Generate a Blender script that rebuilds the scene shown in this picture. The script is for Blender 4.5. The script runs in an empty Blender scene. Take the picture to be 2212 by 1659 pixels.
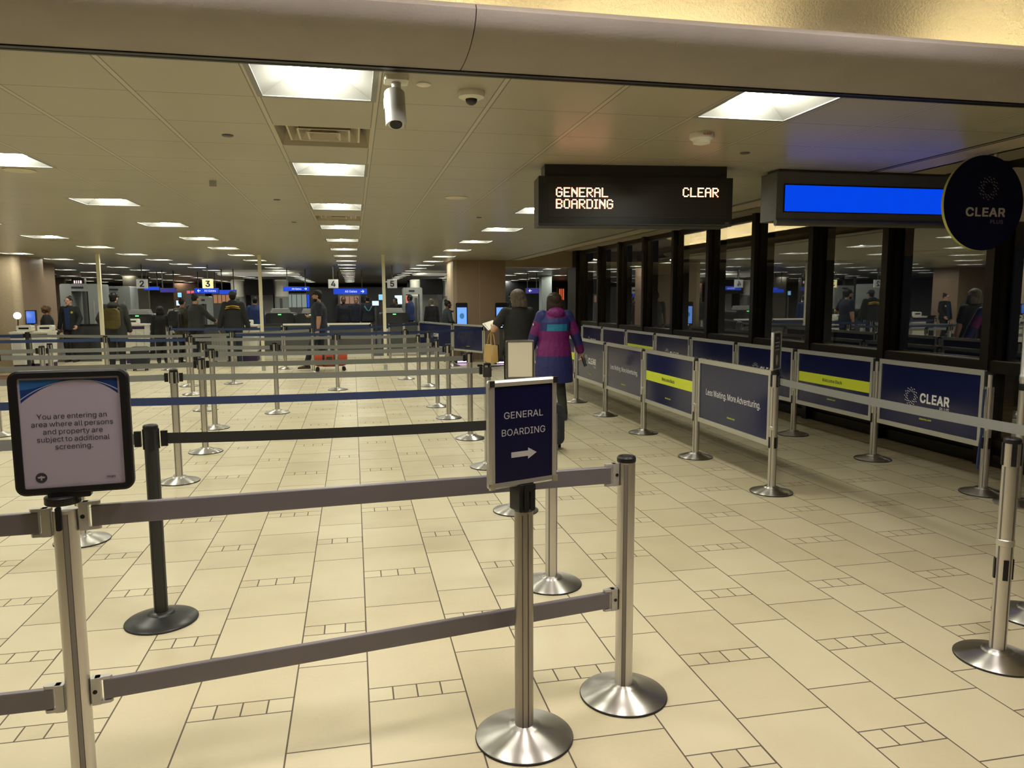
import bpy, bmesh, math, random
from mathutils import Vector, Matrix, noise
random.seed(7)
sc = bpy.context.scene
C = sc.collection
PI = math.pi
R = math.radians

# ---------------------------------------------------------------- camera, world, exposure
EYE = 1.68
FOC = 1620.0
YAW, PIT, ROL = R(11.88), R(6.55), R(-0.235)
_f = Vector((math.sin(YAW)*math.cos(PIT), math.cos(YAW)*math.cos(PIT), -math.sin(PIT)))
_r = Vector((math.cos(YAW), -math.sin(YAW), 0))
_u = _r.cross(_f)
_r, _u = math.cos(ROL)*_r + math.sin(ROL)*_u, -math.sin(ROL)*_r + math.cos(ROL)*_u
cam = bpy.data.objects.new('camera', bpy.data.cameras.new('camera'))
C.objects.link(cam)
cam.data.sensor_width = 36.0
cam.data.lens = 36.0*FOC/2212.0
cam.data.clip_start = 0.05
cam.data.clip_end = 300
cam.matrix_world = Matrix(((_r.x, _u.x, -_f.x, 0), (_r.y, _u.y, -_f.y, 0), (_r.z, _u.z, -_f.z, EYE), (0, 0, 0, 1)))
sc.camera = cam
w = bpy.data.worlds.new('night'); sc.world = w; w.use_nodes = True
w.node_tree.nodes['Background'].inputs[0].default_value = (0.0022, 0.0024, 0.003, 1)
w.node_tree.nodes['Background'].inputs[1].default_value = 1.0
sc.view_settings.view_transform = 'Standard'
sc.view_settings.look = 'None'
sc.view_settings.exposure = 1.0
sc.view_settings.gamma = 1.0
sc.view_settings.use_curve_mapping = False
cy = sc.cycles
cy.max_bounces = 7; cy.diffuse_bounces = 4; cy.glossy_bounces = 4; cy.transmission_bounces = 4; cy.transparent_max_bounces = 8
cy.caustics_reflective = False; cy.caustics_refractive = False
cy.sample_clamp_indirect = 4.0
cy.use_denoising = True
TROFFER = 26.0       # strength of the ceiling lights' lenses
COVE = 11.0          # strength of the tubes in the cove
LIGHT_COL = (1.0, 0.985, 0.83)

def at(px, py, Y):
    """a measurement in the photograph, taken at depth Y, as a point of the place"""
    d = _f*FOC + _r*(px-1106) - _u*(py-829.5)
    d = d*(Y/d.y)
    return Vector((d.x, d.y, d.z+EYE))

# ---------------------------------------------------------------- materials
MAT = {}
def mat(name, col, rough=0.5, metal=0.0, spec=0.5, emit=None, es=0.0, **kw):
    if name in MAT: return MAT[name]
    m = bpy.data.materials.new(name); m.use_nodes = True
    b = m.node_tree.nodes['Principled BSDF']
    b.inputs['Base Color'].default_value = (*col, 1)
    b.inputs['Roughness'].default_value = rough
    b.inputs['Metallic'].default_value = metal
    b.inputs['Specular IOR Level'].default_value = spec
    if emit:
        b.inputs['Emission Color'].default_value = (*emit, 1)
        b.inputs['Emission Strength'].default_value = es
    for k, v in kw.items(): b.inputs[k].default_value = v
    MAT[name] = m
    return m
class NT:
    """small helper to wire math nodes"""
    def __init__(s, m):
        s.t = m.node_tree; s.n = s.t.nodes; s.l = s.t.links; s.b = s.n['Principled BSDF']
    def put(s, sock, v):
        if isinstance(v, (int, float)): sock.default_value = v
        elif isinstance(v, tuple): sock.default_value = v
        else: s.l.new(v, sock)
    def m(s, op, a, b=None, c=None):
        n = s.n.new('ShaderNodeMath'); n.operation = op
        for i, v in enumerate((a, b, c)):
            if v is not None: s.put(n.inputs[i], v)
        return n.outputs[0]
    def pos(s):
        g = s.n.new('ShaderNodeNewGeometry'); x = s.n.new('ShaderNodeSeparateXYZ')
        s.l.new(g.outputs['Position'], x.inputs[0]); return x.outputs[0], x.outputs[1], x.outputs[2], g.outputs['Position']
    def obj(s):
        g = s.n.new('ShaderNodeTexCoord'); return g.outputs['Object']
    def noise(s, vec, scale, detail=3, rough=0.5):
        n = s.n.new('ShaderNodeTexNoise'); n.inputs['Scale'].default_value = scale; n.inputs['Detail'].default_value = detail; n.inputs['Roughness'].default_value = rough
        if vec is not None: s.l.new(vec, n.inputs['Vector'])
        return n.outputs['Fac']
    def ramp(s, f, stops):
        n = s.n.new('ShaderNodeValToRGB'); s.put(n.inputs[0], f)
        e = n.color_ramp.elements
        while len(e) < len(stops): e.new(0.5)
        for i, (p, c) in enumerate(stops): e[i].position = p; e[i].color = (*c, 1)
        return n.outputs[0]
    def mix(s, f, a, b):
        n = s.n.new('ShaderNodeMix'); n.data_type = 'RGBA'
        s.put(n.inputs[0], f)
        for i, v in ((6, a), (7, b)):
            if isinstance(v, tuple): n.inputs[i].default_value = (*v, 1)
            else: s.l.new(v, n.inputs[i])
        return n.outputs[2]
    def bump(s, h, strength=0.3, dist=0.01):
        n = s.n.new('ShaderNodeBump'); n.inputs['Strength'].default_value = strength; n.inputs['Distance'].default_value = dist
        s.l.new(h, n.inputs['Height']); s.l.new(n.outputs[0], s.b.inputs['Normal'])
    def col(s, c): s.l.new(c, s.b.inputs['Base Color'])

def noisy(name, c0, c1, scale, rough=0.6, bump=0.0, bscale=None, **kw):
    m = mat(name, c0, rough, **kw); t = NT(m); o = t.obj()
    t.col(t.ramp(t.noise(o, scale, 4), [(0.3, c0), (0.7, c1)]))
    if bump: t.bump(t.noise(o, bscale or scale*3, 3), bump, 0.004)
    return m

# floor: two widths of tile column, each with its own run of joints and bands of small squares
def floor_mat():
    m = mat('floor_tile', (0.6, 0.52, 0.36), 0.38); t = NT(m); X, Y, Z, P = t.pos(); M = t.m
    xs = M('ADD', X, -0.02+7200*0.72/10)
    col = M('FLOOR', M('DIVIDE', xs, 0.72))
    xm = M('SUBTRACT', xs, M('MULTIPLY', col, 0.72))
    wide = M('LESS_THAN', xm, 0.41)
    P_ = 1.435
    yoff = M('ADD', M('MULTIPLY', wide, 3.73-3.03), -3.73+1.435*40)
    ys = M('ADD', Y, yoff)
    row = M('FLOOR', M('DIVIDE', ys, P_))
    ym = M('SUBTRACT', ys, M('MULTIPLY', row, P_))
    def dist(v, p): return M('ABSOLUTE', M('SUBTRACT', v, p))
    def mn(*a):
        r = a[0]
        for b in a[1:]: r = M('MINIMUM', r, b)
        return r
    dx = mn(xm, dist(xm, 0.41), M('SUBTRACT', 0.72, xm))
    dyw = mn(ym, dist(ym, 0.108), dist(ym, 0.55), dist(ym, 0.993), M('SUBTRACT', P_, ym))
    dyn = mn(ym, dist(ym, 0.108), dist(ym, 0.437), dist(ym, 1.10), M('SUBTRACT', P_, ym))
    dy = M('ADD', M('MULTIPLY', wide, dyw), M('MULTIPLY', M('SUBTRACT', 1.0, wide), dyn))
    band = M('LESS_THAN', ym, 0.108)
    xl = M('SUBTRACT', xm, M('MULTIPLY', M('SUBTRACT', 1.0, wide), 0.41))
    fr = M('FRACT', M('DIVIDE', xl, 0.1028))
    ds = M('MULTIPLY', M('MINIMUM', fr, M('SUBTRACT', 1.0, fr)), 0.1028)
    ds = M('ADD', ds, M('MULTIPLY', M('SUBTRACT', 1.0, band), 1.0))
    d = mn(dx, dy, ds)
    # joints are a little narrower across than along
    g = M('SUBTRACT', 1.0, M('SMOOTH_MIN', M('DIVIDE', M('MAXIMUM', M('SUBTRACT', d, 0.0020), 0.0), 0.0024), 1.0, 0.1))
    # tile index for a slight change of tone
    iy = M('ADD', M('GREATER_THAN', ym, 0.108), M('ADD', M('MULTIPLY', wide, M('ADD', M('GREATER_THAN', ym, 0.55), M('GREATER_THAN', ym, 0.993))), M('MULTIPLY', M('SUBTRACT', 1.0, wide), M('ADD', M('GREATER_THAN', ym, 0.437), M('GREATER_THAN', ym, 1.10)))))
    cmb = t.n.new('ShaderNodeCombineXYZ')
    t.put(cmb.inputs[0], M('ADD', M('MULTIPLY', col, 2.0), wide)); t.put(cmb.inputs[1], M('ADD', M('MULTIPLY', row, 5.0), iy)); t.put(cmb.inputs[2], M('MULTIPLY', band, M('FLOOR', M('DIVIDE', xl, 0.1028))))
    wn = t.n.new('ShaderNodeTexWhiteNoise'); t.l.new(cmb.outputs[0], wn.inputs[0])
    n1 = t.noise(P, 3.0, 4); n2 = t.noise(P, 60.0, 3)
    f = M('ADD', M('MULTIPLY', wn.outputs[0], 0.35), M('ADD', M('MULTIPLY', n1, 0.5), M('MULTIPLY', n2, 0.2)))
    c = t.ramp(f, [(0.2, (0.52, 0.452, 0.29)), (0.5, (0.61, 0.54, 0.36)), (0.85, (0.67, 0.605, 0.42))])
    t.col(t.mix(g, c, (0.085, 0.065, 0.045)))
    t.put(t.b.inputs['Roughness'], M('ADD', 0.36, M('ADD', M('MULTIPLY', n2, 0.12), M('MULTIPLY', g, 0.3))))
    t.bump(M('MULTIPLY', g, -1.0), 0.25, 0.002)
    return m
FLOOR = floor_mat()

GX0, GDX = -0.445, 0.592      # ceiling grid
GY0, GDY = 3.51, 0.62
def ceil_mat():
    m = mat('ceiling_panel', (0.50, 0.45, 0.33), 0.32, spec=0.27); t = NT(m); X, Y, Z, P = t.pos(); M = t.m
    fx = M('FRACT', M('DIVIDE', M('ADD', X, -GX0+GDX*60), GDX))
    fy = M('FRACT', M('DIVIDE', M('ADD', Y, -GY0+GDY*60), GDY))
    dx = M('MULTIPLY', M('MINIMUM', fx, M('SUBTRACT', 1.0, fx)), GDX)
    dy = M('MULTIPLY', M('MINIMUM', fy, M('SUBTRACT', 1.0, fy)), GDY)
    jx = M('LESS_THAN', M('ABSOLUTE', M('SUBTRACT', dx, 0.014)), 0.0028)
    jy = M('LESS_THAN', dy, 0.0034)
    rail = M('LESS_THAN', dx, 0.012)
    j = M('MAXIMUM', jx, M('MULTIPLY', jy, M('SUBTRACT', 1.0, rail)))
    n = t.noise(P, 1.2, 2)
    c = t.ramp(n, [(0.3, (0.36, 0.335, 0.255)), (0.7, (0.39, 0.365, 0.28))])
    c = t.mix(rail, c, (0.47, 0.44, 0.34))
    t.col(t.mix(j, c, (0.10, 0.09, 0.065)))
    mp = t.n.new('ShaderNodeMapping'); mp.inputs['Scale'].default_value = (220, 5, 1); t.l.new(P, mp.inputs[0])
    h = t.noise(mp.outputs[0], 1.0, 2)
    t.bump(M('SUBTRACT', M('MULTIPLY', h, 0.10), j), 0.18, 0.002)
    return m
CEIL = ceil_mat()

def steel_mat(name, col, rough, aniso, radial=True):
    m = mat(name, col, rough, 1.0); t = NT(m)
    t.b.inputs['Anisotropic'].default_value = aniso
    if radial: t.b.inputs['Anisotropic Rotation'].default_value = 0.25
    tg = t.n.new('ShaderNodeTangent'); tg.direction_type = 'RADIAL'; tg.axis = 'Z'
    t.l.new(tg.outputs[0], t.b.inputs['Tangent'])
    o = t.obj()
    if not radial:
        mp = t.n.new('ShaderNodeMapping'); mp.inputs['Scale'].default_value = (30, 30, 4); t.l.new(o, mp.inputs[0])
        n = t.noise(mp.outputs[0], 1.0, 3)
        t.put(t.b.inputs['Roughness'], t.m('ADD', rough-0.05, t.m('MULTIPLY', n, 0.12)))
    return m
STEEL = steel_mat('brushed_steel', (0.56, 0.545, 0.515), 0.37, 0.85)
POST = steel_mat('satin_post', (0.62, 0.60, 0.58), 0.36, 0.4, False)
ALU = mat('aluminium', (0.62, 0.61, 0.57), 0.38, 0.85)
ALUP = mat('rail_grey', (0.185, 0.170, 0.195), 0.42, 0.35)
CHROME = mat('chrome', (0.75, 0.74, 0.70), 0.16, 1.0)
BLK = mat('black_plastic', (0.008, 0.008, 0.009), 0.42, spec=0.3)
BLKP = mat('black_paint', (0.016, 0.017, 0.017), 0.35)
RUB = mat('rubber', (0.02, 0.02, 0.02), 0.7)
def belt_mat(name, col):
    m = mat(name, col, 0.75); t = NT(m); o = t.obj()
    mp = t.n.new('ShaderNodeMapping'); mp.inputs['Scale'].default_value = (400, 400, 900); t.l.new(o, mp.inputs[0])
    t.bump(t.noise(mp.outputs[0], 1.0, 1), 0.3, 0.001); return m
B_GREY = belt_mat('belt_grey', (0.19, 0.195, 0.19)); B_NAVY = belt_mat('belt_navy', (0.020, 0.038, 0.115)); B_BLK = belt_mat('belt_black', (0.008, 0.008, 0.008))
BRONZE = noisy('dark_bronze', (0.030, 0.024, 0.018), (0.038, 0.030, 0.022), 8, 0.34, metal=0.6)
PLAS = noisy('painted_plaster', (0.285, 0.255, 0.235), (0.31, 0.28, 0.258), 4, 0.75, 0.35, 90)
SOFF = noisy('soffit_paint', (0.50, 0.435, 0.325), (0.53, 0.46, 0.345), 3, 0.55, 0.12, 120)
def stucco():
    m = mat('stucco', (0.78, 0.70, 0.52), 0.8); t = NT(m); X, Y, Z, P = t.pos()
    t.bump(t.noise(P, 75, 3, 0.6), 1.0, 0.016); return m
STUC = stucco()
def granite(name, a, b):
    m = mat(name, a, 0.42); t = NT(m); o = t.obj()
    t.col(t.ramp(t.noise(o, 70, 6, 0.75), [(0.35, a), (0.65, b)])); return m
GRAN = granite('brown_granite', (0.23, 0.155, 0.10), (0.40, 0.29, 0.195))
GRANL = granite('light_granite', (0.36, 0.28, 0.19), (0.47, 0.38, 0.26))
WHITE = mat('white_paint', (0.72, 0.70, 0.62), 0.5)
TROFW = mat('troffer_white', (0.24, 0.24, 0.23), 0.5)
LENS = mat('lens', (0.8, 0.8, 0.75), 0.5, emit=LIGHT_COL, es=TROFFER)
LENS_FILL = mat('lens_fill', (0.8, 0.8, 0.75), 0.5, emit=(1.0, 0.915, 0.86), es=TROFFER*1.75)  # stronger, pinker lens for the added fill lights only
TUBE = mat('cove_tube', (0.8, 0.8, 0.7), 0.5, emit=(1.0, 0.85, 0.52), es=COVE)
TUBEB = mat('cove_tube_beyond', (0.8, 0.8, 0.7), 0.5, emit=(1.0, 0.87, 0.58), es=COVE*2.6)
DARKV = mat('vent_dark', (0.02, 0.02, 0.02), 0.8)
VENT = mat('vent_paint', (0.50, 0.45, 0.34), 0.45)
NAVYP = noisy('navy_print', (0.008, 0.011, 0.052), (0.010, 0.013, 0.060), 6, 0.16, spec=0.42)
NAVYS = mat('navy_sign', (0.0038, 0.0036, 0.030), 0.3, spec=0.35)
LIME = mat('lime_band', (0.62, 0.70, 0.03), 0.3)
PRINTW = mat('white_print', (0.74, 0.72, 0.70), 0.5)
PRINTG = mat('grey_print', (0.34, 0.32, 0.30), 0.5)
PRINTK = mat('dark_print', (0.02, 0.02, 0.04), 0.5)
PAPER = mat('sign_paper', (0.34, 0.305, 0.38), 0.25)
PAPERB = mat('sign_blue', (0.012, 0.035, 0.16), 0.25)
PAPERC = mat('sign_light_blue', (0.02, 0.10, 0.30), 0.25)
CREAM = mat('cream_board', (0.66, 0.62, 0.48), 0.5)
POLE = mat('cream_pole', (0.74, 0.70, 0.52), 0.45)
GREYM = mat('grey_machine', (0.30, 0.315, 0.30), 0.45)
GREYD = mat('grey_dark', (0.085, 0.085, 0.085), 0.5)
GREYL = mat('grey_light', (0.42, 0.42, 0.40), 0.4)
BLUES = mat('blue_screen', (0.0, 0.02, 0.2), 0.3, emit=(0.0, 0.028, 0.40), es=1.0)
KIOSK = mat('kiosk_screen', (0.02, 0.05, 0.2), 0.2, emit=(0.09, 0.20, 0.52), es=1.1)
SIGNB = mat('lit_blue_sign', (0.0, 0.02, 0.3), 0.4, emit=(0.004, 0.03, 0.32), es=0.9)
SIGNP = mat('lit_purple_sign', (0.03, 0.02, 0.15), 0.4, emit=(0.015, 0.015, 0.11), es=0.8)
LITW = mat('lit_lettering', (0.8, 0.8, 0.8), 0.4, emit=(0.4, 0.42, 0.5), es=0.9)
LITY = mat('lit_number_board', (0.8, 0.75, 0.4), 0.4, emit=(0.5, 0.45, 0.21), es=0.65)
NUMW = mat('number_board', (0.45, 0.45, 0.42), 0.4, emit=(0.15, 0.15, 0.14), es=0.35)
LED = mat('led_dots', (0.3, 0.1, 0.05), 0.4, emit=(1.0, 0.42, 0.22), es=3.1)
LEDP = mat('led_dots_pink', (0.3, 0.1, 0.1), 0.4, emit=(1.0, 0.32, 0.25), es=2.9)
def led_face():
    m = mat('led_face', (0.03, 0.026, 0.022), 0.35); t = NT(m); X, Y, Z, P = t.pos()
    s = t.m('GREATER_THAN', t.m('FRACT', t.m('MULTIPLY', Z, 80)), 0.6)
    t.col(t.mix(s, (0.036, 0.03, 0.025), (0.012, 0.010, 0.008))); return m
LEDF = led_face()
def glass_mat():
    m = bpy.data.materials.new('window_glass'); m.use_nodes = True; nt = m.node_tree; n = nt.nodes
    n.remove(n['Principled BSDF']); out = n['Material Output']
    tr = n.new('ShaderNodeBsdfTransparent'); tr.inputs[0].default_value = (0.86, 0.87, 0.86, 1)
    gl = n.new('ShaderNodeBsdfGlossy'); gl.inputs['Roughness'].default_value = 0.012; gl.inputs[0].default_value = (0.95, 0.97, 1.0, 1)
    fr = n.new('ShaderNodeFresnel'); fr.inputs[0].default_value = 4.4
    mx = n.new('ShaderNodeMixShader')
    geo = n.new('ShaderNodeNewGeometry'); inv = n.new('ShaderNodeMath'); inv.operation = 'SUBTRACT'; inv.inputs[0].default_value = 1.0; nt.links.new(geo.outputs['Backfacing'], inv.inputs[1])
    mu = n.new('ShaderNodeMath'); mu.operation = 'MULTIPLY'; nt.links.new(fr.outputs[0], mu.inputs[0]); nt.links.new(inv.outputs[0], mu.inputs[1])
    nt.links.new(mu.outputs[0], mx.inputs[0]); nt.links.new(tr.outputs[0], mx.inputs[1]); nt.links.new(gl.outputs[0], mx.inputs[2]); nt.links.new(mx.outputs[0], out.inputs[0])
    MAT['window_glass'] = m; return m
GLASS = glass_mat()
SKIN = [mat('skin_fair', (0.56, 0.33, 0.23), 0.5), mat('skin_tan', (0.38, 0.21, 0.13), 0.5), mat('skin_brown', (0.10, 0.052, 0.032), 0.5)]
def cloth(name, c, rough=0.85):
    k = 'cloth_'+name
    if k in MAT: return MAT[k]
    m = mat(k, c, rough); t = NT(m); o = t.obj()
    t.bump(t.noise(o, 14, 4, 0.6), 0.45, 0.03); return m
def hair_mat(name, c):
    m = mat('hair_'+name, c, 0.55, spec=0.3); t = NT(m); o = t.obj()
    mp = t.n.new('ShaderNodeMapping'); mp.inputs['Scale'].default_value = (75, 75, 7); t.l.new(o, mp.inputs[0])
    n = t.noise(mp.outputs[0], 1.0, 3, 0.6)
    t.col(t.ramp(n, [(0.3, tuple(x*0.45 for x in c)), (0.72, tuple(x*1.9 for x in c))])); t.bump(n, 0.8, 0.01)
    return m
HAIR = {k: hair_mat(k, c) for k, c in dict(black=(0.006, 0.005, 0.0045), brown=(0.020, 0.011, 0.006), grey=(0.105, 0.083, 0.060), curly=(0.075, 0.040, 0.018)).items()}

# ---------------------------------------------------------------- mesh building
class MB:
    def __init__(s): s.v = []; s.f = []; s.k = []; s.mi = 0
    def add(s, vs, fs):
        o = len(s.v); s.v += [tuple(v) for v in vs]; s.f += [tuple(i+o for i in f) for f in fs]; s.k += [s.mi]*len(fs); return s
    def box(s, x0, x1, y0, y1, z0, z1, M=None):
        vs = [Vector((x, y, z)) for z in (z0, z1) for y in (y0, y1) for x in (x0, x1)]
        if M: vs = [M @ v for v in vs]
        return s.add(vs, [(0, 2, 3, 1), (4, 5, 7, 6), (0, 1, 5, 4), (2, 6, 7, 3), (0, 4, 6, 2), (1, 3, 7, 5)])
    def loft(s, rings, cap=True, close=False):
        n = len(rings[0]); vs = [p for r in rings for p in r]; fs = []
        m = len(rings)
        for i in range(m if close else m-1):
            j = (i+1) % m
            for k in range(n):
                l = (k+1) % n; fs.append((i*n+k, i*n+l, j*n+l, j*n+k))
        if cap and not close: fs += [tuple(range(n))[::-1], tuple(range((m-1)*n, m*n))]
        return s.add(vs, fs)
    def lathe(s, prof, n=32, c=(0, 0, 0), cap=True):
        return s.loft([[(c[0]+r*math.cos(2*PI*k/n), c[1]+r*math.sin(2*PI*k/n), c[2]+z) for k in range(n)] for r, z in prof], cap)
    def cyl(s, p0, p1, r0, r1=None, n=16):
        return s.tube([p0, p1], [r0, r0 if r1 is None else r1], n)
    def tube(s, pts, rs, n=12, sx=1.0, up=None):
        pts = [Vector(p) for p in pts]
        if isinstance(rs, (int, float)): rs = [rs]*len(pts)
        rings = []; a = None
        for i, p in enumerate(pts):
            d = (pts[min(i+1, len(pts)-1)]-pts[max(i-1, 0)]).normalized()
            if a is None:
                a = Vector(up) if up else (Vector((0, 0, 1)) if abs(d.z) < 0.9 else Vector((1, 0, 0)))
            a = (a - d*a.dot(d))
            if a.length < 1e-6: a = d.orthogonal()
            a.normalize(); b = d.cross(a)
            rings.append([p+a*(rs[i]*math.cos(2*PI*k/n))+b*(rs[i]*sx*math.sin(2*PI*k/n)) for k in range(n)])
        return s.loft(rings)
    def capsule(s, p0, p1, r0, r1, n=14):
        p0, p1 = Vector(p0), Vector(p1); d = p1-p0; L = d.length
        d = d.normalized() if L > 1e-6 else Vector((0, 0, 1))
        pts = []; rs = []
        for t in (80, 55, 28): pts.append(p0-d*r0*math.sin(R(t))); rs.append(r0*math.cos(R(t)))
        pts += [p0, p1]; rs += [r0, r1]
        for t in (28, 55, 80): pts.append(p1+d*r1*math.sin(R(t))); rs.append(r1*math.cos(R(t)))
        return s.tube(pts, rs, n)
    def ellip(s, c, r, nu=16, nv=10, M=None):
        rings = []
        for i in range(nv+1):
            t = -PI/2+PI*(i+0.02)/(nv+0.04)
            ring = [Vector((r[0]*math.cos(t)*math.cos(2*PI*k/nu), r[1]*math.cos(t)*math.sin(2*PI*k/nu), r[2]*math.sin(t))) for k in range(nu)]
            rings.append([(M @ p if M else p)+Vector(c) for p in ring])
        return s.loft(rings)
    def prism(s, poly, o, u, v, n, t):
        """closed 2D outline poly in the frame (o; u, v), pushed out along n by t"""
        o, u, v, n = Vector(o), Vector(u), Vector(v), Vector(n)
        a = [o+u*x+v*y for x, y in poly]; return s.loft([a, [p+n*t for p in a]])
    def flat(s, vs2, fs, o, u, v):
        o, u, v = Vector(o), Vector(u), Vector(v)
        return s.add([o+u*x+v*y for x, y in vs2], fs)
    def build(s, name, m, parent=None, loc=None, ang=35, smooth=True):
        me = bpy.data.meshes.new(name); me.from_pydata(s.v, [], s.f)
        for x in (m if isinstance(m, (list, tuple)) else [m]): me.materials.append(x)
        if isinstance(m, (list, tuple)): me.polygons.foreach_set('material_index', s.k)
        bm = bmesh.new(); bm.from_mesh(me); bmesh.ops.recalc_face_normals(bm, faces=bm.faces); bm.to_mesh(me); bm.free()
        if smooth:
            me.polygons.foreach_set('use_smooth', [True]*len(me.polygons)); me.set_sharp_from_angle(angle=R(ang))
        ob = bpy.data.objects.new(name, me); C.objects.link(ob)
        if parent: ob.parent = parent
        if loc: ob.location = loc
        return ob
def rrect(w, h, r, n=5, cx=0, cy=0):
    p = []
    for sx, sy, a in ((1, 1, 0), (-1, 1, 90), (-1, -1, 180), (1, -1, 270)):
        for i in range(n+1):
            t = R(a+90*i/n); p.append((cx+sx*(w/2-r)+r*math.cos(t), cy+sy*(h/2-r)+r*math.sin(t)))
    return p
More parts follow.
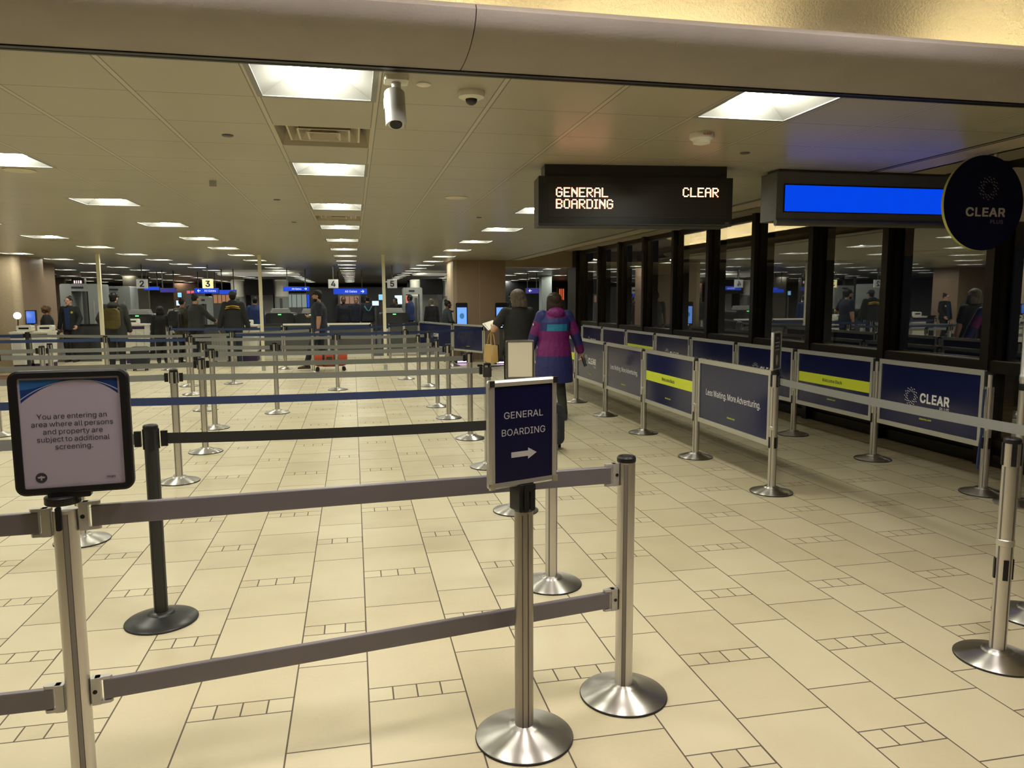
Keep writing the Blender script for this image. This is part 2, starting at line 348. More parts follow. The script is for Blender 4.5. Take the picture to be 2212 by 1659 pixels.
# letter outlines: advance, points, triangles (capital height 700)
GLYPH = {
 '.': (258, '131 -6 107 -2 87 12 73 32 68 56 73 81 87 101 107 115 131 119 155 115 176 101 189 81 194 56 189 32 176 12 155 -2', '4 3 2 1 0 2 0 6 2 4 2 6 5 4 6 12 11 13 13 11 8 11 10 8 9 8 10 15 14 0 14 13 0 13 8 0 6 0 8 7 6 8'),
 '2': (623, '88 0 88 65 322 315 359 354 388 389 411 420 428 449 437 479 441 511 436 546 423 576 403 600 376 618 344 629 308 632 270 628 237 616 211 596 191 569 179 536 175 498 90 498 97 557 119 609 152 651 197 683 250 703 310 709 369 703 421 683 464 653 497 613 517 565 524 513 521 474 510 437 491 399 462 356 421 306 367 247 210 83 210 78 536 78 536 0', '1 0 41 20 19 21 22 21 19 19 18 22 23 22 18 18 24 23 26 16 15 27 14 13 39 2 40 14 27 15 26 15 27 1 41 40 40 2 1 24 18 17 25 24 17 17 16 25 16 26 25 12 11 29 28 12 29 34 33 8 33 32 8 4 38 37 5 4 37 37 36 5 6 5 36 36 35 6 7 6 35 35 34 7 34 8 7 8 32 9 32 31 9 10 9 31 31 30 10 11 10 30 29 11 30 41 0 43 43 42 41 2 39 38 3 2 38 38 4 3 12 28 13 27 13 28'),
 '3': (623, '300 -9 238 -4 183 13 134 41 97 79 71 126 60 181 150 181 158 148 174 120 198 98 227 82 262 72 301 69 342 72 378 84 409 102 433 128 448 160 453 199 448 236 435 270 412 299 378 321 333 336 277 341 216 341 216 412 396 617 396 622 96 622 96 700 513 700 513 634 291 383 291 397 363 397 424 380 474 348 510 306 533 256 541 199 533 142 510 91 473 49 425 17 366 -3 303 397', '2 10 3 10 9 3 3 9 4 9 8 4 5 4 8 8 7 5 6 5 7 1 12 11 14 13 0 12 1 0 0 13 12 24 34 25 26 25 34 27 26 34 34 35 27 1 11 2 10 2 11 15 46 45 45 16 15 22 37 23 36 23 37 18 43 42 19 18 42 42 41 19 41 40 19 20 19 40 40 39 20 16 45 44 17 16 44 44 43 17 43 18 17 20 39 21 39 38 21 22 21 38 37 22 38 33 28 35 29 28 33 33 32 29 14 0 46 46 15 14 23 36 24 34 24 36 27 35 28 31 30 29 29 32 31 34 36 47 35 34 47 33 35 47'),
 '4': (623, '54 145 54 218 340 700 428 700 149 228 149 224 568 224 568 145 388 0 388 167 388 201 388 437 472 437 472 0 388 145 388 224 472 224 472 145', '1 0 5 1 5 4 4 2 1 5 0 9 5 9 10 16 15 10 2 4 3 15 16 11 8 13 14 9 0 14 5 10 15 12 11 16 7 6 16 17 7 16 14 17 9 17 16 10 10 9 17 17 14 13'),
 '5': (623, '304 -9 245 -3 193 15 148 44 114 83 91 128 82 179 168 179 175 149 190 122 211 100 238 83 270 72 304 69 344 74 380 89 410 112 432 144 446 181 451 223 446 266 432 304 408 336 378 361 341 376 300 381 265 378 230 369 200 356 176 338 93 348 132 700 504 700 504 622 207 622 184 415 187 415 213 433 244 447 279 456 316 459 362 455 404 442 442 421 475 393 501 358 521 318 534 273 538 225 530 161 508 104 472 57 425 21 368 -2', '4 3 9 9 8 4 5 4 8 8 7 5 6 5 7 29 35 30 31 30 35 12 1 0 0 13 12 25 39 26 1 12 11 37 27 26 38 37 26 26 39 38 1 11 2 11 10 2 3 2 10 9 3 10 35 29 28 36 35 28 28 27 36 27 37 36 31 35 34 40 24 41 52 16 15 52 15 53 14 53 15 24 23 42 41 24 42 50 49 18 19 18 49 49 48 19 48 47 19 20 19 47 47 46 20 16 52 51 17 16 51 51 50 17 50 18 17 20 46 21 46 45 21 22 21 45 45 44 22 44 43 22 23 22 43 42 23 43 53 14 0 13 0 14 24 40 25 39 25 40 33 32 34 31 34 32'),
 'A': (660, '23 0 277 700 380 700 637 0 544 0 395 416 380 459 363 512 343 577 319 658 337 658 313 576 293 510 276 458 262 416 117 0 151 195 151 273 509 273 509 195 328 627 212 273 446 273 474 195 185 195', '0 15 16 16 17 0 1 13 12 12 11 1 11 9 1 17 14 13 13 1 17 0 17 1 7 6 2 7 2 8 10 8 2 4 3 19 3 18 19 5 18 6 2 6 18 18 3 2 24 21 16 9 11 20 9 20 10 1 9 10 10 2 1 22 23 19 8 10 20 21 24 22 14 17 21 17 16 21 18 5 22 19 18 22 4 19 23 23 22 24 16 15 24'),
 'B': (628, '83 0 83 700 332 700 398 694 452 675 494 646 524 608 542 564 548 514 544 474 532 440 514 414 490 393 463 378 433 367 433 361 467 354 500 338 529 313 554 280 570 238 575 187 569 137 551 92 519 54 474 25 414 6 339 0 171 78 337 78 407 86 454 110 480 145 489 188 485 222 471 253 450 279 420 300 384 313 342 318 171 318 171 393 327 393 364 396 397 408 424 425 445 449 458 478 462 512 454 555 430 590 389 614 330 622 171 622', '0 28 40 1 0 40 40 41 1 41 53 1 39 43 42 28 0 27 27 29 28 39 42 40 41 40 42 52 2 53 1 53 2 38 37 15 14 45 44 50 4 51 3 51 4 29 27 26 26 30 29 43 39 38 38 15 43 15 14 43 14 44 43 51 3 52 2 52 3 31 25 24 24 23 31 32 31 23 23 22 32 33 32 22 22 21 33 21 20 33 34 33 20 20 19 34 35 34 19 19 18 35 11 10 47 10 9 47 48 47 9 9 8 48 8 7 48 49 48 7 7 6 49 30 26 25 25 31 30 35 18 36 18 17 36 17 16 36 37 36 16 15 37 16 45 14 13 46 45 13 13 12 46 12 11 46 11 47 46 49 6 50 6 5 50 4 50 5'),
 'C': (702, '368 -9 282 2 207 34 144 87 96 159 66 247 55 350 66 453 96 541 144 612 207 665 282 698 368 709 419 706 468 694 513 675 553 648 588 615 616 576 637 530 651 479 562 479 551 513 536 543 516 568 492 589 464 606 434 618 402 625 368 627 307 619 253 595 207 555 172 501 150 432 142 350 150 267 172 199 207 145 253 105 307 81 368 73 402 75 434 82 464 94 492 111 516 132 536 157 551 187 562 221 651 221 638 170 617 125 588 85 554 52 513 26 469 6 420 -5', '4 3 38 38 37 4 5 4 37 37 36 5 6 5 36 35 6 36 6 35 34 7 6 34 34 33 7 8 7 33 1 40 39 10 32 31 31 11 10 28 13 12 41 0 42 28 12 29 30 29 12 40 1 0 0 41 40 11 31 30 30 12 11 1 39 2 3 2 39 38 3 39 8 33 32 9 8 32 32 10 9 43 57 56 56 44 43 26 14 27 44 56 55 55 45 44 25 15 26 14 26 15 52 51 48 49 48 51 51 50 49 20 19 21 22 21 19 19 18 22 23 22 18 18 17 23 45 55 54 46 45 54 54 53 46 47 46 53 53 52 47 52 48 47 23 17 24 17 16 24 25 24 16 15 25 16 42 0 57 57 43 42 13 28 27 27 14 13'),
 'D': (691, '301 0 132 0 132 78 296 78 374 87 437 111 487 151 521 205 542 272 549 351 542 430 522 496 487 550 440 589 379 613 304 622 128 622 128 700 310 700 405 690 485 658 549 607 596 538 625 452 635 351 625 250 596 163 548 94 482 42 400 11 171 700 171 0 83 0 83 700 171 622 171 78', '33 32 16 16 17 33 2 1 31 1 2 32 16 32 2 17 16 30 29 5 4 29 4 0 3 0 4 18 15 14 14 19 18 0 3 31 2 31 35 16 2 34 30 16 34 15 18 30 20 13 12 10 9 24 24 23 10 6 28 27 27 26 6 7 6 26 26 25 7 8 7 25 25 24 8 24 9 8 10 23 11 23 22 11 12 11 22 22 21 12 20 12 21 5 29 28 28 6 5 19 14 13 13 20 19 15 30 34 2 35 34 31 3 35'),
 'E': (576, '83 0 83 700 513 700 513 622 171 622 171 393 489 393 489 315 171 315 171 78 516 78 516 0', '0 9 8 1 0 8 8 5 1 5 4 1 9 0 11 11 10 9 5 8 7 7 6 5 3 2 4 1 4 2'),
 'F': (564, '83 0 83 700 508 700 508 622 171 622 171 383 476 383 476 304 171 304 171 0', '9 8 0 8 5 0 1 0 5 3 2 4 5 8 7 7 6 5 1 5 4 4 2 1'),
 'G': (716, '370 -9 282 2 206 35 143 88 95 159 65 247 55 350 65 453 95 541 142 612 205 665 280 698 365 709 418 705 468 693 514 673 555 646 590 612 618 573 639 529 653 480 561 480 549 512 533 541 513 566 490 587 464 605 434 617 401 625 365 627 306 619 252 595 207 555 172 501 150 432 142 350 150 268 172 199 207 145 253 105 308 81 370 73 425 79 474 98 515 128 545 170 564 220 571 279 598 274 389 274 389 352 658 352 658 275 648 194 620 125 576 68 518 26 449 -1 570 274', '5 4 37 37 36 5 6 5 36 35 6 36 6 35 34 7 6 34 34 33 7 8 7 33 30 11 31 40 0 41 12 29 28 0 40 1 39 1 40 29 12 30 11 30 12 1 39 2 39 38 2 3 2 38 4 3 38 37 4 38 8 33 32 9 8 32 10 9 32 32 31 10 31 11 10 57 43 42 26 14 27 13 27 14 43 57 56 56 44 43 25 15 26 14 26 15 53 52 48 52 51 48 53 48 46 47 58 48 48 51 47 20 19 21 22 21 19 19 18 22 44 56 55 55 54 44 45 44 54 54 53 45 53 46 45 22 18 23 18 17 23 24 23 17 17 16 24 25 24 16 15 25 16 57 42 0 41 0 42 58 47 49 50 49 47 47 51 50 27 13 28 12 28 13 46 48 58'),
 'I': (413, '43 0 43 78 163 78 163 622 43 622 43 700 371 700 371 622 251 622 251 78 371 78 371 0', '1 0 2 3 5 4 9 11 10 7 6 8 2 0 11 11 9 2 3 2 9 9 8 3 5 3 8 8 6 5'),
 'L': (541, '83 0 83 700 171 700 171 78 497 78 497 0', '1 0 3 3 0 5 5 4 3 1 3 2'),
 'M': (864, '83 0 83 700 209 700 381 257 388 240 395 219 403 195 412 169 420 142 428 115 436 90 443 67 423 67 430 89 437 114 446 140 454 167 463 193 471 218 478 240 485 257 655 700 781 700 781 0 694 0 694 400 694 424 694 450 694 478 695 507 696 538 696 568 697 599 698 629 706 629 695 596 685 563 674 531 663 499 653 470 643 443 634 419 627 400 470 0 394 0 234 400 227 419 219 442 210 468 199 497 189 528 178 561 166 595 154 629 163 629 164 602 165 572 166 542 166 511 167 481 167 452 168 425 168 400 168 0 433 100 697 602 164 601', '58 57 1 57 56 1 53 1 56 54 53 55 63 62 0 1 0 62 62 61 1 61 60 1 60 59 1 58 1 59 55 53 66 54 55 52 13 9 12 8 12 9 12 8 44 49 2 50 51 50 2 52 51 2 54 52 2 53 54 2 1 53 2 14 10 11 11 15 14 31 30 22 22 34 31 32 31 34 34 33 65 65 33 35 25 24 23 23 22 25 26 25 22 27 26 22 28 27 22 29 28 22 22 30 29 20 19 18 21 38 37 37 36 21 36 35 21 35 33 21 33 34 21 34 22 21 12 44 43 43 11 12 13 12 11 11 10 13 13 10 64 10 14 64 42 41 20 2 49 48 46 45 3 3 2 48 48 47 3 47 46 3 9 13 64 38 21 39 21 20 40 41 40 20 40 39 21 32 34 65 15 11 43 43 42 18 42 20 18 18 17 43 17 16 43 16 15 43 4 3 45 45 44 5 6 5 44 7 6 44 8 7 44 5 4 45 53 56 66 52 55 66'),
 'N': (720, '83 0 83 700 187 700 472 251 485 232 499 207 516 179 533 147 551 112 569 76 557 74 554 112 551 149 550 184 549 216 549 245 549 268 549 700 638 700 638 0 532 0 278 399 261 426 244 455 225 487 204 524 178 569 148 622 164 624 166 574 168 528 170 487 171 451 172 422 172 400 172 0 555 105 165 591', '32 31 1 31 30 1 27 1 30 30 29 27 2 26 25 0 35 34 1 0 34 34 33 1 32 1 33 28 27 37 26 2 28 27 28 2 1 27 2 20 7 6 10 9 36 11 9 12 9 19 12 13 12 19 19 9 20 9 10 20 10 8 20 7 20 8 13 19 14 15 14 19 16 15 19 19 18 16 18 17 16 6 5 20 25 24 2 22 21 3 3 2 23 24 23 2 23 22 3 9 11 36 8 10 36 3 21 20 4 3 5 3 20 5 27 29 37 26 28 37'),
 'O': (734, '367 -9 282 2 207 34 144 87 96 159 66 247 55 350 66 453 96 541 144 612 207 665 282 698 367 709 453 698 528 665 591 612 638 541 668 453 678 350 668 247 638 159 591 87 528 34 453 2 367 73 427 81 481 105 527 144 562 198 584 267 592 350 584 433 562 502 527 556 481 595 427 619 367 627 307 619 253 595 208 556 172 501 150 432 142 350 150 267 172 198 208 144 253 105 307 81', '5 4 44 44 43 5 6 5 43 42 6 43 6 42 41 7 6 41 41 40 7 8 7 40 45 2 46 39 38 10 47 1 0 0 24 47 46 2 1 1 47 46 37 11 38 10 38 11 2 45 3 4 3 45 44 4 45 8 40 39 9 8 39 39 10 9 12 36 35 35 13 12 27 26 22 33 14 34 22 26 23 25 23 26 13 35 34 34 14 13 20 19 28 29 28 19 19 18 29 18 30 29 30 18 31 18 17 31 32 31 17 17 16 32 27 22 21 21 20 27 20 28 27 32 16 33 16 15 33 14 33 15 23 25 0 24 0 25 36 12 37 11 37 12'),
 'P': (612, '83 0 83 700 324 700 398 693 457 671 504 636 536 591 556 538 562 478 556 419 536 365 504 320 457 285 398 263 324 256 150 256 150 334 320 334 370 338 409 352 438 375 458 404 470 439 474 478 470 518 458 552 438 581 408 603 369 617 319 622 171 622 171 0 171 334 171 256', '15 16 0 1 0 16 15 0 31 16 15 33 16 32 30 1 16 30 18 14 13 13 19 18 27 3 28 2 28 3 15 31 33 14 18 17 28 2 29 30 29 2 1 30 2 20 12 11 21 20 11 11 10 21 10 9 21 22 21 9 9 8 22 8 23 22 23 8 24 8 7 24 7 6 24 25 24 6 6 5 25 26 25 5 4 26 5 19 13 12 12 20 19 26 4 27 3 27 4 14 17 33 17 32 33 32 16 33'),
 'R': (618, '83 0 83 700 325 700 398 693 458 672 504 639 537 596 557 544 563 484 557 425 537 373 504 331 458 299 398 279 325 272 132 272 132 351 321 351 371 355 410 367 439 387 459 413 471 446 475 484 471 523 459 557 439 584 409 605 370 618 320 622 171 622 171 0 486 0 317 315 417 315 589 0 171 351 171 272 339 273 431 290', '15 16 0 1 0 16 15 0 31 16 15 37 16 36 30 1 16 30 34 19 18 27 3 28 2 28 3 15 31 37 38 13 33 13 34 33 17 33 18 28 2 29 30 29 2 1 30 2 20 12 11 21 20 11 11 10 21 22 21 10 10 9 22 9 8 22 23 22 8 24 23 8 8 7 24 7 6 24 25 24 6 6 5 25 26 25 5 4 26 5 13 38 32 13 32 39 34 13 39 12 20 34 19 34 20 26 4 27 3 27 4 14 33 37 33 17 36 36 37 33 36 16 37 33 14 38 34 18 33 12 34 39 32 35 39'),
 'S': (614, '308 -12 237 -6 175 13 125 43 88 83 63 132 53 188 144 188 152 151 170 121 196 97 229 81 267 71 308 68 353 71 393 83 427 101 453 126 470 157 475 192 471 222 457 246 435 266 407 281 374 295 337 306 253 329 176 358 119 398 83 449 71 513 79 568 103 616 141 656 189 685 247 703 312 709 378 703 435 685 483 656 519 617 542 572 552 520 464 520 449 567 416 602 368 624 310 631 267 627 230 616 200 599 177 576 163 548 158 517 164 484 180 459 204 439 233 424 263 412 292 404 364 384 395 375 429 363 462 347 494 327 521 302 543 272 557 235 562 191 554 136 532 87 495 46 445 15 382 -6', '4 3 9 9 8 4 5 4 8 8 7 5 6 5 7 30 29 54 54 53 30 31 30 53 53 52 31 32 31 52 50 49 34 12 1 0 0 13 12 58 26 59 1 12 11 26 58 57 48 35 49 34 49 35 1 11 2 11 10 2 3 2 10 9 3 10 26 57 27 57 56 27 28 27 56 56 55 28 29 28 55 54 29 55 32 52 51 33 32 51 51 50 33 50 34 33 73 15 14 60 25 24 15 73 72 72 16 15 23 62 24 62 61 24 60 24 61 45 38 46 37 46 38 71 70 17 18 17 70 70 69 18 19 18 69 69 68 19 68 67 19 20 19 67 67 66 20 21 20 66 66 65 21 64 21 65 42 41 43 16 72 71 71 17 16 21 64 22 64 63 22 23 22 63 62 23 63 43 41 44 41 40 44 40 39 44 45 44 39 38 45 39 73 14 0 13 0 14 59 26 25 25 60 59 46 37 47 37 36 47 48 47 36 35 48 36'),
 'T': (617, '44 622 44 700 574 700 574 622 353 622 353 0 265 0 265 622', '1 0 7 3 2 4 7 6 5 5 4 7 1 7 4 4 2 1'),
 'U': (712, '356 -11 279 -3 212 21 157 60 117 110 91 170 83 238 83 700 171 700 171 245 177 198 194 156 221 120 257 93 303 77 356 71 410 77 455 93 491 120 518 156 535 198 540 245 540 700 629 700 629 238 621 170 595 110 555 60 500 21 433 -3', '7 6 9 9 8 7 0 14 1 13 1 14 1 13 2 12 2 13 2 12 3 12 11 3 4 3 11 5 4 11 11 10 5 6 5 10 9 6 10 18 17 28 28 17 29 16 29 17 25 24 20 21 20 24 24 23 21 22 21 23 18 28 27 19 18 27 27 26 19 26 25 19 25 20 19 29 16 0 16 15 0 14 0 15'),
 'W': (944, '213 0 23 700 113 700 225 270 233 235 241 200 249 165 257 129 264 92 271 54 260 54 267 92 275 129 283 165 291 200 299 235 308 270 421 700 522 700 635 270 644 235 653 200 661 165 669 129 677 92 684 54 672 54 679 92 686 129 694 165 702 200 711 235 719 270 830 700 921 700 730 0 627 0 506 444 494 490 483 539 473 593 462 653 481 653 471 595 461 543 450 494 437 444 317 0 266 84 678 87 472 600', '5 4 0 4 3 0 1 0 3 2 1 3 9 11 48 9 48 10 10 8 0 8 7 0 7 6 0 5 0 6 13 12 47 44 43 17 43 41 17 10 0 47 9 10 47 11 9 47 47 12 11 45 44 17 40 39 18 42 40 18 23 22 36 26 25 49 31 30 35 32 31 35 35 34 32 34 33 32 27 25 35 28 27 35 29 28 35 35 30 29 35 25 36 25 26 36 26 24 36 23 36 24 39 38 18 22 21 36 42 41 50 17 41 42 42 18 17 8 10 48 16 46 17 46 45 17 37 19 18 38 37 18 25 27 49 24 26 49 16 15 46 20 19 37 37 36 20 21 20 36 41 43 50 40 42 50 14 13 47 47 46 15 15 14 47'),
 'Y': (649, '280 0 280 287 23 700 125 700 264 474 286 437 306 402 324 363 343 317 308 317 327 364 346 403 365 438 386 474 524 700 626 700 369 287 369 0 325 360', '3 2 4 6 9 7 9 6 1 5 1 6 4 2 1 1 5 4 10 8 11 14 13 15 15 13 16 11 8 16 12 11 16 16 13 12 1 0 17 17 16 1 9 1 16 16 8 9 9 8 18 8 10 18 7 9 18'),
 'a': (536, '220 -12 173 -7 130 7 93 30 66 61 48 101 42 148 46 189 59 222 80 247 107 266 138 280 172 290 209 297 245 303 288 308 322 312 347 316 365 323 376 334 379 350 379 353 376 383 367 408 352 428 330 443 302 452 269 455 235 452 205 443 181 430 162 414 147 396 138 377 56 401 78 443 108 476 143 500 183 517 225 526 267 529 296 527 329 522 362 512 393 496 421 473 443 441 458 399 463 346 463 0 381 0 381 71 375 71 363 53 347 34 324 16 296 1 262 -8 234 62 278 67 314 81 342 102 362 128 375 158 379 190 379 261 371 255 357 250 339 246 318 242 297 238 276 236 257 233 241 231 212 226 185 218 161 207 142 192 130 171 126 144 130 120 140 99 157 83 179 72 205 65', '4 3 81 81 80 4 5 4 80 80 79 5 6 5 79 79 78 6 7 6 78 8 7 78 78 77 8 9 8 77 10 9 77 35 34 33 33 32 35 84 83 1 72 14 73 57 58 0 13 74 73 73 14 13 84 1 0 0 58 84 12 75 74 74 13 12 29 28 38 28 39 38 1 83 2 83 82 2 3 2 82 81 3 82 10 77 76 11 10 76 76 75 11 75 12 11 35 32 31 36 35 31 31 30 36 37 36 30 30 29 37 29 38 37 15 71 70 26 41 27 40 27 41 67 17 68 16 69 68 68 17 16 59 56 55 60 59 55 55 54 60 15 70 69 69 16 15 25 42 26 41 26 42 51 50 49 21 20 48 48 47 21 62 52 51 63 62 51 51 49 63 64 63 49 49 48 64 48 65 64 19 18 65 65 48 19 48 20 19 21 47 22 47 46 22 23 22 46 46 45 23 60 54 53 61 60 53 53 52 61 52 62 61 17 67 66 66 65 17 65 18 17 23 45 24 45 44 24 25 24 44 44 43 25 42 25 43 56 59 57 58 57 59 14 72 71 71 15 14 27 40 28 39 28 40'),
 'b': (584, '316 -11 272 -7 237 5 210 23 190 43 174 63 163 81 154 81 154 0 72 0 72 700 156 700 156 439 163 439 174 456 189 476 209 495 236 513 271 525 315 529 377 521 431 496 475 456 509 403 530 337 537 260 530 183 509 116 476 62 431 22 377 -3 303 64 348 71 385 90 414 121 435 160 447 208 451 261 447 313 435 359 414 399 385 428 348 447 303 454 259 448 222 429 193 400 172 362 159 315 155 261 159 206 172 158 193 119 222 89 259 71', '9 8 7 51 50 7 9 7 50 49 9 50 9 49 48 10 9 48 12 10 48 48 47 12 2 54 3 53 3 54 3 53 4 5 4 53 15 14 45 16 15 45 45 44 16 44 17 16 5 53 6 53 52 6 7 6 52 51 7 52 12 47 46 13 12 46 46 45 13 45 14 13 10 12 11 31 1 0 0 32 31 43 19 18 20 42 41 32 0 30 30 33 32 19 43 42 42 20 19 27 26 35 36 35 26 26 25 36 37 36 25 38 37 25 25 24 38 39 38 24 24 23 39 33 30 29 29 28 33 34 33 28 28 27 34 27 35 34 39 23 40 23 22 40 41 40 22 22 21 41 20 41 21 54 2 1 1 31 54 43 18 44 17 44 18'),
 'c': (544, '285 -11 219 -3 161 23 113 63 77 117 54 183 47 258 54 334 77 401 113 455 161 495 219 521 285 529 323 526 358 519 390 507 420 490 446 469 468 443 485 414 498 381 417 360 410 380 400 398 387 414 371 428 353 439 333 447 310 452 285 454 238 447 200 427 170 395 149 355 137 309 132 258 137 208 149 162 170 122 200 91 238 71 285 64 311 66 334 71 354 79 373 91 388 105 401 122 411 141 419 161 499 141 487 107 470 77 448 51 421 29 392 12 359 -1 323 -9', '5 4 37 37 36 5 6 5 36 36 35 6 35 34 6 7 6 34 34 33 7 8 7 33 57 42 0 41 0 42 28 12 29 0 41 1 40 1 41 30 29 11 29 12 11 1 40 2 40 39 2 3 2 39 39 38 3 4 3 38 37 4 38 8 33 32 9 8 32 32 31 9 10 9 31 31 30 10 30 11 10 56 44 43 26 14 27 13 27 14 44 56 55 55 45 44 25 15 26 14 26 15 53 52 47 48 47 52 52 51 48 49 48 51 51 50 49 20 19 21 22 21 19 19 18 22 45 55 54 46 45 54 54 53 46 53 47 46 22 18 23 18 17 23 24 23 17 17 16 24 25 24 16 15 25 16 56 43 57 42 57 43 27 13 28 12 28 13'),
 'd': (584, '269 -11 207 -3 153 22 109 62 75 116 54 183 47 260 54 337 75 403 109 456 154 496 208 521 269 529 313 525 348 513 375 495 395 476 410 456 421 439 428 439 428 700 512 700 512 0 430 0 430 81 422 81 410 63 395 43 374 23 347 5 313 -7 281 64 325 71 362 89 391 119 412 158 425 206 429 261 425 315 412 362 391 400 362 429 326 448 281 454 236 447 199 428 170 399 149 359 137 313 132 261 137 208 149 160 170 121 200 90 237 71', '5 4 51 51 50 5 6 5 50 50 49 6 49 48 6 7 6 48 48 47 7 8 7 47 45 11 10 30 31 0 54 0 31 43 12 44 0 54 1 53 1 54 11 45 44 44 12 11 1 53 2 3 2 53 53 52 3 4 3 52 51 4 52 8 47 46 9 8 46 46 45 9 45 10 9 13 42 14 32 29 28 33 32 28 28 27 33 27 26 33 16 15 41 42 41 15 14 42 15 24 23 22 36 35 24 24 22 36 22 37 36 37 22 38 22 21 38 21 19 38 39 38 19 33 26 25 34 33 25 25 24 34 24 35 34 39 19 40 19 18 40 41 40 18 18 17 41 16 41 17 19 21 20 29 32 30 31 30 32 42 13 43 12 43 13'),
 'e': (556, '292 -11 221 -3 161 23 112 63 77 117 54 182 47 257 54 333 76 399 111 453 158 494 216 520 282 529 325 525 366 515 404 496 439 469 469 433 491 388 506 333 511 267 511 233 103 233 103 304 465 304 426 278 422 327 410 369 389 405 361 432 326 449 282 454 238 449 201 431 172 405 150 371 136 332 132 290 132 244 137 191 152 146 176 111 208 85 247 69 292 63 322 66 349 73 373 84 393 100 409 121 420 145 502 125 486 87 461 54 428 27 389 6 343 -7 424 304 133 304 133 233', '6 5 22 22 23 6 7 6 23 5 4 39 22 5 39 38 37 22 23 22 37 25 24 57 7 23 36 8 7 36 36 35 8 35 9 8 42 41 2 34 33 10 0 43 1 31 12 32 11 32 12 42 2 1 1 43 42 32 11 33 10 33 11 2 41 3 41 40 3 4 3 40 39 4 40 9 35 34 34 10 9 56 46 45 46 56 55 55 47 46 15 14 29 30 29 14 13 30 14 20 19 24 18 24 19 52 51 50 21 25 38 21 20 25 20 24 25 24 18 26 27 26 18 18 17 27 47 55 54 48 47 54 54 53 48 49 48 53 53 52 49 52 50 49 27 17 28 17 16 28 29 28 16 15 29 16 56 45 0 45 44 0 43 0 44 37 38 25 30 13 31 12 31 13 22 39 59 38 22 59 36 23 58 24 26 57 23 37 58 37 25 57 37 57 58 21 38 59'),
 'g': (585, '285 -207 231 -203 184 -192 145 -174 113 -152 88 -125 70 -95 140 -56 152 -73 167 -91 187 -108 212 -121 245 -131 285 -134 342 -126 388 -103 418 -64 428 -8 428 94 421 94 410 77 394 57 374 38 347 22 312 10 268 7 208 14 155 37 110 74 76 124 54 187 47 263 54 339 76 404 110 457 155 496 208 521 270 529 314 525 349 513 376 496 397 476 412 456 423 439 431 439 431 522 513 522 513 -12 505 -74 482 -124 446 -161 400 -187 345 -202 282 81 326 87 363 103 392 130 413 167 426 212 430 265 426 317 413 363 392 401 363 430 326 448 282 454 237 448 200 429 170 399 149 361 137 316 132 265 137 213 150 169 171 132 200 104 237 87', '6 5 8 8 7 6 30 29 73 73 72 30 31 30 72 72 71 31 71 70 31 32 31 70 70 69 32 33 32 69 11 1 12 25 53 76 65 37 66 36 66 37 1 11 2 10 2 11 25 76 26 75 26 76 66 36 67 35 67 36 2 10 3 4 3 10 10 9 4 5 4 9 8 5 9 26 75 27 28 27 75 75 74 28 29 28 74 73 29 74 33 69 68 34 33 68 68 67 34 67 35 34 13 0 52 52 14 13 23 54 24 55 22 21 40 63 41 54 23 22 22 55 54 63 40 64 40 39 64 38 64 39 48 47 17 18 17 47 47 46 59 45 44 46 49 48 16 48 17 16 58 57 18 18 47 58 47 59 58 59 46 60 46 44 60 61 60 44 14 52 51 15 14 51 51 50 15 50 49 15 49 16 15 55 21 20 20 19 55 56 55 19 19 18 56 18 57 56 61 44 62 44 43 62 63 62 43 43 42 63 41 63 42 12 1 0 0 13 12 53 25 24 24 54 53 64 38 65 37 65 38'),
 'h': (564, '156 312 156 0 72 0 72 700 156 700 156 396 141 396 170 457 209 498 257 521 313 529 363 524 406 507 442 480 469 441 486 392 491 331 491 0 407 0 407 324 399 378 376 419 338 444 289 453 253 449 221 437 194 417 174 389 161 354 156 428', '3 2 6 1 0 2 6 2 0 25 24 8 26 25 7 25 8 7 6 0 28 5 6 28 28 27 5 27 26 5 26 7 5 3 6 4 9 23 10 10 23 22 22 11 10 19 18 17 17 16 19 19 16 20 16 15 20 15 14 20 21 20 14 14 13 21 13 12 21 22 21 12 11 22 12 23 9 24 8 24 9 5 7 29 6 5 29 4 6 29'),
 'i': (229, '72 0 72 522 156 522 156 0 115 609 93 613 74 626 61 643 57 665 61 686 74 704 93 717 115 721 138 717 157 704 170 686 174 665 170 643 157 626 138 613', '5 4 6 10 6 4 8 7 6 6 10 8 9 8 10 17 16 18 14 18 16 16 15 14 18 14 12 13 12 14 1 0 3 3 2 1 19 18 4 18 12 4 10 4 12 11 10 12'),
 'j': (229, '72 522 156 522 156 -41 153 -86 140 -124 119 -155 89 -178 51 -192 5 -196 -14 -196 -14 -119 3 -119 34 -114 56 -99 68 -74 72 -40 115 609 92 613 74 626 61 643 56 665 61 686 74 704 92 717 115 721 137 717 156 704 169 686 173 665 169 643 156 626 137 613', '8 11 9 10 9 11 11 8 7 7 12 11 21 19 18 18 22 21 12 7 6 13 12 6 19 21 20 28 27 26 29 28 30 28 26 30 16 31 30 24 16 30 30 26 24 25 24 26 13 6 5 5 4 13 14 13 4 4 3 14 15 14 3 3 2 15 2 1 15 0 15 1 17 16 18 22 18 16 16 24 22 24 23 22'),
 'k': (524, '151 188 151 291 166 291 391 522 496 522 253 274 244 274 72 0 72 700 156 700 156 0 404 0 203 256 263 315 512 0 156 291 156 193 212 244 276 298', '1 15 9 0 7 10 7 0 1 8 7 1 1 9 8 5 13 6 11 14 5 13 5 18 4 3 13 1 0 16 12 6 13 13 3 2 5 14 18 0 10 16 6 12 17 12 2 15 15 16 12 15 1 16 5 6 17 11 5 17 12 16 17 2 12 13 4 13 18'),
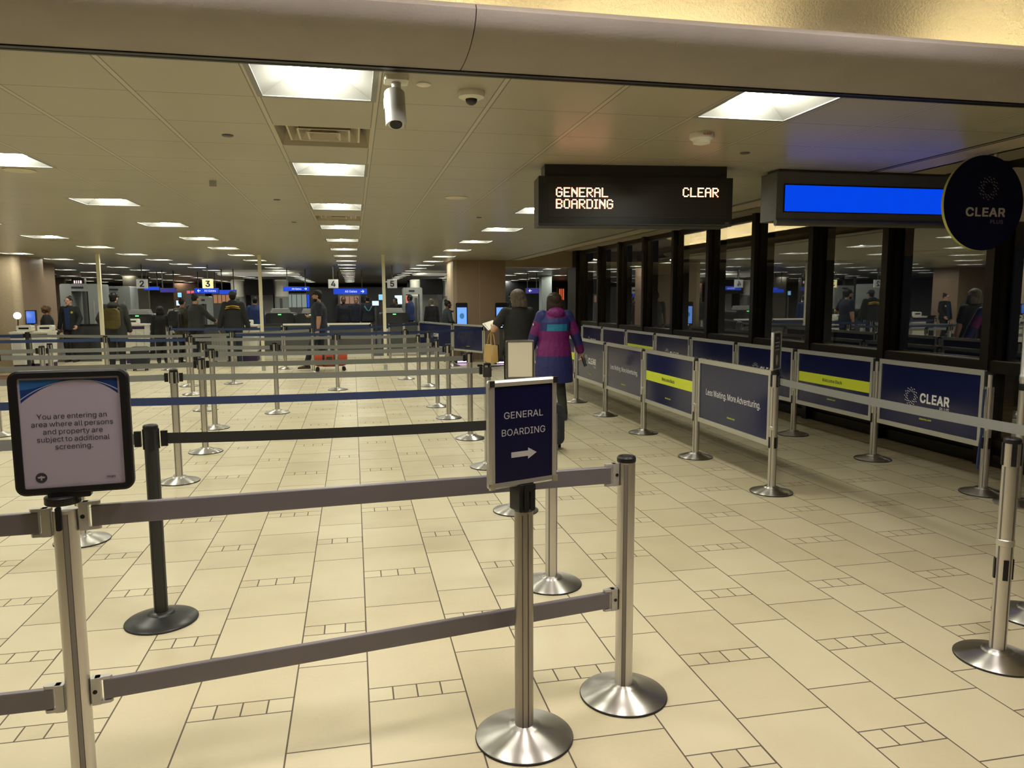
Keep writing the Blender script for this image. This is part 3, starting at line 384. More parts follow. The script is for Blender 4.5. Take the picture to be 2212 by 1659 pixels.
 'l': (260, '192 -3 139 4 102 28 80 65 72 116 72 700 156 700 156 136 159 105 165 86 179 75 201 71 212 72 221 72 227 73 233 75 249 4 237 1 222 -1 207 -3', '10 9 1 2 1 9 3 2 9 9 8 3 4 3 8 8 7 4 5 4 7 7 6 5 11 0 19 17 16 14 16 15 14 11 19 18 12 11 18 13 12 18 18 17 13 17 14 13 10 1 0 0 11 10'),
 'm': (839, '72 0 72 522 154 522 155 406 148 406 162 445 182 476 208 500 237 517 268 528 302 531 354 523 395 496 425 456 442 405 430 405 443 441 464 472 491 497 524 516 561 527 601 531 644 526 684 512 718 487 744 452 761 407 766 351 766 0 682 0 682 349 674 398 650 430 616 449 576 455 543 451 515 440 492 422 475 399 465 372 461 340 461 0 377 0 377 358 370 397 348 428 315 448 274 455 245 451 217 440 192 423 173 398 161 366 156 327 156 0 155 425 436 422', '50 6 5 0 54 53 1 0 53 4 1 53 53 52 4 3 4 52 52 51 3 51 50 3 50 5 3 1 4 2 46 10 47 9 47 10 8 48 47 47 9 8 45 44 13 13 12 45 45 12 46 12 11 46 10 46 11 6 50 49 7 6 49 49 48 7 48 8 7 40 39 15 14 15 39 35 20 19 36 35 18 35 19 18 14 39 38 16 14 38 38 37 16 17 16 37 37 36 17 36 18 17 21 34 33 21 33 22 28 27 30 27 26 30 28 30 29 30 26 31 26 25 31 32 31 25 25 24 32 24 23 32 33 32 23 22 33 23 20 35 34 34 21 20 41 40 42 43 42 40 40 15 43 44 43 15 13 44 15 15 14 56 3 5 55 4 3 55 2 4 55 14 16 56 13 15 56'),
 'n': (564, '156 312 156 0 72 0 72 522 154 522 154 396 141 396 170 457 209 498 257 521 313 529 363 524 406 507 442 480 469 441 486 392 491 331 491 0 407 0 407 324 399 378 376 419 338 444 289 453 253 449 221 437 194 417 174 389 161 354 154 423', '1 0 2 3 2 0 6 3 0 25 24 8 26 25 7 25 8 7 6 0 28 5 6 28 28 27 5 27 26 5 26 7 5 3 6 4 9 23 10 10 23 22 22 11 10 19 18 17 17 16 19 19 16 20 16 15 20 15 14 20 21 20 14 14 13 21 13 12 21 22 21 12 11 22 12 23 9 24 8 24 9 5 7 29 6 5 29 4 6 29'),
 'o': (571, '285 -11 219 -3 161 23 113 63 77 117 54 183 47 258 54 334 77 401 113 455 161 495 219 521 285 529 353 521 411 495 459 455 494 401 517 334 524 258 517 183 494 117 459 63 411 23 353 -3 285 64 333 71 372 91 402 122 423 162 435 208 439 258 435 309 423 355 402 395 372 427 333 447 285 454 238 447 200 427 170 395 149 355 137 309 132 258 137 208 149 162 170 122 200 91 238 71', '5 4 44 44 43 5 6 5 43 43 42 6 42 41 6 7 6 41 41 40 7 8 7 40 0 24 1 47 1 24 1 47 2 46 2 47 10 38 37 37 11 10 2 46 3 46 45 3 4 3 45 44 4 45 8 40 39 9 8 39 39 38 9 38 10 9 12 36 35 35 13 12 25 23 22 22 26 25 34 14 35 13 35 14 20 19 28 29 28 19 19 18 29 30 29 18 31 30 18 18 17 31 32 31 17 17 16 32 26 22 21 27 26 21 21 20 27 20 28 27 32 16 33 16 15 33 34 33 15 14 34 15 23 25 0 24 0 25 11 37 36 36 12 11'),
 'p': (584, '72 -196 72 522 154 522 154 439 163 439 174 456 189 476 209 495 236 513 271 525 315 529 377 521 431 496 475 456 509 403 530 337 537 260 530 183 509 116 476 62 431 22 377 -3 316 -11 272 -7 237 5 210 23 190 43 174 63 163 81 156 81 156 -196 303 64 348 71 385 90 414 121 435 160 447 208 451 261 447 313 435 359 414 399 385 428 348 447 303 454 259 448 222 429 193 400 172 362 159 315 155 261 159 206 172 158 193 119 222 89 259 71', '1 3 2 50 29 51 29 50 0 1 0 50 49 1 50 1 49 48 3 1 48 48 47 3 24 54 25 53 25 54 25 53 26 27 26 53 6 5 45 7 6 45 45 44 7 44 8 7 0 30 29 27 53 28 53 52 28 29 28 52 51 29 52 3 47 46 4 3 46 46 45 4 45 5 4 31 23 22 22 32 31 43 10 9 11 42 41 32 22 21 21 33 32 10 43 42 42 11 10 18 17 35 36 35 17 17 16 36 37 36 16 38 37 16 16 15 38 39 38 15 15 14 39 33 21 20 20 19 33 34 33 19 19 18 34 18 35 34 39 14 40 14 13 40 41 40 13 13 12 41 11 41 12 54 24 23 23 31 54 43 9 44 8 44 9'),
 'r': (357, '72 0 72 522 154 522 154 442 159 442 179 477 210 505 249 523 293 529 304 529 315 529 327 529 335 528 335 443 328 445 316 446 301 448 285 448 250 444 219 433 193 415 173 390 161 360 156 326 156 0', '24 23 0 1 0 23 1 3 2 4 21 20 1 23 22 3 1 22 22 21 3 21 4 3 8 17 16 7 18 17 17 8 7 13 12 14 11 14 12 14 11 15 10 15 11 15 10 16 10 9 16 8 16 9 4 20 19 5 4 19 6 5 19 19 18 6 18 7 6'),
 's': (502, '250 -11 199 -7 154 5 116 25 85 52 62 87 49 130 129 147 145 109 171 83 206 68 249 62 298 68 336 86 361 111 369 141 364 166 350 187 325 202 292 213 205 234 143 256 99 286 73 327 64 377 71 419 89 456 119 487 158 510 205 524 257 529 307 525 349 513 384 493 411 467 432 435 446 399 369 381 355 409 334 434 302 452 258 458 215 452 180 436 157 412 149 381 155 355 171 335 198 319 236 307 316 288 378 266 421 236 447 196 456 147 449 103 430 65 399 33 358 9 307 -6', '3 8 4 5 4 8 8 7 5 6 5 7 24 23 45 25 24 45 0 11 1 10 1 11 20 49 48 28 43 42 42 29 28 1 10 2 10 9 2 3 2 9 8 3 9 20 48 21 48 47 21 22 21 47 47 46 22 23 22 46 45 23 46 25 45 44 26 25 44 27 26 44 44 43 27 43 28 27 40 31 41 30 41 31 12 59 58 58 13 12 18 50 19 39 32 40 31 40 32 14 57 56 56 55 14 15 14 55 55 54 15 16 15 54 54 53 16 53 52 16 36 35 37 13 58 57 57 14 13 16 52 17 52 51 17 18 17 51 50 18 51 37 35 38 35 34 38 39 38 34 34 33 39 32 39 33 11 0 59 59 12 11 49 20 19 19 50 49 29 42 41 41 30 29'),
 't': (313, '280 522 280 450 9 450 9 522 89 648 173 648 173 134 177 105 187 84 206 73 234 69 244 69 255 70 267 72 278 74 293 2 280 -1 264 -4 248 -5 232 -6 172 3 127 29 99 71 89 128 173 522 173 450 89 450 89 522', '9 8 20 20 8 21 22 21 8 8 7 22 23 22 7 7 6 23 25 26 6 12 18 17 10 19 18 11 10 18 18 12 11 13 16 15 14 13 15 12 17 16 16 13 12 9 20 19 19 10 9 24 27 25 5 4 24 1 0 24 25 1 24 23 6 26 3 2 26 27 3 26 26 25 27 27 24 4'),
 'u': (564, '251 -7 201 -2 158 15 122 42 95 81 78 130 72 191 72 522 156 522 156 198 164 144 188 103 226 78 275 69 311 73 343 85 369 105 390 133 403 168 407 210 407 522 491 522 491 0 410 0 410 126 423 126 393 64 354 23 306 1 410 99', '6 5 9 7 6 9 9 8 7 12 1 0 0 13 12 1 12 2 11 2 12 2 11 3 4 3 11 11 10 4 5 4 10 9 5 10 14 28 27 15 14 27 27 26 15 26 16 15 24 25 18 19 18 25 25 22 19 22 21 19 20 19 21 22 25 23 16 26 24 17 16 24 24 18 17 13 0 28 28 14 13 24 26 29 25 24 29 23 25 29'),
 'v': (536, '224 0 24 522 116 522 227 213 244 166 257 120 270 73 283 29 253 29 266 73 279 120 292 166 308 213 420 522 511 522 311 0 268 80', '0 3 1 2 1 3 8 9 0 9 5 0 5 4 0 3 0 4 12 15 14 14 13 12 6 7 15 10 6 15 11 10 15 15 12 11 8 0 15 15 7 8 9 8 7 7 6 9 9 6 16 6 10 16 5 9 16'),
 'w': (780, '189 0 31 522 120 522 184 294 197 244 212 188 226 126 241 57 227 57 241 124 255 185 270 242 284 294 347 522 436 522 498 294 511 243 525 187 539 125 553 57 538 57 553 124 568 186 583 242 597 294 661 522 749 522 591 0 507 0 439 236 429 273 419 310 409 347 400 386 390 425 381 465 400 465 381 386 371 347 361 309 351 272 341 236 273 0 234 90 546 92', '0 4 1 4 3 1 2 1 3 8 7 43 8 6 0 6 5 0 4 0 5 11 10 41 41 12 11 12 41 40 40 39 12 39 38 12 38 37 12 37 35 12 35 13 12 8 0 42 7 8 42 9 7 42 42 41 9 41 10 9 34 33 36 16 15 29 30 29 15 30 15 31 32 31 15 33 32 15 15 14 33 36 33 14 20 19 44 23 22 27 25 24 26 26 24 27 23 27 24 21 19 27 27 22 21 27 19 28 19 20 28 20 18 28 29 28 18 18 17 29 16 29 17 35 37 34 34 36 35 13 35 36 36 14 13 7 9 43 6 8 43 19 21 44 18 20 44'),
 'x': (521, '29 0 236 300 235 235 39 522 138 522 203 420 226 383 247 349 266 315 285 283 241 283 261 315 279 349 298 383 321 420 388 522 484 522 287 232 287 295 492 0 395 0 318 117 295 153 275 187 257 219 238 250 281 250 263 219 245 187 227 153 204 117 126 0 213 267 263 320 309 264 260 214', '0 31 30 4 3 5 1 2 25 25 10 1 28 24 2 25 2 24 1 10 11 11 7 1 28 2 29 30 29 2 0 30 2 2 1 32 5 3 1 6 5 1 1 7 6 9 26 17 17 18 9 27 23 17 17 26 27 9 18 8 12 8 18 20 19 21 16 15 14 17 23 22 22 21 17 21 19 17 17 19 34 18 17 34 16 14 18 14 13 18 12 18 13 24 28 35 24 35 27 27 26 24 25 24 26 10 25 26 26 9 10 11 10 9 9 8 11 11 8 33 1 3 32 0 2 32 8 12 33 7 11 33 16 18 34 23 27 35'),
 'y': (536, '65 -191 85 -118 98 -120 122 -124 143 -122 162 -115 179 -102 194 -80 207 -49 224 -2 24 522 116 522 227 213 243 166 257 119 270 73 283 29 253 29 266 73 279 120 292 166 308 213 420 522 511 522 281 -80 263 -117 243 -147 219 -170 192 -187 161 -196 126 -200 106 -199 89 -197 75 -194 268 80', '33 1 0 2 32 31 32 2 33 1 33 2 29 4 30 3 30 4 4 29 28 28 5 4 30 3 31 2 31 3 14 13 9 22 21 23 23 21 16 20 16 21 23 16 24 15 18 16 19 15 16 16 20 19 24 16 9 17 9 16 16 18 17 9 17 18 14 9 18 18 15 34 15 19 34 5 28 27 6 5 27 27 26 6 7 6 26 26 25 7 25 24 7 8 7 24 24 9 8 9 13 12 11 10 12 12 10 9 14 18 34'),
}
_txt = {}
def text2d(body, bold=0.0):
    """flattened outlines of a line of lettering; heavier letters are four thin layers, each a hair above the last"""
    k = (body, bold)
    if k in _txt: return _txt[k]
    vs, fs, x = [], [], 0.0
    for ch in body:
        if ch == ' ': x += 0.19; continue
        adv, p, t = GLYPH[ch]; p = [int(q)/1000 for q in p.split()]; t = [int(q) for q in t.split()]
        for n, (bx, by) in enumerate(((0, 0),) if not bold else ((bold, bold), (-bold, bold), (bold, -bold), (-bold, -bold))):
            o = len(vs); vs += [(x+p[i]+bx, p[i+1]+by, n) for i in range(0, len(p), 2)]
            fs += [(t[i]+o, t[i+1]+o, t[i+2]+o) for i in range(0, len(t), 3)]
        x += adv/1000+bold*1.2
    x0 = min(v[0] for v in vs); x1 = max(v[0] for v in vs)
    _txt[k] = ([(a-x0, b, n) for a, b, n in vs], fs, x1-x0); return _txt[k]
def put_text(mb, body, o, u, v, width=None, cap=None, align='C', bold=0.0, sx=1.0):
    """lettering; width or capital height fixes the size; o is the baseline point"""
    vs, fs, wd = text2d(body, bold)
    k = width/wd if width else cap/0.70
    ky = k if not (width and cap) else cap/0.70
    off = {'C': -wd/2, 'L': 0, 'R': -wd}[align]
    o, u, v = Vector(o), Vector(u), Vector(v); n = u.cross(v).normalized()
    return mb.add([o+u*((x+off)*k*sx)+v*(y*ky)+n*(0.0003*q) for x, y, q in vs], fs)

# ---------------------------------------------------------------- naming helpers
def tag(o, label, cat, group=None, kind=None):
    if label: o['label'] = label
    if cat: o['category'] = cat
    if group: o['group'] = group
    if kind: o['kind'] = kind
    return o
def thing(name, label, cat, loc=(0, 0, 0), rz=0.0, group=None):
    o = bpy.data.objects.new(name, None); o.empty_display_size = 0.1; C.objects.link(o)
    o.location = loc; o.rotation_euler = (0, 0, rz)
    return tag(o, label, cat, group)
def struct(name, mb, m, parent=None, **kw):
    o = mb.build(name, m, parent, **kw)
    if not parent: o['kind'] = 'structure'
    return o
def dup(root, label, loc, rz=0.0, group=None):
    r = root.copy(); C.objects.link(r); r.location = loc; r.rotation_euler = (0, 0, rz)
    r['label'] = label
    if group: r['group'] = group
    for ch in list(root.children):
        c = ch.copy(); C.objects.link(c); c.parent = r
        for g in list(ch.children):
            d = g.copy(); C.objects.link(d); d.parent = c
    return r
ORD = ['first', 'second', 'third', 'fourth', 'fifth', 'sixth', 'seventh', 'eighth', 'ninth', 'tenth', 'eleventh', 'twelfth', 'thirteenth', 'fourteenth', 'fifteenth', 'sixteenth', 'seventeenth', 'eighteenth', 'nineteenth', 'twentieth', 'twenty-first', 'twenty-second']

# ================================================================ the setting
CH = 2.70        # ceiling height
WX = 6.25        # plane of the window wall
struct('floor', MB().box(-19, 15, -4, 22.35, -0.12, 0.0), FLOOR, smooth=False)
struct('floor_far', MB().box(-19, 15, 22.35, 64, -0.12, 0.0), noisy('dark_carpet', (0.055, 0.05, 0.045), (0.085, 0.078, 0.07), 5, 0.8), smooth=False)
XR, YB = 4.2, 20.35     # ceiling edge along the windows; where the hall widens
troffers, vents = {}, {}
lights = []
for i in range(-6, 5):
    for j in range(0, 19):
        x0 = GX0+GDX*4*i; y0 = GY0+GDY*4*j
        if x0+GDX > XR and y0 < YB+0.3: continue
        if x0 > 13: continue
        px_ = (Vector((x0, y0, CH))-Vector((0, 0, EYE)))
        vis = px_.dot(_f) > 0 and abs(px_.dot(_r)/px_.dot(_f)) < 0.74
        if not vis and not (-3 <= i <= 1): continue
        troffers[(4*i, 4*j)] = 1; lights.append((i, j, x0, y0))
for k, c in (((0, 2), 'first'), ((0, 10), 'second'), ((0, 18), 'third'), ((0, 26), 'fourth'), ((-8, 17), 'a'), ((-4, 21), 'b')):
    vents[k] = 1
mb = MB()
ix0, ix1 = -30, 24
for i in range(ix0, ix1):
    for j in range(0, 94):
        if (i, j) in troffers or (i, j) in vents: continue
        a, b = GX0+GDX*i, GX0+GDX*(i+1); c, d = GY0+GDY*j, GY0+GDY*(j+1)
        if c < YB:
            if a >= XR: continue
            b = min(b, XR)
        if (i, j) == (0, 0): pass
        mb.add([(a, c, CH), (b, c, CH), (b, d, CH), (a, d, CH)], [(0, 3, 2, 1)])
struct('ceiling', mb, CEIL, smooth=False)
struct('roof_slab', MB().box(-19, 6.2, 3.6, 64, 3.05, 3.2), GREYD, smooth=False)
# bulkhead with a rounded nose, and the lit cove above it
prof = [(3.50, 2.70), (3.43, 2.696), (3.36, 2.694), (3.28, 2.697), (3.20, 2.706), (3.13, 2.722), (3.08, 2.742), (3.045, 2.768), (3.03, 2.80), (3.05, 2.825), (3.10, 2.83), (3.47, 2.83), (3.50, 2.80)]
struct('trim_1', MB().loft([[(x, y, z) for y, z in prof] for x in (-12, 0.50)]), PLAS, ang=60)
struct('trim_2', MB().loft([[(x, y, z) for y, z in prof] for x in (0.504, WX)]), PLAS, ang=60)
mb = MB()
mb.box(-12, XR+0.002, 3.490, 3.522, CH-0.007, CH+0.012); mb.box(-12, XR+0.002, 3.543, 3.563, CH-0.004, CH+0.012)
struct('trim_3', mb, BLK, smooth=False)
cp = [(3.47, 2.83), (3.47, 2.98), (3.45, 3.06), (3.40, 3.13), (3.32, 3.18), (3.2, 3.21), (3.0, 3.22), (0.0, 3.22), (-4.0, 3.22)]
struct('ceiling_upper', MB().loft([[(x, y, z) for y, z in cp]+[(x, y, z+0.1) for y, z in reversed(cp)] for x in (-12, WX)]), STUC, ang=60)
TUBE_SEGS = [(-11+1.32*k, -11+1.32*k+1.16) for k in range(10)]+[(2.85, 4.0), (4.1, 5.15), (5.25, 6.15)]
for k, (a, b) in enumerate(TUBE_SEGS):
    t = thing('cove_light', f'fluorescent tube hidden in the cove above the bulkhead, {ORD[k]} from its left end', 'light', ((a+b)/2, 3.28, 2.832), 0, 'tubes in the cove')
    MB().cyl((-(b-a)/2, 0, 0.025), ((b-a)/2, 0, 0.025), 0.013, n=8).build('tube', TUBE, t)
    MB().box(-(b-a)/2, (b-a)/2, -0.02, 0.02, 0, 0.010).build('batten', WHITE, t, smooth=False)
struct('wall_back', MB().box(-12, WX, -4.1, -4.0, 0, 3.3), PLAS, smooth=False)
struct('wall_left', MB().box(-18.1, -18, -4, 64, 0, 3.1), noisy('dark_wall', (0.05, 0.045, 0.04), (0.06, 0.055, 0.05), 3, 0.7), smooth=False)
struct('wall_far', MB().box(-18, 15, 60, 60.1, 0, 3.1), MAT['dark_wall'], smooth=False)
struct('wall_right', MB().box(14.4, 14.5, 20.5, 60, 0, 3.1), MAT['dark_wall'], smooth=False)
# strip of soffit by the windows, the step up and the higher strip above the glass
mb = MB(); mb.box(XR+0.05, 4.59, 3.5, YB, CH, CH+0.05); mb.box(4.55, 4.59, 3.5, YB, CH, 2.97); mb.box(4.55, WX, 3.5, YB, 2.96, 3.02)
struct('soffit_right', mb, SOFF, smooth=False)
mb = MB(); mb.box(XR-0.005, XR+0.012, 3.5, YB, CH-0.003, CH+0.02); mb.box(XR+0.036, XR+0.050, 3.5, YB, CH-0.003, CH+0.02)
struct('trim_4', mb, BLK, smooth=False)
struct('trim_5', MB().box(XR+0.012, XR+0.036, 3.5, YB, CH-0.001, CH+0.02), SOFF, smooth=False)
struct('header', MB().box(4.10, WX+0.2, YB-0.05, YB+0.35, 2.52, 2.99), GRANL, smooth=False)
# window wall
MUL = [1.65, 3.17, 4.70, 6.22, 7.72, 9.19, 10.70, 12.24, 13.72, 15.25, 16.80, 18.29, 19.865]
mb = MB()
for k, y in enumerate(MUL):
    m2 = MB(); m2.box(6.08, 6.30, y, y+0.10, 0.0, 2.96); m2.box(6.17, 6.21, y-0.03, y, 1.05, 2.9); m2.box(6.17, 6.21, y+0.10, y+0.13, 1.05, 2.9)
    struct(f'trim_{6+k}', m2, BRONZE, smooth=False)
for k in range(len(MUL)-1):
    a, b = MUL[k]+0.10, MUL[k+1]
    f = MB(); f.box(6.17, 6.29, a, b, 2.87, 2.96); f.box(6.10, 6.29, a, b, 0.93, 1.045); f.box(6.17, 6.29, a, b, 0.20, 0.27); f.box(6.15, 6.29, a, b, 0.0, 0.12)
    wo = struct(f'window_{k+1}', f, BRONZE, smooth=False)
    MB().box(WX, WX+0.012, a, b, 1.045, 2.87).build('pane', GLASS, wo, smooth=False)
    MB().box(WX, WX+0.012, a, b, 0.27, 0.93).build('lower_pane', GLASS, wo, smooth=False)
    MB().box(6.13, 6.17, a, b, 1.045, 1.052).build('sill_bead', mat('bead', (0.22, 0.18, 0.13), 0.3, 0.8), wo, smooth=False)
    MB().box(6.20, 6.29, a, b, 0.12, 0.20).build('kick_plate', BLK, wo, smooth=False)
struct('trim_20', MB().box(6.0, 6.35, 19.965, 20.75, 0, 2.96), BRONZE, smooth=False)
# the room beyond the glass, with a lit cove of its own
cx0 = 8.0
pf = [(cx0+(3.03-y)*-1.0, z+0.025) for y, z in prof[:9]]+[(cx0+0.03, 2.80), (cx0+0.06, 2.785), (cx0+0.44, 2.785), (cx0+0.47, 2.80)]
mb = MB()
rings = []
for yy in (3.0, 18.6): rings.append([(x, yy, z) for x, z in pf])
mb.loft(rings)
# rounded end of the nose
rr = []
for t in range(0, 91, 15):
    a = R(t); rr.append([(cx0+0.47-(cx0+0.47-x)*math.cos(a), 18.6+(cx0+0.47-x)*math.sin(a), z) for x, z in pf])
mb.loft(rr)
struct('trim_21', mb, PLAS, ang=60)
struct('trim_22', MB().box(cx0+0.47, cx0+6, 3, 19.3, 2.71, 2.76), SOFF, smooth=False)
cpx = [(cx0+0.44, 2.79), (cx0+0.44, 3.0), (cx0+0.40, 3.10), (cx0+0.30, 3.18), (cx0+0.1, 3.23), (6.36, 3.25)]
struct('ceiling_beyond', MB().loft([[(x, yy, z) for x, z in cpx]+[(x, yy, z+0.1) for x, z in reversed(cpx)] for yy in (3.0, 18.9)]), STUC, ang=60)
for k in range(9):
    y0 = 8.0+1.18*k
    t = thing('cove_light', f'fluorescent tube in the cove beyond the window wall, {ORD[k]} from the near end', 'light', (cx0+0.27, y0+0.55, 2.787), PI/2, 'tubes in the cove beyond the glass')
    MB().cyl((-0.56, 0, 0.025), (0.56, 0, 0.025), 0.013, n=8).build('tube', TUBEB, t)
    MB().box(-0.56, 0.56, -0.02, 0.02, 0, 0.010).build('batten', WHITE, t, smooth=False)
# columns
mb = MB(); mb.box(2.76, 3.375, YB-0.05, YB+1.35, 0, CH); mb.box(3.385, 4.10, YB-0.05, YB+1.35, 0, CH); mb.box(2.80, 4.06, YB-0.03, YB+1.3, 0, CH)
o = struct('column_centre', mb, GRAN, smooth=False)
MB().box(2.66, 2.76, YB-0.045, YB+1.35, 0, CH).build('side_slab', GRANL, o, smooth=False)
MB().box(3.375, 3.385, YB-0.052, YB-0.03, 0, CH).build('seam', mat('seam', (0.42, 0.38, 0.32), 0.5), o, smooth=False)
mb = MB(); mb.box(-9.0, -7.62, 19.25, 20.7, 0, CH)
o = struct('column_left', mb, GRANL, smooth=False)
MB().lathe([(0.16, 0), (0.16, CH)], 20, (-7.62, 19.41, 0)).build('rounded_corner', GRANL, o)
MB().box(-7.62, -7.46, 19.41, 20.7, 0, CH).build('side_slab', GRAN, o, smooth=False)
struct('column_left_rear', MB().box(-9.8, -8.36, 22.8, 24.0, 0, CH), GRAN, smooth=False)

# ---------------------------------------------------------------- ceiling lights
def make_troffer():
    t = thing('ceiling_light', '', 'ceiling light'); W, D = GDX/2, GDY/2
    h = MB(); a = 0.028; zt = 0.085
    def ring(x, y, z): return [(-x, -y, z), (x, -y, z), (x, y, z), (-x, y, z)]
    h.loft([ring(W, D, 0.0), ring(W-a, D-a, -0.001), ring(W-a, D-a, 0.004), ring(W-0.16, D-0.10, zt)], cap=False)
    h.add(ring(W-0.16, D-0.10, zt), [(0, 1, 2, 3)])
    h.build('housing', TROFW, t, smooth=False)
    l = MB(); n = 8; rings = []
    for s_ in (-1, 1):
        pass
    hw = 0.125
    for yy, sc_ in ((-D+0.075, 0.25), (-D+0.095, 0.75), (-D+0.14, 1.0), (D-0.14, 1.0), (D-0.095, 0.75), (D-0.075, 0.25)):
        rings.append([(hw*math.cos(PI*k/n), yy, zt-0.004-0.055*sc_*math.sin(PI*k/n)) for k in range(n+1)])
    vs = [p for r_ in rings for p in r_]; fs = []
    for i in range(len(rings)-1):
        for k in range(n): fs.append((i*(n+1)+k, i*(n+1)+k+1, (i+1)*(n+1)+k+1, (i+1)*(n+1)+k))
    l.add(vs, fs); l.build('lens', LENS, t)
    return t
ROWN = {-6: 'row farthest out to the left', -5: 'sixth row left of the middle', -4: 'fourth row left of the middle', -3: 'third row left of the middle', -2: 'second row left of the middle', -1: 'row just left of the middle', 0: 'middle row running straight away', 1: 'row just right of the middle', 2: 'row past the brown column', 3: 'second row past the brown column', 4: 'third row past the brown column'}
ROWN[-5] = 'fifth row left of the middle'
proto = None; cnt = {}
for i, j, x0, y0 in lights:
    k = cnt.get(i, 0); cnt[i] = k+1
    lab = f'square recessed ceiling light, {ORD[k]} from the front in the {ROWN[i]}'
    loc = (x0+GDX/2, y0+GDY/2, CH)
    if proto is None:
        proto = make_troffer(); proto['label'] = lab; proto['group'] = 'recessed ceiling lights'; proto.location = loc
    else: dup(proto, lab, loc, 0, 'recessed ceiling lights')
for k, (x, y) in enumerate([(-1.0, 2.15), (0.7, 2.15), (2.3, 2.15)]):  # three unseen lights added above the frame to brighten the near floor
    q = dup(proto, f'added fill light out of frame, near side of the bulkhead, {ORD[k]} of three', (x, y, 3.128), 0, 'recessed ceiling lights')
    for ch in q.children:
        if ch.name.startswith('lens'): ch.data = ch.data.copy(); ch.data.materials[0] = LENS_FILL
# air vents
def make_vent(lab, loc, group='square air vents'):
    t = thing('ceiling_vent', lab, 'vent', loc, 0, group); W, D = GDX/2, GDY/2
    def ring(x, y, z): return [(-x, -y, z), (x, -y, z), (x, y, z), (-x, y, z)]
    h = MB(); h.loft([ring(W, D, 0), ring(W-0.015, D-0.015, -0.001), ring(W-0.05, D-0.05, 0.11)], cap=False); h.build('frame', VENT, t, smooth=False)
    MB().add(ring(W-0.05, D-0.05, 0.112), [(0, 1, 2, 3)]).build('duct', DARKV, t, smooth=False)
    for a, z in ((0.075, 0.02), (0.135, 0.012), (0.195, 0.005)):
        x, y = W-a, D-a
        m2 = MB(); m2.loft([ring(x, y, z), ring(x-0.012, y-0.012, z-0.001), ring(x-0.05, y-0.05, z+0.06), ring(x-0.055, y-0.05, z+0.062)], cap=False)
        m2.build('louvre', VENT, t, smooth=False)
    return t
VL = {(0, 2): 'square air vent right behind the nearest ceiling light', (0, 10): 'square air vent in the middle row behind the third light', (0, 18): 'square air vent in the middle row behind the fifth light', (0, 26): 'square air vent far down the middle row', (-8, 17): 'dark square air vent far left near the brown column', (-4, 21): 'dark square air vent in the row just left of the middle'}
for (i, j) in vents:
    make_vent(VL[(i, j)], (GX0+GDX*(i+0.5), GY0+GDY*(j+0.5), CH))

# ceiling devices
t = thing('bullet_camera', 'grey bullet security camera hanging from the ceiling beside the nearest light', 'camera', (0.225, 3.66, CH))
MB().prism(rrect(0.11, 0.11, 0.015), (0, 0, 0), (1, 0, 0), (0, 1, 0), (0, 0, -1), 0.022).build('mount_plate', WHITE, t)
MB().tube([(0, 0, -0.02), (0, 0, -0.07), (-0.004, -0.012, -0.10)], [0.022, 0.021, 0.020], 14).build('arm', GREYL, t)
Mx = Matrix.Translation((-0.008, -0.02, -0.145)) @ Matrix.Rotation(R(62), 4, 'X') @ Matrix.Rotation(R(10), 4, 'Y')
b = MB(); b.tube([Mx @ Vector((0, 0.09, 0)), Mx @ Vector((0, 0.07, 0)), Mx @ Vector((0, -0.085, 0)), Mx @ Vector((0, -0.09, 0))], [0.034, 0.040, 0.040, 0.036], 20)
b.build('body', mat('camera_silver', (0.55, 0.55, 0.52), 0.3, 0.4), t)
b = MB(); b.tube([Mx @ Vector((0, -0.088, 0)), Mx @ Vector((0, -0.094, 0))], [0.030, 0.028], 18); b.build('lens', BLK, t)
b = MB(); b.loft([[Mx @ Vector((0.048*math.cos(R(a)), y, 0.048*math.sin(R(a)))) for a in list(range(-10, 191, 20))]+[Mx @ Vector((0.044*math.cos(R(a)), y, 0.044*math.sin(R(a)))) for a in list(range(190, -11, -20))] for y in (0.085, -0.105)])
b.build('sun_shield', mat('shield_grey', (0.42, 0.42, 0.40), 0.35, 0.3), t)
b = MB(); b.box(-0.044, 0.044, 0.02, 0.08, -0.044, -0.02, Mx); b.build('rear_cover', GREYD, t)
t = thing('dome_camera', 'white dome security camera on the ceiling right of the bullet camera', 'camera', (0.605, 3.83, CH))
MB().lathe([(0.066, 0), (0.068, -0.012), (0.064, -0.028), (0.045, -0.036), (0.03, -0.037)], 28).build('housing', WHITE, t)
MB().lathe([(0.030, -0.034), (0.029, -0.046), (0.022, -0.058), (0.010, -0.065), (0.002, -0.066)], 20).build('dome', BLKP, t)
t = thing('smoke_detector', 'white smoke detector with a red word on the ceiling above the amber sign', 'smoke detector', (2.17, 4.50, CH))
MB().lathe([(0.075, 0), (0.078, -0.02), (0.074, -0.034), (0.056, -0.045), (0.052, -0.062), (0.030, -0.068), (0.004, -0.068)], 28).build('body', WHITE, t)
m2 = MB(); put_text(m2, 'ALERT', (0.0, -0.078, -0.024), (1, 0, 0), (0, 0.05, 1), width=0.055, bold=0.02); m2.build('lettering', mat('red_print', (0.6, 0.05, 0.03), 0.5), t, smooth=False)
def disc(name, lab, cat, x, y, r, m, h=0.012, group=None):
    return tag(MB().lathe([(r, 0), (r, -h*0.5), (r*0.8, -h), (0.002, -h)], 24).build(name, m, loc=(x, y, CH)), lab, cat, group)
SPK = mat('speaker_paint', (0.60, 0.54, 0.40), 0.5)
disc('ceiling_speaker', 'round cream ceiling speaker left of the amber sign', 'speaker', 1.06, 7.75, 0.115, SPK)
disc('ceiling_speaker', 'round cream ceiling speaker beside the light at the left edge', 'speaker', -2.55, 6.75, 0.115, SPK)
disc('ceiling_speaker', 'small round speaker between the amber and blue signs', 'speaker', 3.3, 7.2, 0.115, SPK)
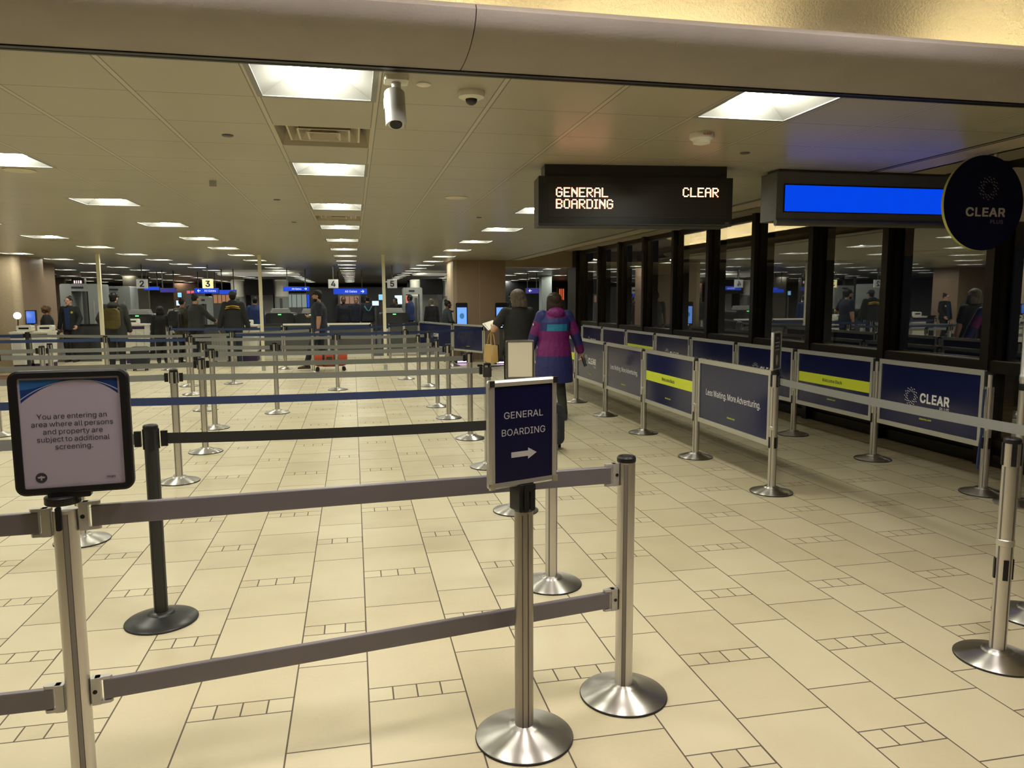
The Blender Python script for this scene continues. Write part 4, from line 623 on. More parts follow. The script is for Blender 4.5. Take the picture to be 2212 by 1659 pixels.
for x, y, l in ((-0.74, 5.11, 'sprinkler cover left of the nearest air vent'), (-0.74, 8.25, 'sprinkler cover left of the third middle light'), (-0.74, 10.6, 'sprinkler cover farther along left of the middle row'), (2.76, 5.03, 'sprinkler cover between the smoke detector and blue sign'), (2.6, 10.2, 'sprinkler cover below the amber sign near the windows'), (1.6, 9.6, 'sprinkler cover left under the amber sign'), (0.36, 3.74, 'sprinkler cover between bullet and dome cameras')):
    disc('sprinkler_cover', 'small round '+l, 'sprinkler', x, y, 0.035, GREYD if y > 3.8 else WHITE, 0.008, 'sprinkler covers')
t = thing('ceiling_hatch_tag', 'small grey tag hanging from a ceiling joint at left', 'tag', (-1.16, 7.05, CH))
MB().box(-0.03, 0.03, -0.004, 0.004, -0.05, 0).build('plate', GREYL, t, smooth=False)

# ---------------------------------------------------------------- poles from floor to ceiling
for x, y, l in ((-5.55, 18.5, 'cream power pole at left near the backpack man'), (-2.1, 18.45, 'cream power pole beside the man in the dark hoodie'), (0.72, 18.0, 'cream power pole in front of the number five board')):
    t = thing('power_pole', l, 'pole', (x, y, 0), 0, 'cream power poles')
    MB().box(-0.036, 0.036, -0.036, 0.036, 0.0, CH).build('shaft', POLE, t, smooth=False)
    MB().box(-0.055, 0.055, -0.055, 0.055, CH-0.012, CH-0.001).build('flange', POLE, t, smooth=False)
    MB().box(-0.042, 0.042, -0.042, 0.042, 0.0, 0.12).build('foot', GREYL, t, smooth=False)

# ================================================================ queue posts
PH = 1.045
def base_prof(r=0.178): return [(r-0.004, 0.0), (r, 0.004), (r, 0.010), (r-0.004, 0.0135), (r*0.72, 0.026), (r*0.38, 0.043), (0.062, 0.050), (0.058, 0.053), (0.040, 0.055), (0.038, 0.056)]
def queue_post(kind, h=PH, r=0.0345, slots=True, collar=True, cap=True):
    t = thing('queue_post', '', 'queue post')
    st, ps = (STEEL, POST) if kind == 'silver' else (BLKP, BLKP)
    MB().lathe(base_prof(), 56).build('base', st, t)
    MB().lathe([(0.1795, 0.0005), (0.1805, 0.004), (0.1800, 0.008), (0.1770, 0.010)], 48, cap=False).build('base_rim', RUB, t)
    MB().lathe([(r, 0.054), (r, h-0.022)], 28).build('post', ps, t)
    g = MB()
    for a in (35, 125, 215, 305):
        c_, s_ = math.cos(R(a)), math.sin(R(a))
        M_ = Matrix(((c_, -s_, 0, 0), (s_, c_, 0, 0), (0, 0, 1, 0), (0, 0, 0, 1)))
        g.box(r-0.003, r+0.0012, -0.0035, 0.0035, 0.058, h-0.13 if slots else h-0.03, M_)
    g.build('grooves', mat('groove', (0.16, 0.15, 0.14), 0.5, 0.6) if kind == 'silver' else RUB, t, smooth=False)
    if slots:
        for nm, z0, z1 in (('belt_slots', h-0.125, h-0.022), ('lower_slots', 0.39, 0.485)):
            if nm == 'lower_slots' and not collar: continue
            g = MB()
            for a in (0, 90, 180, 270):
                c_, s_ = math.cos(R(a)), math.sin(R(a))
                M_ = Matrix(((c_, -s_, 0, 0), (s_, c_, 0, 0), (0, 0, 1, 0), (0, 0, 0, 1)))
                g.box(r-0.006, r+0.0045, -0.010, 0.010, z0, z1, M_)
            g.build(nm, BLK, t, smooth=False)
    if collar: MB().lathe([(r, 0.545), (r+0.003, 0.548), (r+0.003, 0.575), (r, 0.578)], 28, cap=False).build('collar', ps, t)
    if cap: MB().lathe([(r+0.001, h-0.024), (r+0.002, h-0.020), (r+0.002, h-0.006), (r-0.004, h), (0.016, h), (0.015, h-0.002), (0.002, h-0.002)], 28).build('cap', BLK, t)
    return t
SIL = queue_post('silver'); SILP = queue_post('silver', collar=False); BK = queue_post('black', collar=False)
PROT = {'s': (SIL, [0]), 'p': (SILP, [0]), 'b': (BK, [0])}
def post(k, x, y, lab, group='queue posts', rz=0.0):
    pr, used = PROT[k]
    if not used[0]:
        used[0] = 1; pr.location = (x, y, 0); pr['label'] = lab; pr['group'] = group; pr.rotation_euler.z = rz; return pr
    return dup(pr, lab, (x, y, 0), rz, group)
QP = {
 'S5': ('p', 1.10, 4.13, 'silver queue post right behind the general boarding sign, holding the black belt'),
 'S6': ('p', 1.22, 5.68, 'silver queue post carrying the blank white sign'),
 'S7': ('p', 1.28, 7.27, 'silver queue post left of the blank white sign, black tape round its top'),
 'S8': ('p', 1.34, 8.82, 'silver queue post two places beyond the blank white sign'),
 'S9': ('p', 1.28, 10.42, 'silver queue post fourth from the general boarding sign in the right line'),
 'S10': ('p', 1.25, 11.59, 'silver queue post fifth from the general boarding sign in the right line'),
 'S12': ('p', 1.10, 13.21, 'dull brown looking queue post in the right line with no belt in front'),
 'S11': ('p', 1.39, 14.36, 'silver queue post before the far blue panel with lettering'),
 'S13': ('p', 1.05, 15.77, 'silver queue post at the end of the far navy belt'),
 'S16': ('p', -0.32, 14.18, 'silver queue post in front of the orange duffel bag'),
 'S17': ('p', -0.92, 17.53, 'silver queue post left of the man with the duffel'),
 'S18': ('p', -1.63, 18.75, 'thin far queue post between hoodie man and duffel man'),
 'S19': ('p', -1.14, 11.48, 'silver queue post standing alone in mid lane with a full round base'),
 'S20': ('p', -2.38, 15.73, 'silver queue post below the man in the dark hoodie'),
 'S21': ('p', -1.81, 10.29, 'right one of the two silver posts close together in mid lane'),
 'S22': ('p', -1.64, 8.69, 'left one of the two silver posts close together in mid lane'),
 'S23': ('p', -1.62, 7.30, 'silver queue post with black belt heads right of the notice sign'),
 'S26': ('p', -1.90, 5.61, 'silver queue post behind the notice sign, only its base showing'),
 'BLK': ('b', -1.03, 4.08, 'black queue post with black base beside the notice sign'),
 'S25': ('p', -4.26, 11.56, 'silver queue post at left behind the notice sign top edge'),
 'S27': ('p', -4.39, 12.21, 'short looking silver post just right of another at far left'),
 'S28': ('p', -4.30, 14.46, 'silver queue post in front of the backpack man'),
 'S29': ('b', -6.36, 16.60, 'black queue post at far left before the white desks'),
 'S32': ('p', -4.35, 19.20, 'far queue post left of the pair near the grey shirt traveller'),
 'S33': ('p', -4.53, 20.39, 'farthest queue post near the grey shirt traveller'),
 'S34': ('p', -3.16, 15.48, 'brownish queue post left of two overlapping posts at mid left'),
 'S35': ('p', -2.82, 14.09, 'queue post right of two overlapping posts at mid left'),
 'S36': ('p', -2.24, 12.02, 'queue post just behind the two close posts in mid lane'),
 'S14': ('p', 0.92, 19.97, 'far queue post right of the cream pole below number five'),
 'S15': ('p', 0.47, 20.08, 'far queue post at the end of the low glass barrier'),
 'L1': ('p', -4.35, 5.62, 'queue post out at left holding the front navy belt'),
 'L2': ('p', -4.35, 7.30, 'queue post out at left holding the second belt'),
 'L3': ('p', -4.35, 8.72, 'queue post out at left holding the third belt'),
 'L4': ('p', -4.35, 10.33, 'queue post at the left edge holding the fourth belt'),
 'L0': ('p', -4.2, 4.15, 'queue post out at left in line with the black one'),
 'L5': ('p', -7.4, 11.7, 'queue post out at far left beside the brown column'),
 'L6': ('p', -7.9, 14.7, 'queue post at far left in front of the rounded column'),
 'S4': ('s', 2.89, 2.79, 'tall silver post with black cap near the right edge'),
 'S38': ('s', 3.46, 3.15, 'silver post at the right edge, mostly its base showing'),
}
for k, (kd, x, y, lab) in QP.items(): post(kd, x, y, lab, 'queue posts', R(20) if k not in ('S4', 'S38') else R(60))
for k, y in enumerate((5.75, 7.23, 8.69, 10.14, 11.58, 13.02, 14.46)):
    post('s', 3.50, y, f'silver post of the near row of panels, {ORD[k]} from its front end', 'posts of the near panel row')
for k, y in enumerate((5.32, 6.72, 8.17, 9.62, 11.07, 12.52, 13.97, 15.42, 16.87)):
    post('s', 5.24, y, f'silver post of the panel row by the windows, {ORD[k]} from its front end', 'posts of the window side panel row')
FP = [(1.77, 20.95), (2.40, 18.55), (2.98, 17.25)]
for k, (x, y) in enumerate(FP): post('s', x, y, f'silver post of the far blue panels, {ORD[k]} from the left', 'posts of the far blue panels')
# roll of black tape round one post, and the tall pole at the right edge
t = thing('sign_pole', 'tall silver pole with a joint at the right edge behind the grey belt', 'pole', (5.22, 4.97, 0))
MB().lathe(base_prof(0.160), 48).build('base', STEEL, t); MB().lathe([(0.0345, 0.054), (0.0345, 1.02)], 24).build('lower_tube', POST, t)
MB().lathe([(0.037, 1.0), (0.038, 1.005), (0.038, 1.05), (0.036, 1.055), (0.0345, 1.06), (0.0345, 2.30)], 24).build('upper_tube', POST, t)
MB().lathe([(0.0355, 0.93), (0.0365, 0.935), (0.0365, 0.98), (0.0355, 0.985)], 24, cap=False).build('clamp', BLK, t)
MB().prism(rrect(0.60, 0.40, 0.03), (0, -0.04, 2.45), (1, 0, 0), (0, 0, 1), (0, 1, 0), 0.02).build('board', WHITE, t)

# ---------------------------------------------------------------- belts
def belt(a, b, m, lab, z=0.972, sag=0.012, h=0.056, r=0.047):
    ax, ay = QP[a][1:3] if isinstance(a, str) else a; bx, by = QP[b][1:3] if isinstance(b, str) else b
    A, B = Vector((ax, ay, z)), Vector((bx, by, z)); d = (B-A); L = d.length; d.normalize()
    A += d*r; B -= d*r; L = (B-A).length; n = Vector((-d.y, d.x, 0))
    t = thing('queue_belt', lab, 'belt', A, 0, 'retractable queue belts')
    rings = []; N = 14
    for i in range(N+1):
        s_ = i/N; c_ = d*(L*s_)+Vector((0, 0, -sag*4*s_*(1-s_)))
        tw = 0.02*math.sin(s_*7+ax*3)
        up = Vector((0, 0, 1))*math.cos(tw)+n*math.sin(tw)
        rings.append([c_+up*(h/2)+n*0.0009, c_+up*(h/2)-n*0.0009, c_-up*(h/2)-n*0.0009, c_-up*(h/2)+n*0.0009])
    MB().loft(rings).build('webbing', m, t, ang=60)
    for s_ in (0.0, 1.0):
        c_ = d*(L*s_+(0.016 if s_ == 0 else -0.016)); k = MB()
        M_ = Matrix.Translation(c_) @ Matrix(((d.x, n.x, 0, 0), (d.y, n.y, 0, 0), (0, 0, 1, 0), (0, 0, 0, 1)))
        k.box(-0.016, 0.016, -0.008, 0.008, -0.040, 0.040, M_); k.build('belt_clip', BLK, t, smooth=False)
    return t
N_, G_, K_ = B_NAVY, B_GREY, B_BLK
for a, b, m, lab in (
 ('BLK', 'S5', K_, 'black belt from the black post across to the general boarding sign'),
 ('L0', 'BLK', G_, 'grey belt running off left from the black post'),
 ('L1', 'S26', N_, 'navy belt running off left behind the notice sign'),
 ('S26', 'S6', N_, 'navy belt crossing just above the black one'),
 ('L2', 'S23', G_, 'grey belt running left from the post beside the notice sign'),
 ('S23', 'S7', G_, 'grey belt crossing just above the front navy one'),
 ('L3', 'S22', G_, 'grey belt running left from the left of two close posts'),
 ('S22', 'S8', G_, 'grey belt crossing in front of the duffel man shoes'),
 ('L4', 'S21', G_, 'grey belt running left from the right of two close posts'),
 ('S21', 'S9', G_, 'grey belt crossing over the orange duffel bag'),
 ('L5', 'S25', G_, 'grey belt running off at far left beside the column'),
 ('S25', 'S36', G_, 'grey belt between far left post and the post behind the close pair'),
 ('S36', 'S19', G_, 'grey belt ending at the lone mid lane post from the left'),
 ('S19', 'S10', G_, 'grey belt from the lone mid lane post to the right line'),
 ('S35', 'S16', G_, 'grey belt below the hoodie man, ending before the duffel'),
 ('S16', 'S11', G_, 'grey belt from the duffel to the far blue panel'),
 ('S28', 'S35', N_, 'navy belt in front of the backpack man legs'),
 ('L6', 'S28', N_, 'navy belt before the white desks at left'),
 ('S29', 'S34', G_, 'grey belt running right from the black far left post'),
 ('S34', 'S17', G_, 'grey belt across the hoodie man knees'),
 ('S17', (1.77, 20.95), N_, 'navy belt from the duffel man to the far blue panels'),
 ('S20', 'S13', N_, 'navy belt crossing the duffel man knees'),
 ('S29', (-8.3, 17.2), N_, 'navy belt slanting off to the left edge from the black far post'),
 ('S32', 'S18', N_, 'navy belt far back, behind the hoodie man post'),
 ('S18', 'S15', N_, 'navy belt far back in front of the glass barrier'),
 ('S13', (2.98, 17.25), N_, 'navy belt in front of the far blue panels'),
 ((3.50, 5.75), 'S38', G_, 'grey belt slanting toward the right edge in front of the window side panels'),
): belt(a, b, m, lab)

# ---------------------------------------------------------------- fixed rails at the front
def rail_post(lab, x, y, h, rz=0, cap=True):
    t = thing('rail_post', lab, 'post', (x, y, 0), rz, 'front rail posts'); r = 0.0365
    MB().lathe(base_prof(0.182), 72).build('base', STEEL, t)
    MB().lathe([(0.1835, 0.0005), (0.1845, 0.004), (0.1840, 0.008), (0.181, 0.0105)], 64, cap=False).build('base_rim', RUB, t)
    MB().lathe([(r, 0.054), (r, h-0.02)], 40).build('post', POST, t)
    g = MB(); g.box(-0.0065, 0.0065, -r-0.0010, -r+0.004, 0.056, h-0.03); g.build('groove', mat('groove_grey', (0.24, 0.225, 0.215), 0.45, 0.5), t, smooth=False)
    g = MB(); g.box(-0.0085, -0.0065, -r-0.0013, -r+0.004, 0.056, h-0.03); g.box(0.0065, 0.0085, -r-0.0013, -r+0.004, 0.056, h-0.03); g.build('groove_lips', mat('groove_dark', (0.07, 0.065, 0.06), 0.5), t, smooth=False)
    if cap: MB().lathe([(r+0.001, h-0.024), (r+0.0025, h-0.020), (r+0.0025, h-0.007), (r-0.003, h), (0.024, h), (0.022, h-0.003), (0.002, h-0.003)], 40).build('cap', BLK, t)
    return t
RA, RB_ = (-0.915, 2.57), (1.08, 2.86)
rail_post('silver rail post under the notice sign at left', *RA, 1.038, R(16), cap=False)
rail_post('silver rail post with black cap right of the general boarding sign', *RB_, 1.035, R(-22))
def rail(a, b, za, zb, lab):
    A, B = Vector((*a, za)), Vector((*b, zb)); d = B-A; dh = Vector((d.x, d.y, 0)).normalized(); n = Vector((-dh.y, dh.x, 0))
    t = thing('barrier_rail', lab, 'rail', A, 0, 'fixed rails'); g0, g1 = 0.075, 0.075
    P0 = dh*g0+Vector((0, 0, (zb-za)*g0/d.length)); P1 = d-dh*g1
    up = Vector((0, 0, 1)); hh = 0.034; w_ = 0.011
    sec = [(w_-0.002, hh), (-w_+0.002, hh), (-w_, hh-0.003), (-w_, -hh+0.003), (-w_+0.002, -hh), (w_-0.002, -hh), (w_, -hh+0.003), (w_, hh-0.003)]
    MB().loft([[p+n*x+up*z for x, z in sec] for p in (P0, P1)]).build('rail_bar', ALUP, t, ang=30)
    for s_, p in ((1, Vector((0, 0, 0))), (-1, d)):
        M_ = Matrix.Translation(p) @ Matrix(((dh.x*s_, n.x, 0, 0), (dh.y*s_, n.y, 0, 0), (0, 0, 1, 0), (0, 0, 0, 1)))
        k = MB(); k.box(0.0395, 0.066, -0.014, 0.014, -0.046, 0.046, M_)
        for z_ in (-0.046, 0.036):
            k.prism([(0.050, -0.012), (0.094, -0.010), (0.101, 0), (0.094, 0.010), (0.050, 0.012)], M_ @ Vector((0, 0, z_)), dh*s_, n, (0, 0, 1), 0.010)
        k.build('hinge_bracket', mat('bracket', (0.50, 0.49, 0.48), 0.4, 0.5), t, smooth=False)
        k = MB(); k.cyl(M_ @ Vector((0.050, -0.0145, 0)), M_ @ Vector((0.050, -0.0155, 0)), 0.007, n=14); k.build('bolt_hole', BLK, t)
    return t
rail(RA, RB_, 0.992, 0.962, 'upper grey rail between the notice sign and the capped post')
rail(RA, RB_, 0.400, 0.432, 'lower grey rail between the notice sign and the capped post')
rail(RA, (-2.95, 2.50), 0.980, 0.97, 'upper grey rail running off the left edge')
rail(RA, (-2.95, 2.50), 0.392, 0.40, 'lower grey rail running off the left edge')
rail_post('silver rail post out at the left end of the front rails', -2.95, 2.50, 1.035)

# notice sign on the left rail post
t = thing('notice_sign', 'black framed notice reading You are entering an area, on the left rail post', 'sign', (RA[0]+0.047, RA[1]-0.02, 1.045), R(6))
W, Hh = 0.332, 0.388; zc = 0.225
fr = MB(); o_ = rrect(W, Hh, 0.030, 6, 0, zc); i_ = rrect(W-0.052, Hh-0.044, 0.006, 6, 0, zc)
fr.loft([[(x, -0.010, y) for x, y in o_], [(x, -0.014, y) for x, y in rrect(W-0.012, Hh-0.012, 0.026, 6, 0, zc)], [(x, -0.014, y) for x, y in i_], [(x, -0.008, y) for x, y in i_]], cap=False)
fr.loft([[(x, -0.010, y) for x, y in o_], [(x, 0.012, y) for x, y in o_]], cap=False); fr.add([(x, 0.012, y) for x, y in o_], [tuple(range(len(o_)))])
fr.build('frame', BLK, t, ang=30)
pp = thing  # noqa
sw, sh = W-0.052, Hh-0.044
paper = MB().box(-sw/2, sw/2, -0.009, -0.006, zc-sh/2, zc+sh/2).build('notice', PAPER, t, smooth=False)
ins = 0.006; x0, x1, zt = -sw/2+ins, sw/2-ins, zc+sh/2-ins
def arc(n, k0, kl, kr):  # blue header: corner heights kl, kr, meeting near the top in the middle
    out = []
    for i in range(n+1):
        s_ = i/n; x = x0+(x1-x0)*s_
        y = zt-k0-(kl*(max(0, 0.60-s_)/0.60)**2.2+kr*(max(0, s_-0.60)/0.40)**2.2)
        out.append((x, y))
    return out
m2 = MB(); top = [(x0+(x1-x0)*i/24, zt) for i in range(25)]; lo = arc(24, 0.004, 0.066, 0.045)
m2.flat(top+lo, [(i, i+1, 26+i, 25+i) for i in range(24)], (0, -0.0094, 0), (1, 0, 0), (0, 0, 1)); m2.build('header', PAPERB, paper, smooth=False)
m2 = MB(); a1 = arc(24, 0.003, 0.054, 0.032); a2 = arc(24, 0.0045, 0.056, 0.035)
m2.flat(a1+a2, [(i, i+1, 26+i, 25+i) for i in range(24)], (0, -0.0098, 0), (1, 0, 0), (0, 0, 1)); m2.build('header_line', mat('pale_line', (0.30, 0.34, 0.45), 0.4), paper, smooth=False)
m2 = MB(); t1 = [(x0+(x1-x0)*0.45*i/12, zt) for i in range(13)]; l1 = [(x, max(y, zt-0.030+0.03*(i/12)**1.5)) for i, (x, y) in enumerate([(x0+(x1-x0)*0.45*i/12, arc(24, 0.003, 0.054, 0.032)[min(24, round(i*0.9))][1]) for i in range(13)])]
m2.flat(t1+l1, [(i, i+1, 14+i, 13+i) for i in range(12)], (0, -0.0096, 0), (1, 0, 0), (0, 0, 1)); m2.build('header_glow', PAPERC, paper, smooth=False)
m2 = MB()
for k, ln in enumerate(('You are entering an', 'area where all persons', 'and property are', 'subject to additional', 'screening.')):
    put_text(m2, ln, (0.002, -0.0096, zc+0.044-0.0240*k), (1, 0, 0), (0, 0, 1), cap=0.0160, sx=0.99)
m2.build('lettering', PRINTK, paper, smooth=False)
m2 = MB(); put_text(m2, 'tsa.gov', (0.100, -0.0096, zc-0.150), (1, 0, 0), (0, 0, 1), width=0.026, bold=0.01); m2.build('web_address', PRINTK, paper, smooth=False)
m2 = MB(); m2.lathe([(0.0155, 0)], 28)
m2 = MB(); m2.flat([(0.0160*math.cos(2*PI*k/28), 0.0160*math.sin(2*PI*k/28)) for k in range(28)], [tuple(range(28))], (-0.094, -0.0095, zc-0.139), (1, 0, 0), (0, 0, 1)); m2.build('seal', PRINTK, paper, smooth=False)
m2 = MB(); m2.flat([(-0.011, 0.003), (-0.004, 0.004), (0, 0.007), (0.004, 0.004), (0.011, 0.003), (0.008, -0.002), (0.002, -0.001), (0.002, -0.008), (-0.002, -0.008), (-0.002, -0.001), (-0.008, -0.002)], [tuple(range(11))], (-0.094, -0.0098, zc-0.139), (1, 0, 0), (0, 0, 1)); m2.build('seal_wings', PRINTG, paper, smooth=False)
MB().lathe([(0.050, -0.005), (0.052, -0.002), (0.052, 0.018), (0.046, 0.022)], 32, (-0.047, 0.02, 0)).build('post_collar', BLK, t)
MB().prism(rrect(0.12, 0.03, 0.006, 4, -0.02, 0.0), (0, -0.012, 0.032), (1, 0, 0), (0, 0, 1), (0, 1, 0), 0.024).build('sign_foot', BLK, t)
MB().prism(rrect(0.016, 0.075, 0.005, 4), (-0.052, -0.031, -0.045), (1, 0, 0), (0, 0, 1), (0, 1, 0), 0.012).build('slot_key', BLK, t)

# general boarding sign on its own post
t = thing('sign_post', 'silver post on a round steel base carrying the general boarding sign', 'post', (0.60, 2.65, 0))
MB().lathe(base_prof(0.186), 72).build('base', STEEL, t)
MB().lathe([(0.1875, 0.0005), (0.1885, 0.004), (0.188, 0.008), (0.185, 0.0105)], 64, cap=False).build('base_rim', RUB, t)
MB().lathe([(0.0355, 0.054), (0.0355, 0.896)], 40).build('post', steel_mat('dark_satin_post', (0.33, 0.305, 0.285), 0.34, 0.4, False), t)
g = MB(); g.box(0.008, 0.011, -0.0362, -0.030, 0.056, 0.89); g.box(-0.014, -0.011, -0.0362, -0.030, 0.056, 0.885); g.build('groove', MAT['groove_dark'], t, smooth=False)
def framed_sign(name, lab, cat, loc, rz, W, Hh, face, frame, fw=0.022):
    t = thing(name, lab, cat, loc, rz)
    f = MB(); o_ = rrect(W, Hh, 0.012, 4, 0, Hh/2); i_ = rrect(W-2*fw, Hh-2*fw, 0.003, 4, 0, Hh/2)
    mid = rrect(W-fw*0.7, Hh-fw*0.7, 0.008, 4, 0, Hh/2)
    f.loft([[(x, 0.012, y) for x, y in o_], [(x, -0.006, y) for x, y in o_], [(x, -0.013, y) for x, y in mid], [(x, -0.011, y) for x, y in i_], [(x, -0.006, y) for x, y in i_]], cap=False)
    f.add([(x, 0.012, y) for x, y in o_], [tuple(range(len(o_)))]); f.build('frame', frame, t, ang=30)
    fc = MB().box(-W/2+fw, W/2-fw, -0.0075, -0.004, fw, Hh-fw).build('sign_face', face, t, smooth=False)
    return t, fc
t, fc = framed_sign('boarding_sign', 'navy general boarding sign with arrow in a silver frame, front centre', 'sign', (0.592, 2.628, 0.998), R(20), 0.292, 0.392, NAVYS, ALU)
c = MB()
for sx in (-1, 1):
    for z_ in (0, 0.392):
        c.box(sx*0.146-0.021*(sx > 0), sx*0.146+0.021*(sx < 0), -0.0145, -0.004, z_-0.022*(z_ > 0), z_+0.022*(z_ == 0))
c.build('corner_caps', CHROME, t, smooth=False)
m2 = MB(); put_text(m2, 'GENERAL', (0, -0.0078, 0.252), (1, 0, 0), (0, 0, 1), width=0.168, cap=0.024); m2.build('top_line', mat('sign_lettering', (0.46, 0.44, 0.45), 0.5), fc, smooth=False)
m2 = MB(); put_text(m2, 'BOARDING', (0, -0.0078, 0.190), (1, 0, 0), (0, 0, 1), width=0.187, cap=0.024)
m2.build('bottom_line', MAT['sign_lettering'], fc, smooth=False)
m2 = MB(); m2.flat([(-0.056, -0.010), (0.016, -0.010), (0.016, -0.021), (0.054, 0.0), (0.016, 0.021), (0.016, 0.010), (-0.056, 0.010)], [tuple(range(7))], (0.002, -0.0078, 0.118), (1, 0, 0), (0, 0, 1)); m2.build('arrow', MAT['sign_lettering'], fc, smooth=False)
k = MB()
for x in (-0.025, 0.025): k.prism(rrect(0.020, 0.098, 0.008, 4), (x+0.008, -0.018, -0.049), (1, 0, 0), (0, 0, 1), (0, 1, 0), 0.066)
k.prism(rrect(0.070, 0.028, 0.006, 4), (0.008, -0.020, -0.010), (1, 0, 0), (0, 0, 1), (0, 1, 0), 0.070)
k.prism(rrect(0.020, 0.094, 0.008, 4), (0.002, -0.024, -0.050), (1, 0, 0), (0, 0, 1), (0, 1, 0), 0.060)
k.build('post_clamp', BLK, t)
t, fc = framed_sign('blank_sign', 'blank cream board in a dark frame in front of the fuchsia jacket person', 'sign', (1.255, 5.66, 1.055), R(-4), 0.222, 0.300, CREAM, mat('pewter', (0.20, 0.19, 0.18), 0.3, 0.9), 0.016)
t, fc = framed_sign('post_top_sign', 'small dark framed sign seen edge-on at the front of the near panel row', 'sign', (3.50, 5.75, 1.062), R(42), 0.225, 0.325, mat('charcoal_print', (0.035, 0.035, 0.045), 0.3), ALU, 0.014)
m2 = MB()
put_text(m2, 'CLEAR', (0, -0.0078, 0.262), (1, 0, 0), (0, 0, 1), width=0.08)
for k_, wd in enumerate((0.12, 0.10, 0.11)): m2.flat([(-wd/2, 0), (wd/2, 0), (wd/2, 0.010), (-wd/2, 0.010)], [(0, 1, 2, 3)], (0, -0.0078, 0.228-0.03*k_), (1, 0, 0), (0, 0, 1))
m2.build('lettering', PRINTG, fc, smooth=False)
m2 = MB(); m2.flat([(0.03*math.cos(2*PI*i/20), 0.045*math.sin(2*PI*i/20)) for i in range(20)], [tuple(range(20))], (0, -0.0078, 0.085), (1, 0, 0), (0, 0, 1)); m2.build('emblem', PRINTG, fc, smooth=False)
MB().lathe([(0.03, -0.02), (0.03, 0.004)], 20).build('socket', BLK, t)
# tape ring on post S7
tag(MB().lathe([(0.0418, 0.905), (0.0428, 0.908), (0.0428, 1.0), (0.0418, 1.003)], 24, cap=False).build('tape_band', RUB, loc=(1.28, 7.27, 0)), 'black tape wrapped round the post left of the blank sign', 'tape')
# dangling strap at the end of the window side row
b = MB(); b.tube([(-0.05, 0, 0.90), (-0.065, -0.01, 0.72), (-0.05, 0, 0.52), (-0.075, -0.01, 0.40), (-0.07, 0, 0.22)], [0.010, 0.008, 0.011, 0.009, 0.012], 8)
tag(b.build('loose_strap', B_NAVY, loc=(5.24, 5.32, 0)), 'loose navy strap hanging beside the front post of the window side panels', 'strap')

# ---------------------------------------------------------------- printed panels between posts
def ring_logo(mb, o, u, v, r):
    for ring, (rad, n, off) in enumerate(((1.0, 12, 0.0), (0.80, 12, 15.0), (0.62, 12, 0.0))):
        for k in range(n):
            a = R(30*k+off); c = (r*rad*math.cos(a), r*rad*1.02*math.sin(a))
            tilt = R(25); l, h_ = r*0.115, r*0.062
            pts = [(c[0]+l*math.cos(b)*math.cos(tilt)-h_*math.sin(b)*math.sin(tilt), c[1]-l*math.cos(b)*math.sin(tilt)+h_*math.sin(b)*math.cos(tilt)) for b in [2*PI*q/8 for q in range(8)]]
            mb.flat(pts, [tuple(range(8))], o, u, v)
def panel(a, b, lab, art, group, side=1, z0=0.395, z1=1.052):
    """side=1: printed face looks to the left of the run a->b seen from above"""
    A, B = Vector((*a, 0)), Vector((*b, 0)); d = (B-A); L = d.length; d.normalize(); n = Vector((-d.y, d.x, 0))
    t = thing('printed_barrier', lab, 'panel', A, 0, group); g = 0.048; fw = 0.046
    def P(s_, z, off): return d*s_+Vector((0, 0, z))+n*off
    f = MB()
    for (s0, s1, za, zb) in ((g, L-g, z1-fw, z1), (g, L-g, z0, z0+fw), (g, g+fw*0.8, z0+fw, z1-fw), (L-g-fw*0.8, L-g, z0+fw, z1-fw)):
        f.loft([[P(s_, z, o) for s_, z in ((s0, za), (s1, za), (s1, zb), (s0, zb))] for o in (-0.014, 0.014)])
    f.build('frame', ALU, t, smooth=False)
    s0, s1, za, zb = g+fw*0.8, L-g-fw*0.8, z0+fw, z1-fw
    pr = MB().loft([[P(s_, z, o) for s_, z in ((s0, za), (s1, za), (s1, zb), (s0, zb))] for o in (-0.004, 0.004)]).build('print', NAVYP, t, smooth=False)
    u = -d*side if side == 1 else d
    nn = n*side; uu = -d if side == 1 else d
    mid = P((s0+s1)/2, (za+zb)/2, 0)+nn*0.0048; v = Vector((0, 0, 1)); wd = s1-s0
    if 'band' in art:
        m2 = MB(); m2.flat([(-wd/2, 0), (wd/2, 0), (wd/2, 0.115), (-wd/2, 0.115)], [(0, 1, 2, 3)], mid+v*-0.045, uu, v); m2.build('lime_band', LIME, pr, smooth=False)
        m2 = MB(); put_text(m2, 'Welcome Back', mid+v*-0.006+nn*0.0006, uu, v, width=0.36, bold=0.012); m2.build('lettering', PRINTK, pr, smooth=False)
    if 'less' in art:
        m2 = MB(); put_text(m2, 'Less Waiting. More Adventuring.', mid+v*-0.03, uu, v, width=0.80*wd, cap=0.060); m2.build('lettering', PRINTW, pr, smooth=False)
    if 'clear' in art:
        m2 = MB(); ring_logo(m2, mid-uu*0.20+v*0.0, uu, v, 0.082); m2.build('logo', PRINTW, pr, smooth=False)
        m2 = MB(); put_text(m2, 'CLEAR', mid+uu*0.10+v*-0.04, uu, v, width=0.36, cap=0.082, bold=0.035); put_text(m2, 'PLUS', mid+uu*0.225+v*-0.09, uu, v, width=0.11); m2.build('lettering', PRINTW, pr, smooth=False)
    m2 = MB(); put_text(m2, 'clearme.com', mid+v*-0.205, uu, v, width=0.15, bold=0.01); m2.build('web_address', LIME, pr, smooth=False)
    return t
YA = (5.75, 7.23, 8.69, 10.14, 11.58, 13.02, 14.46); ART = ('less', 'band', 'less', 'clear', 'band', 'less')
TXA = {'less': 'with a small white slogan', 'band': 'with a lime band', 'clear': 'with a white ring logo'}
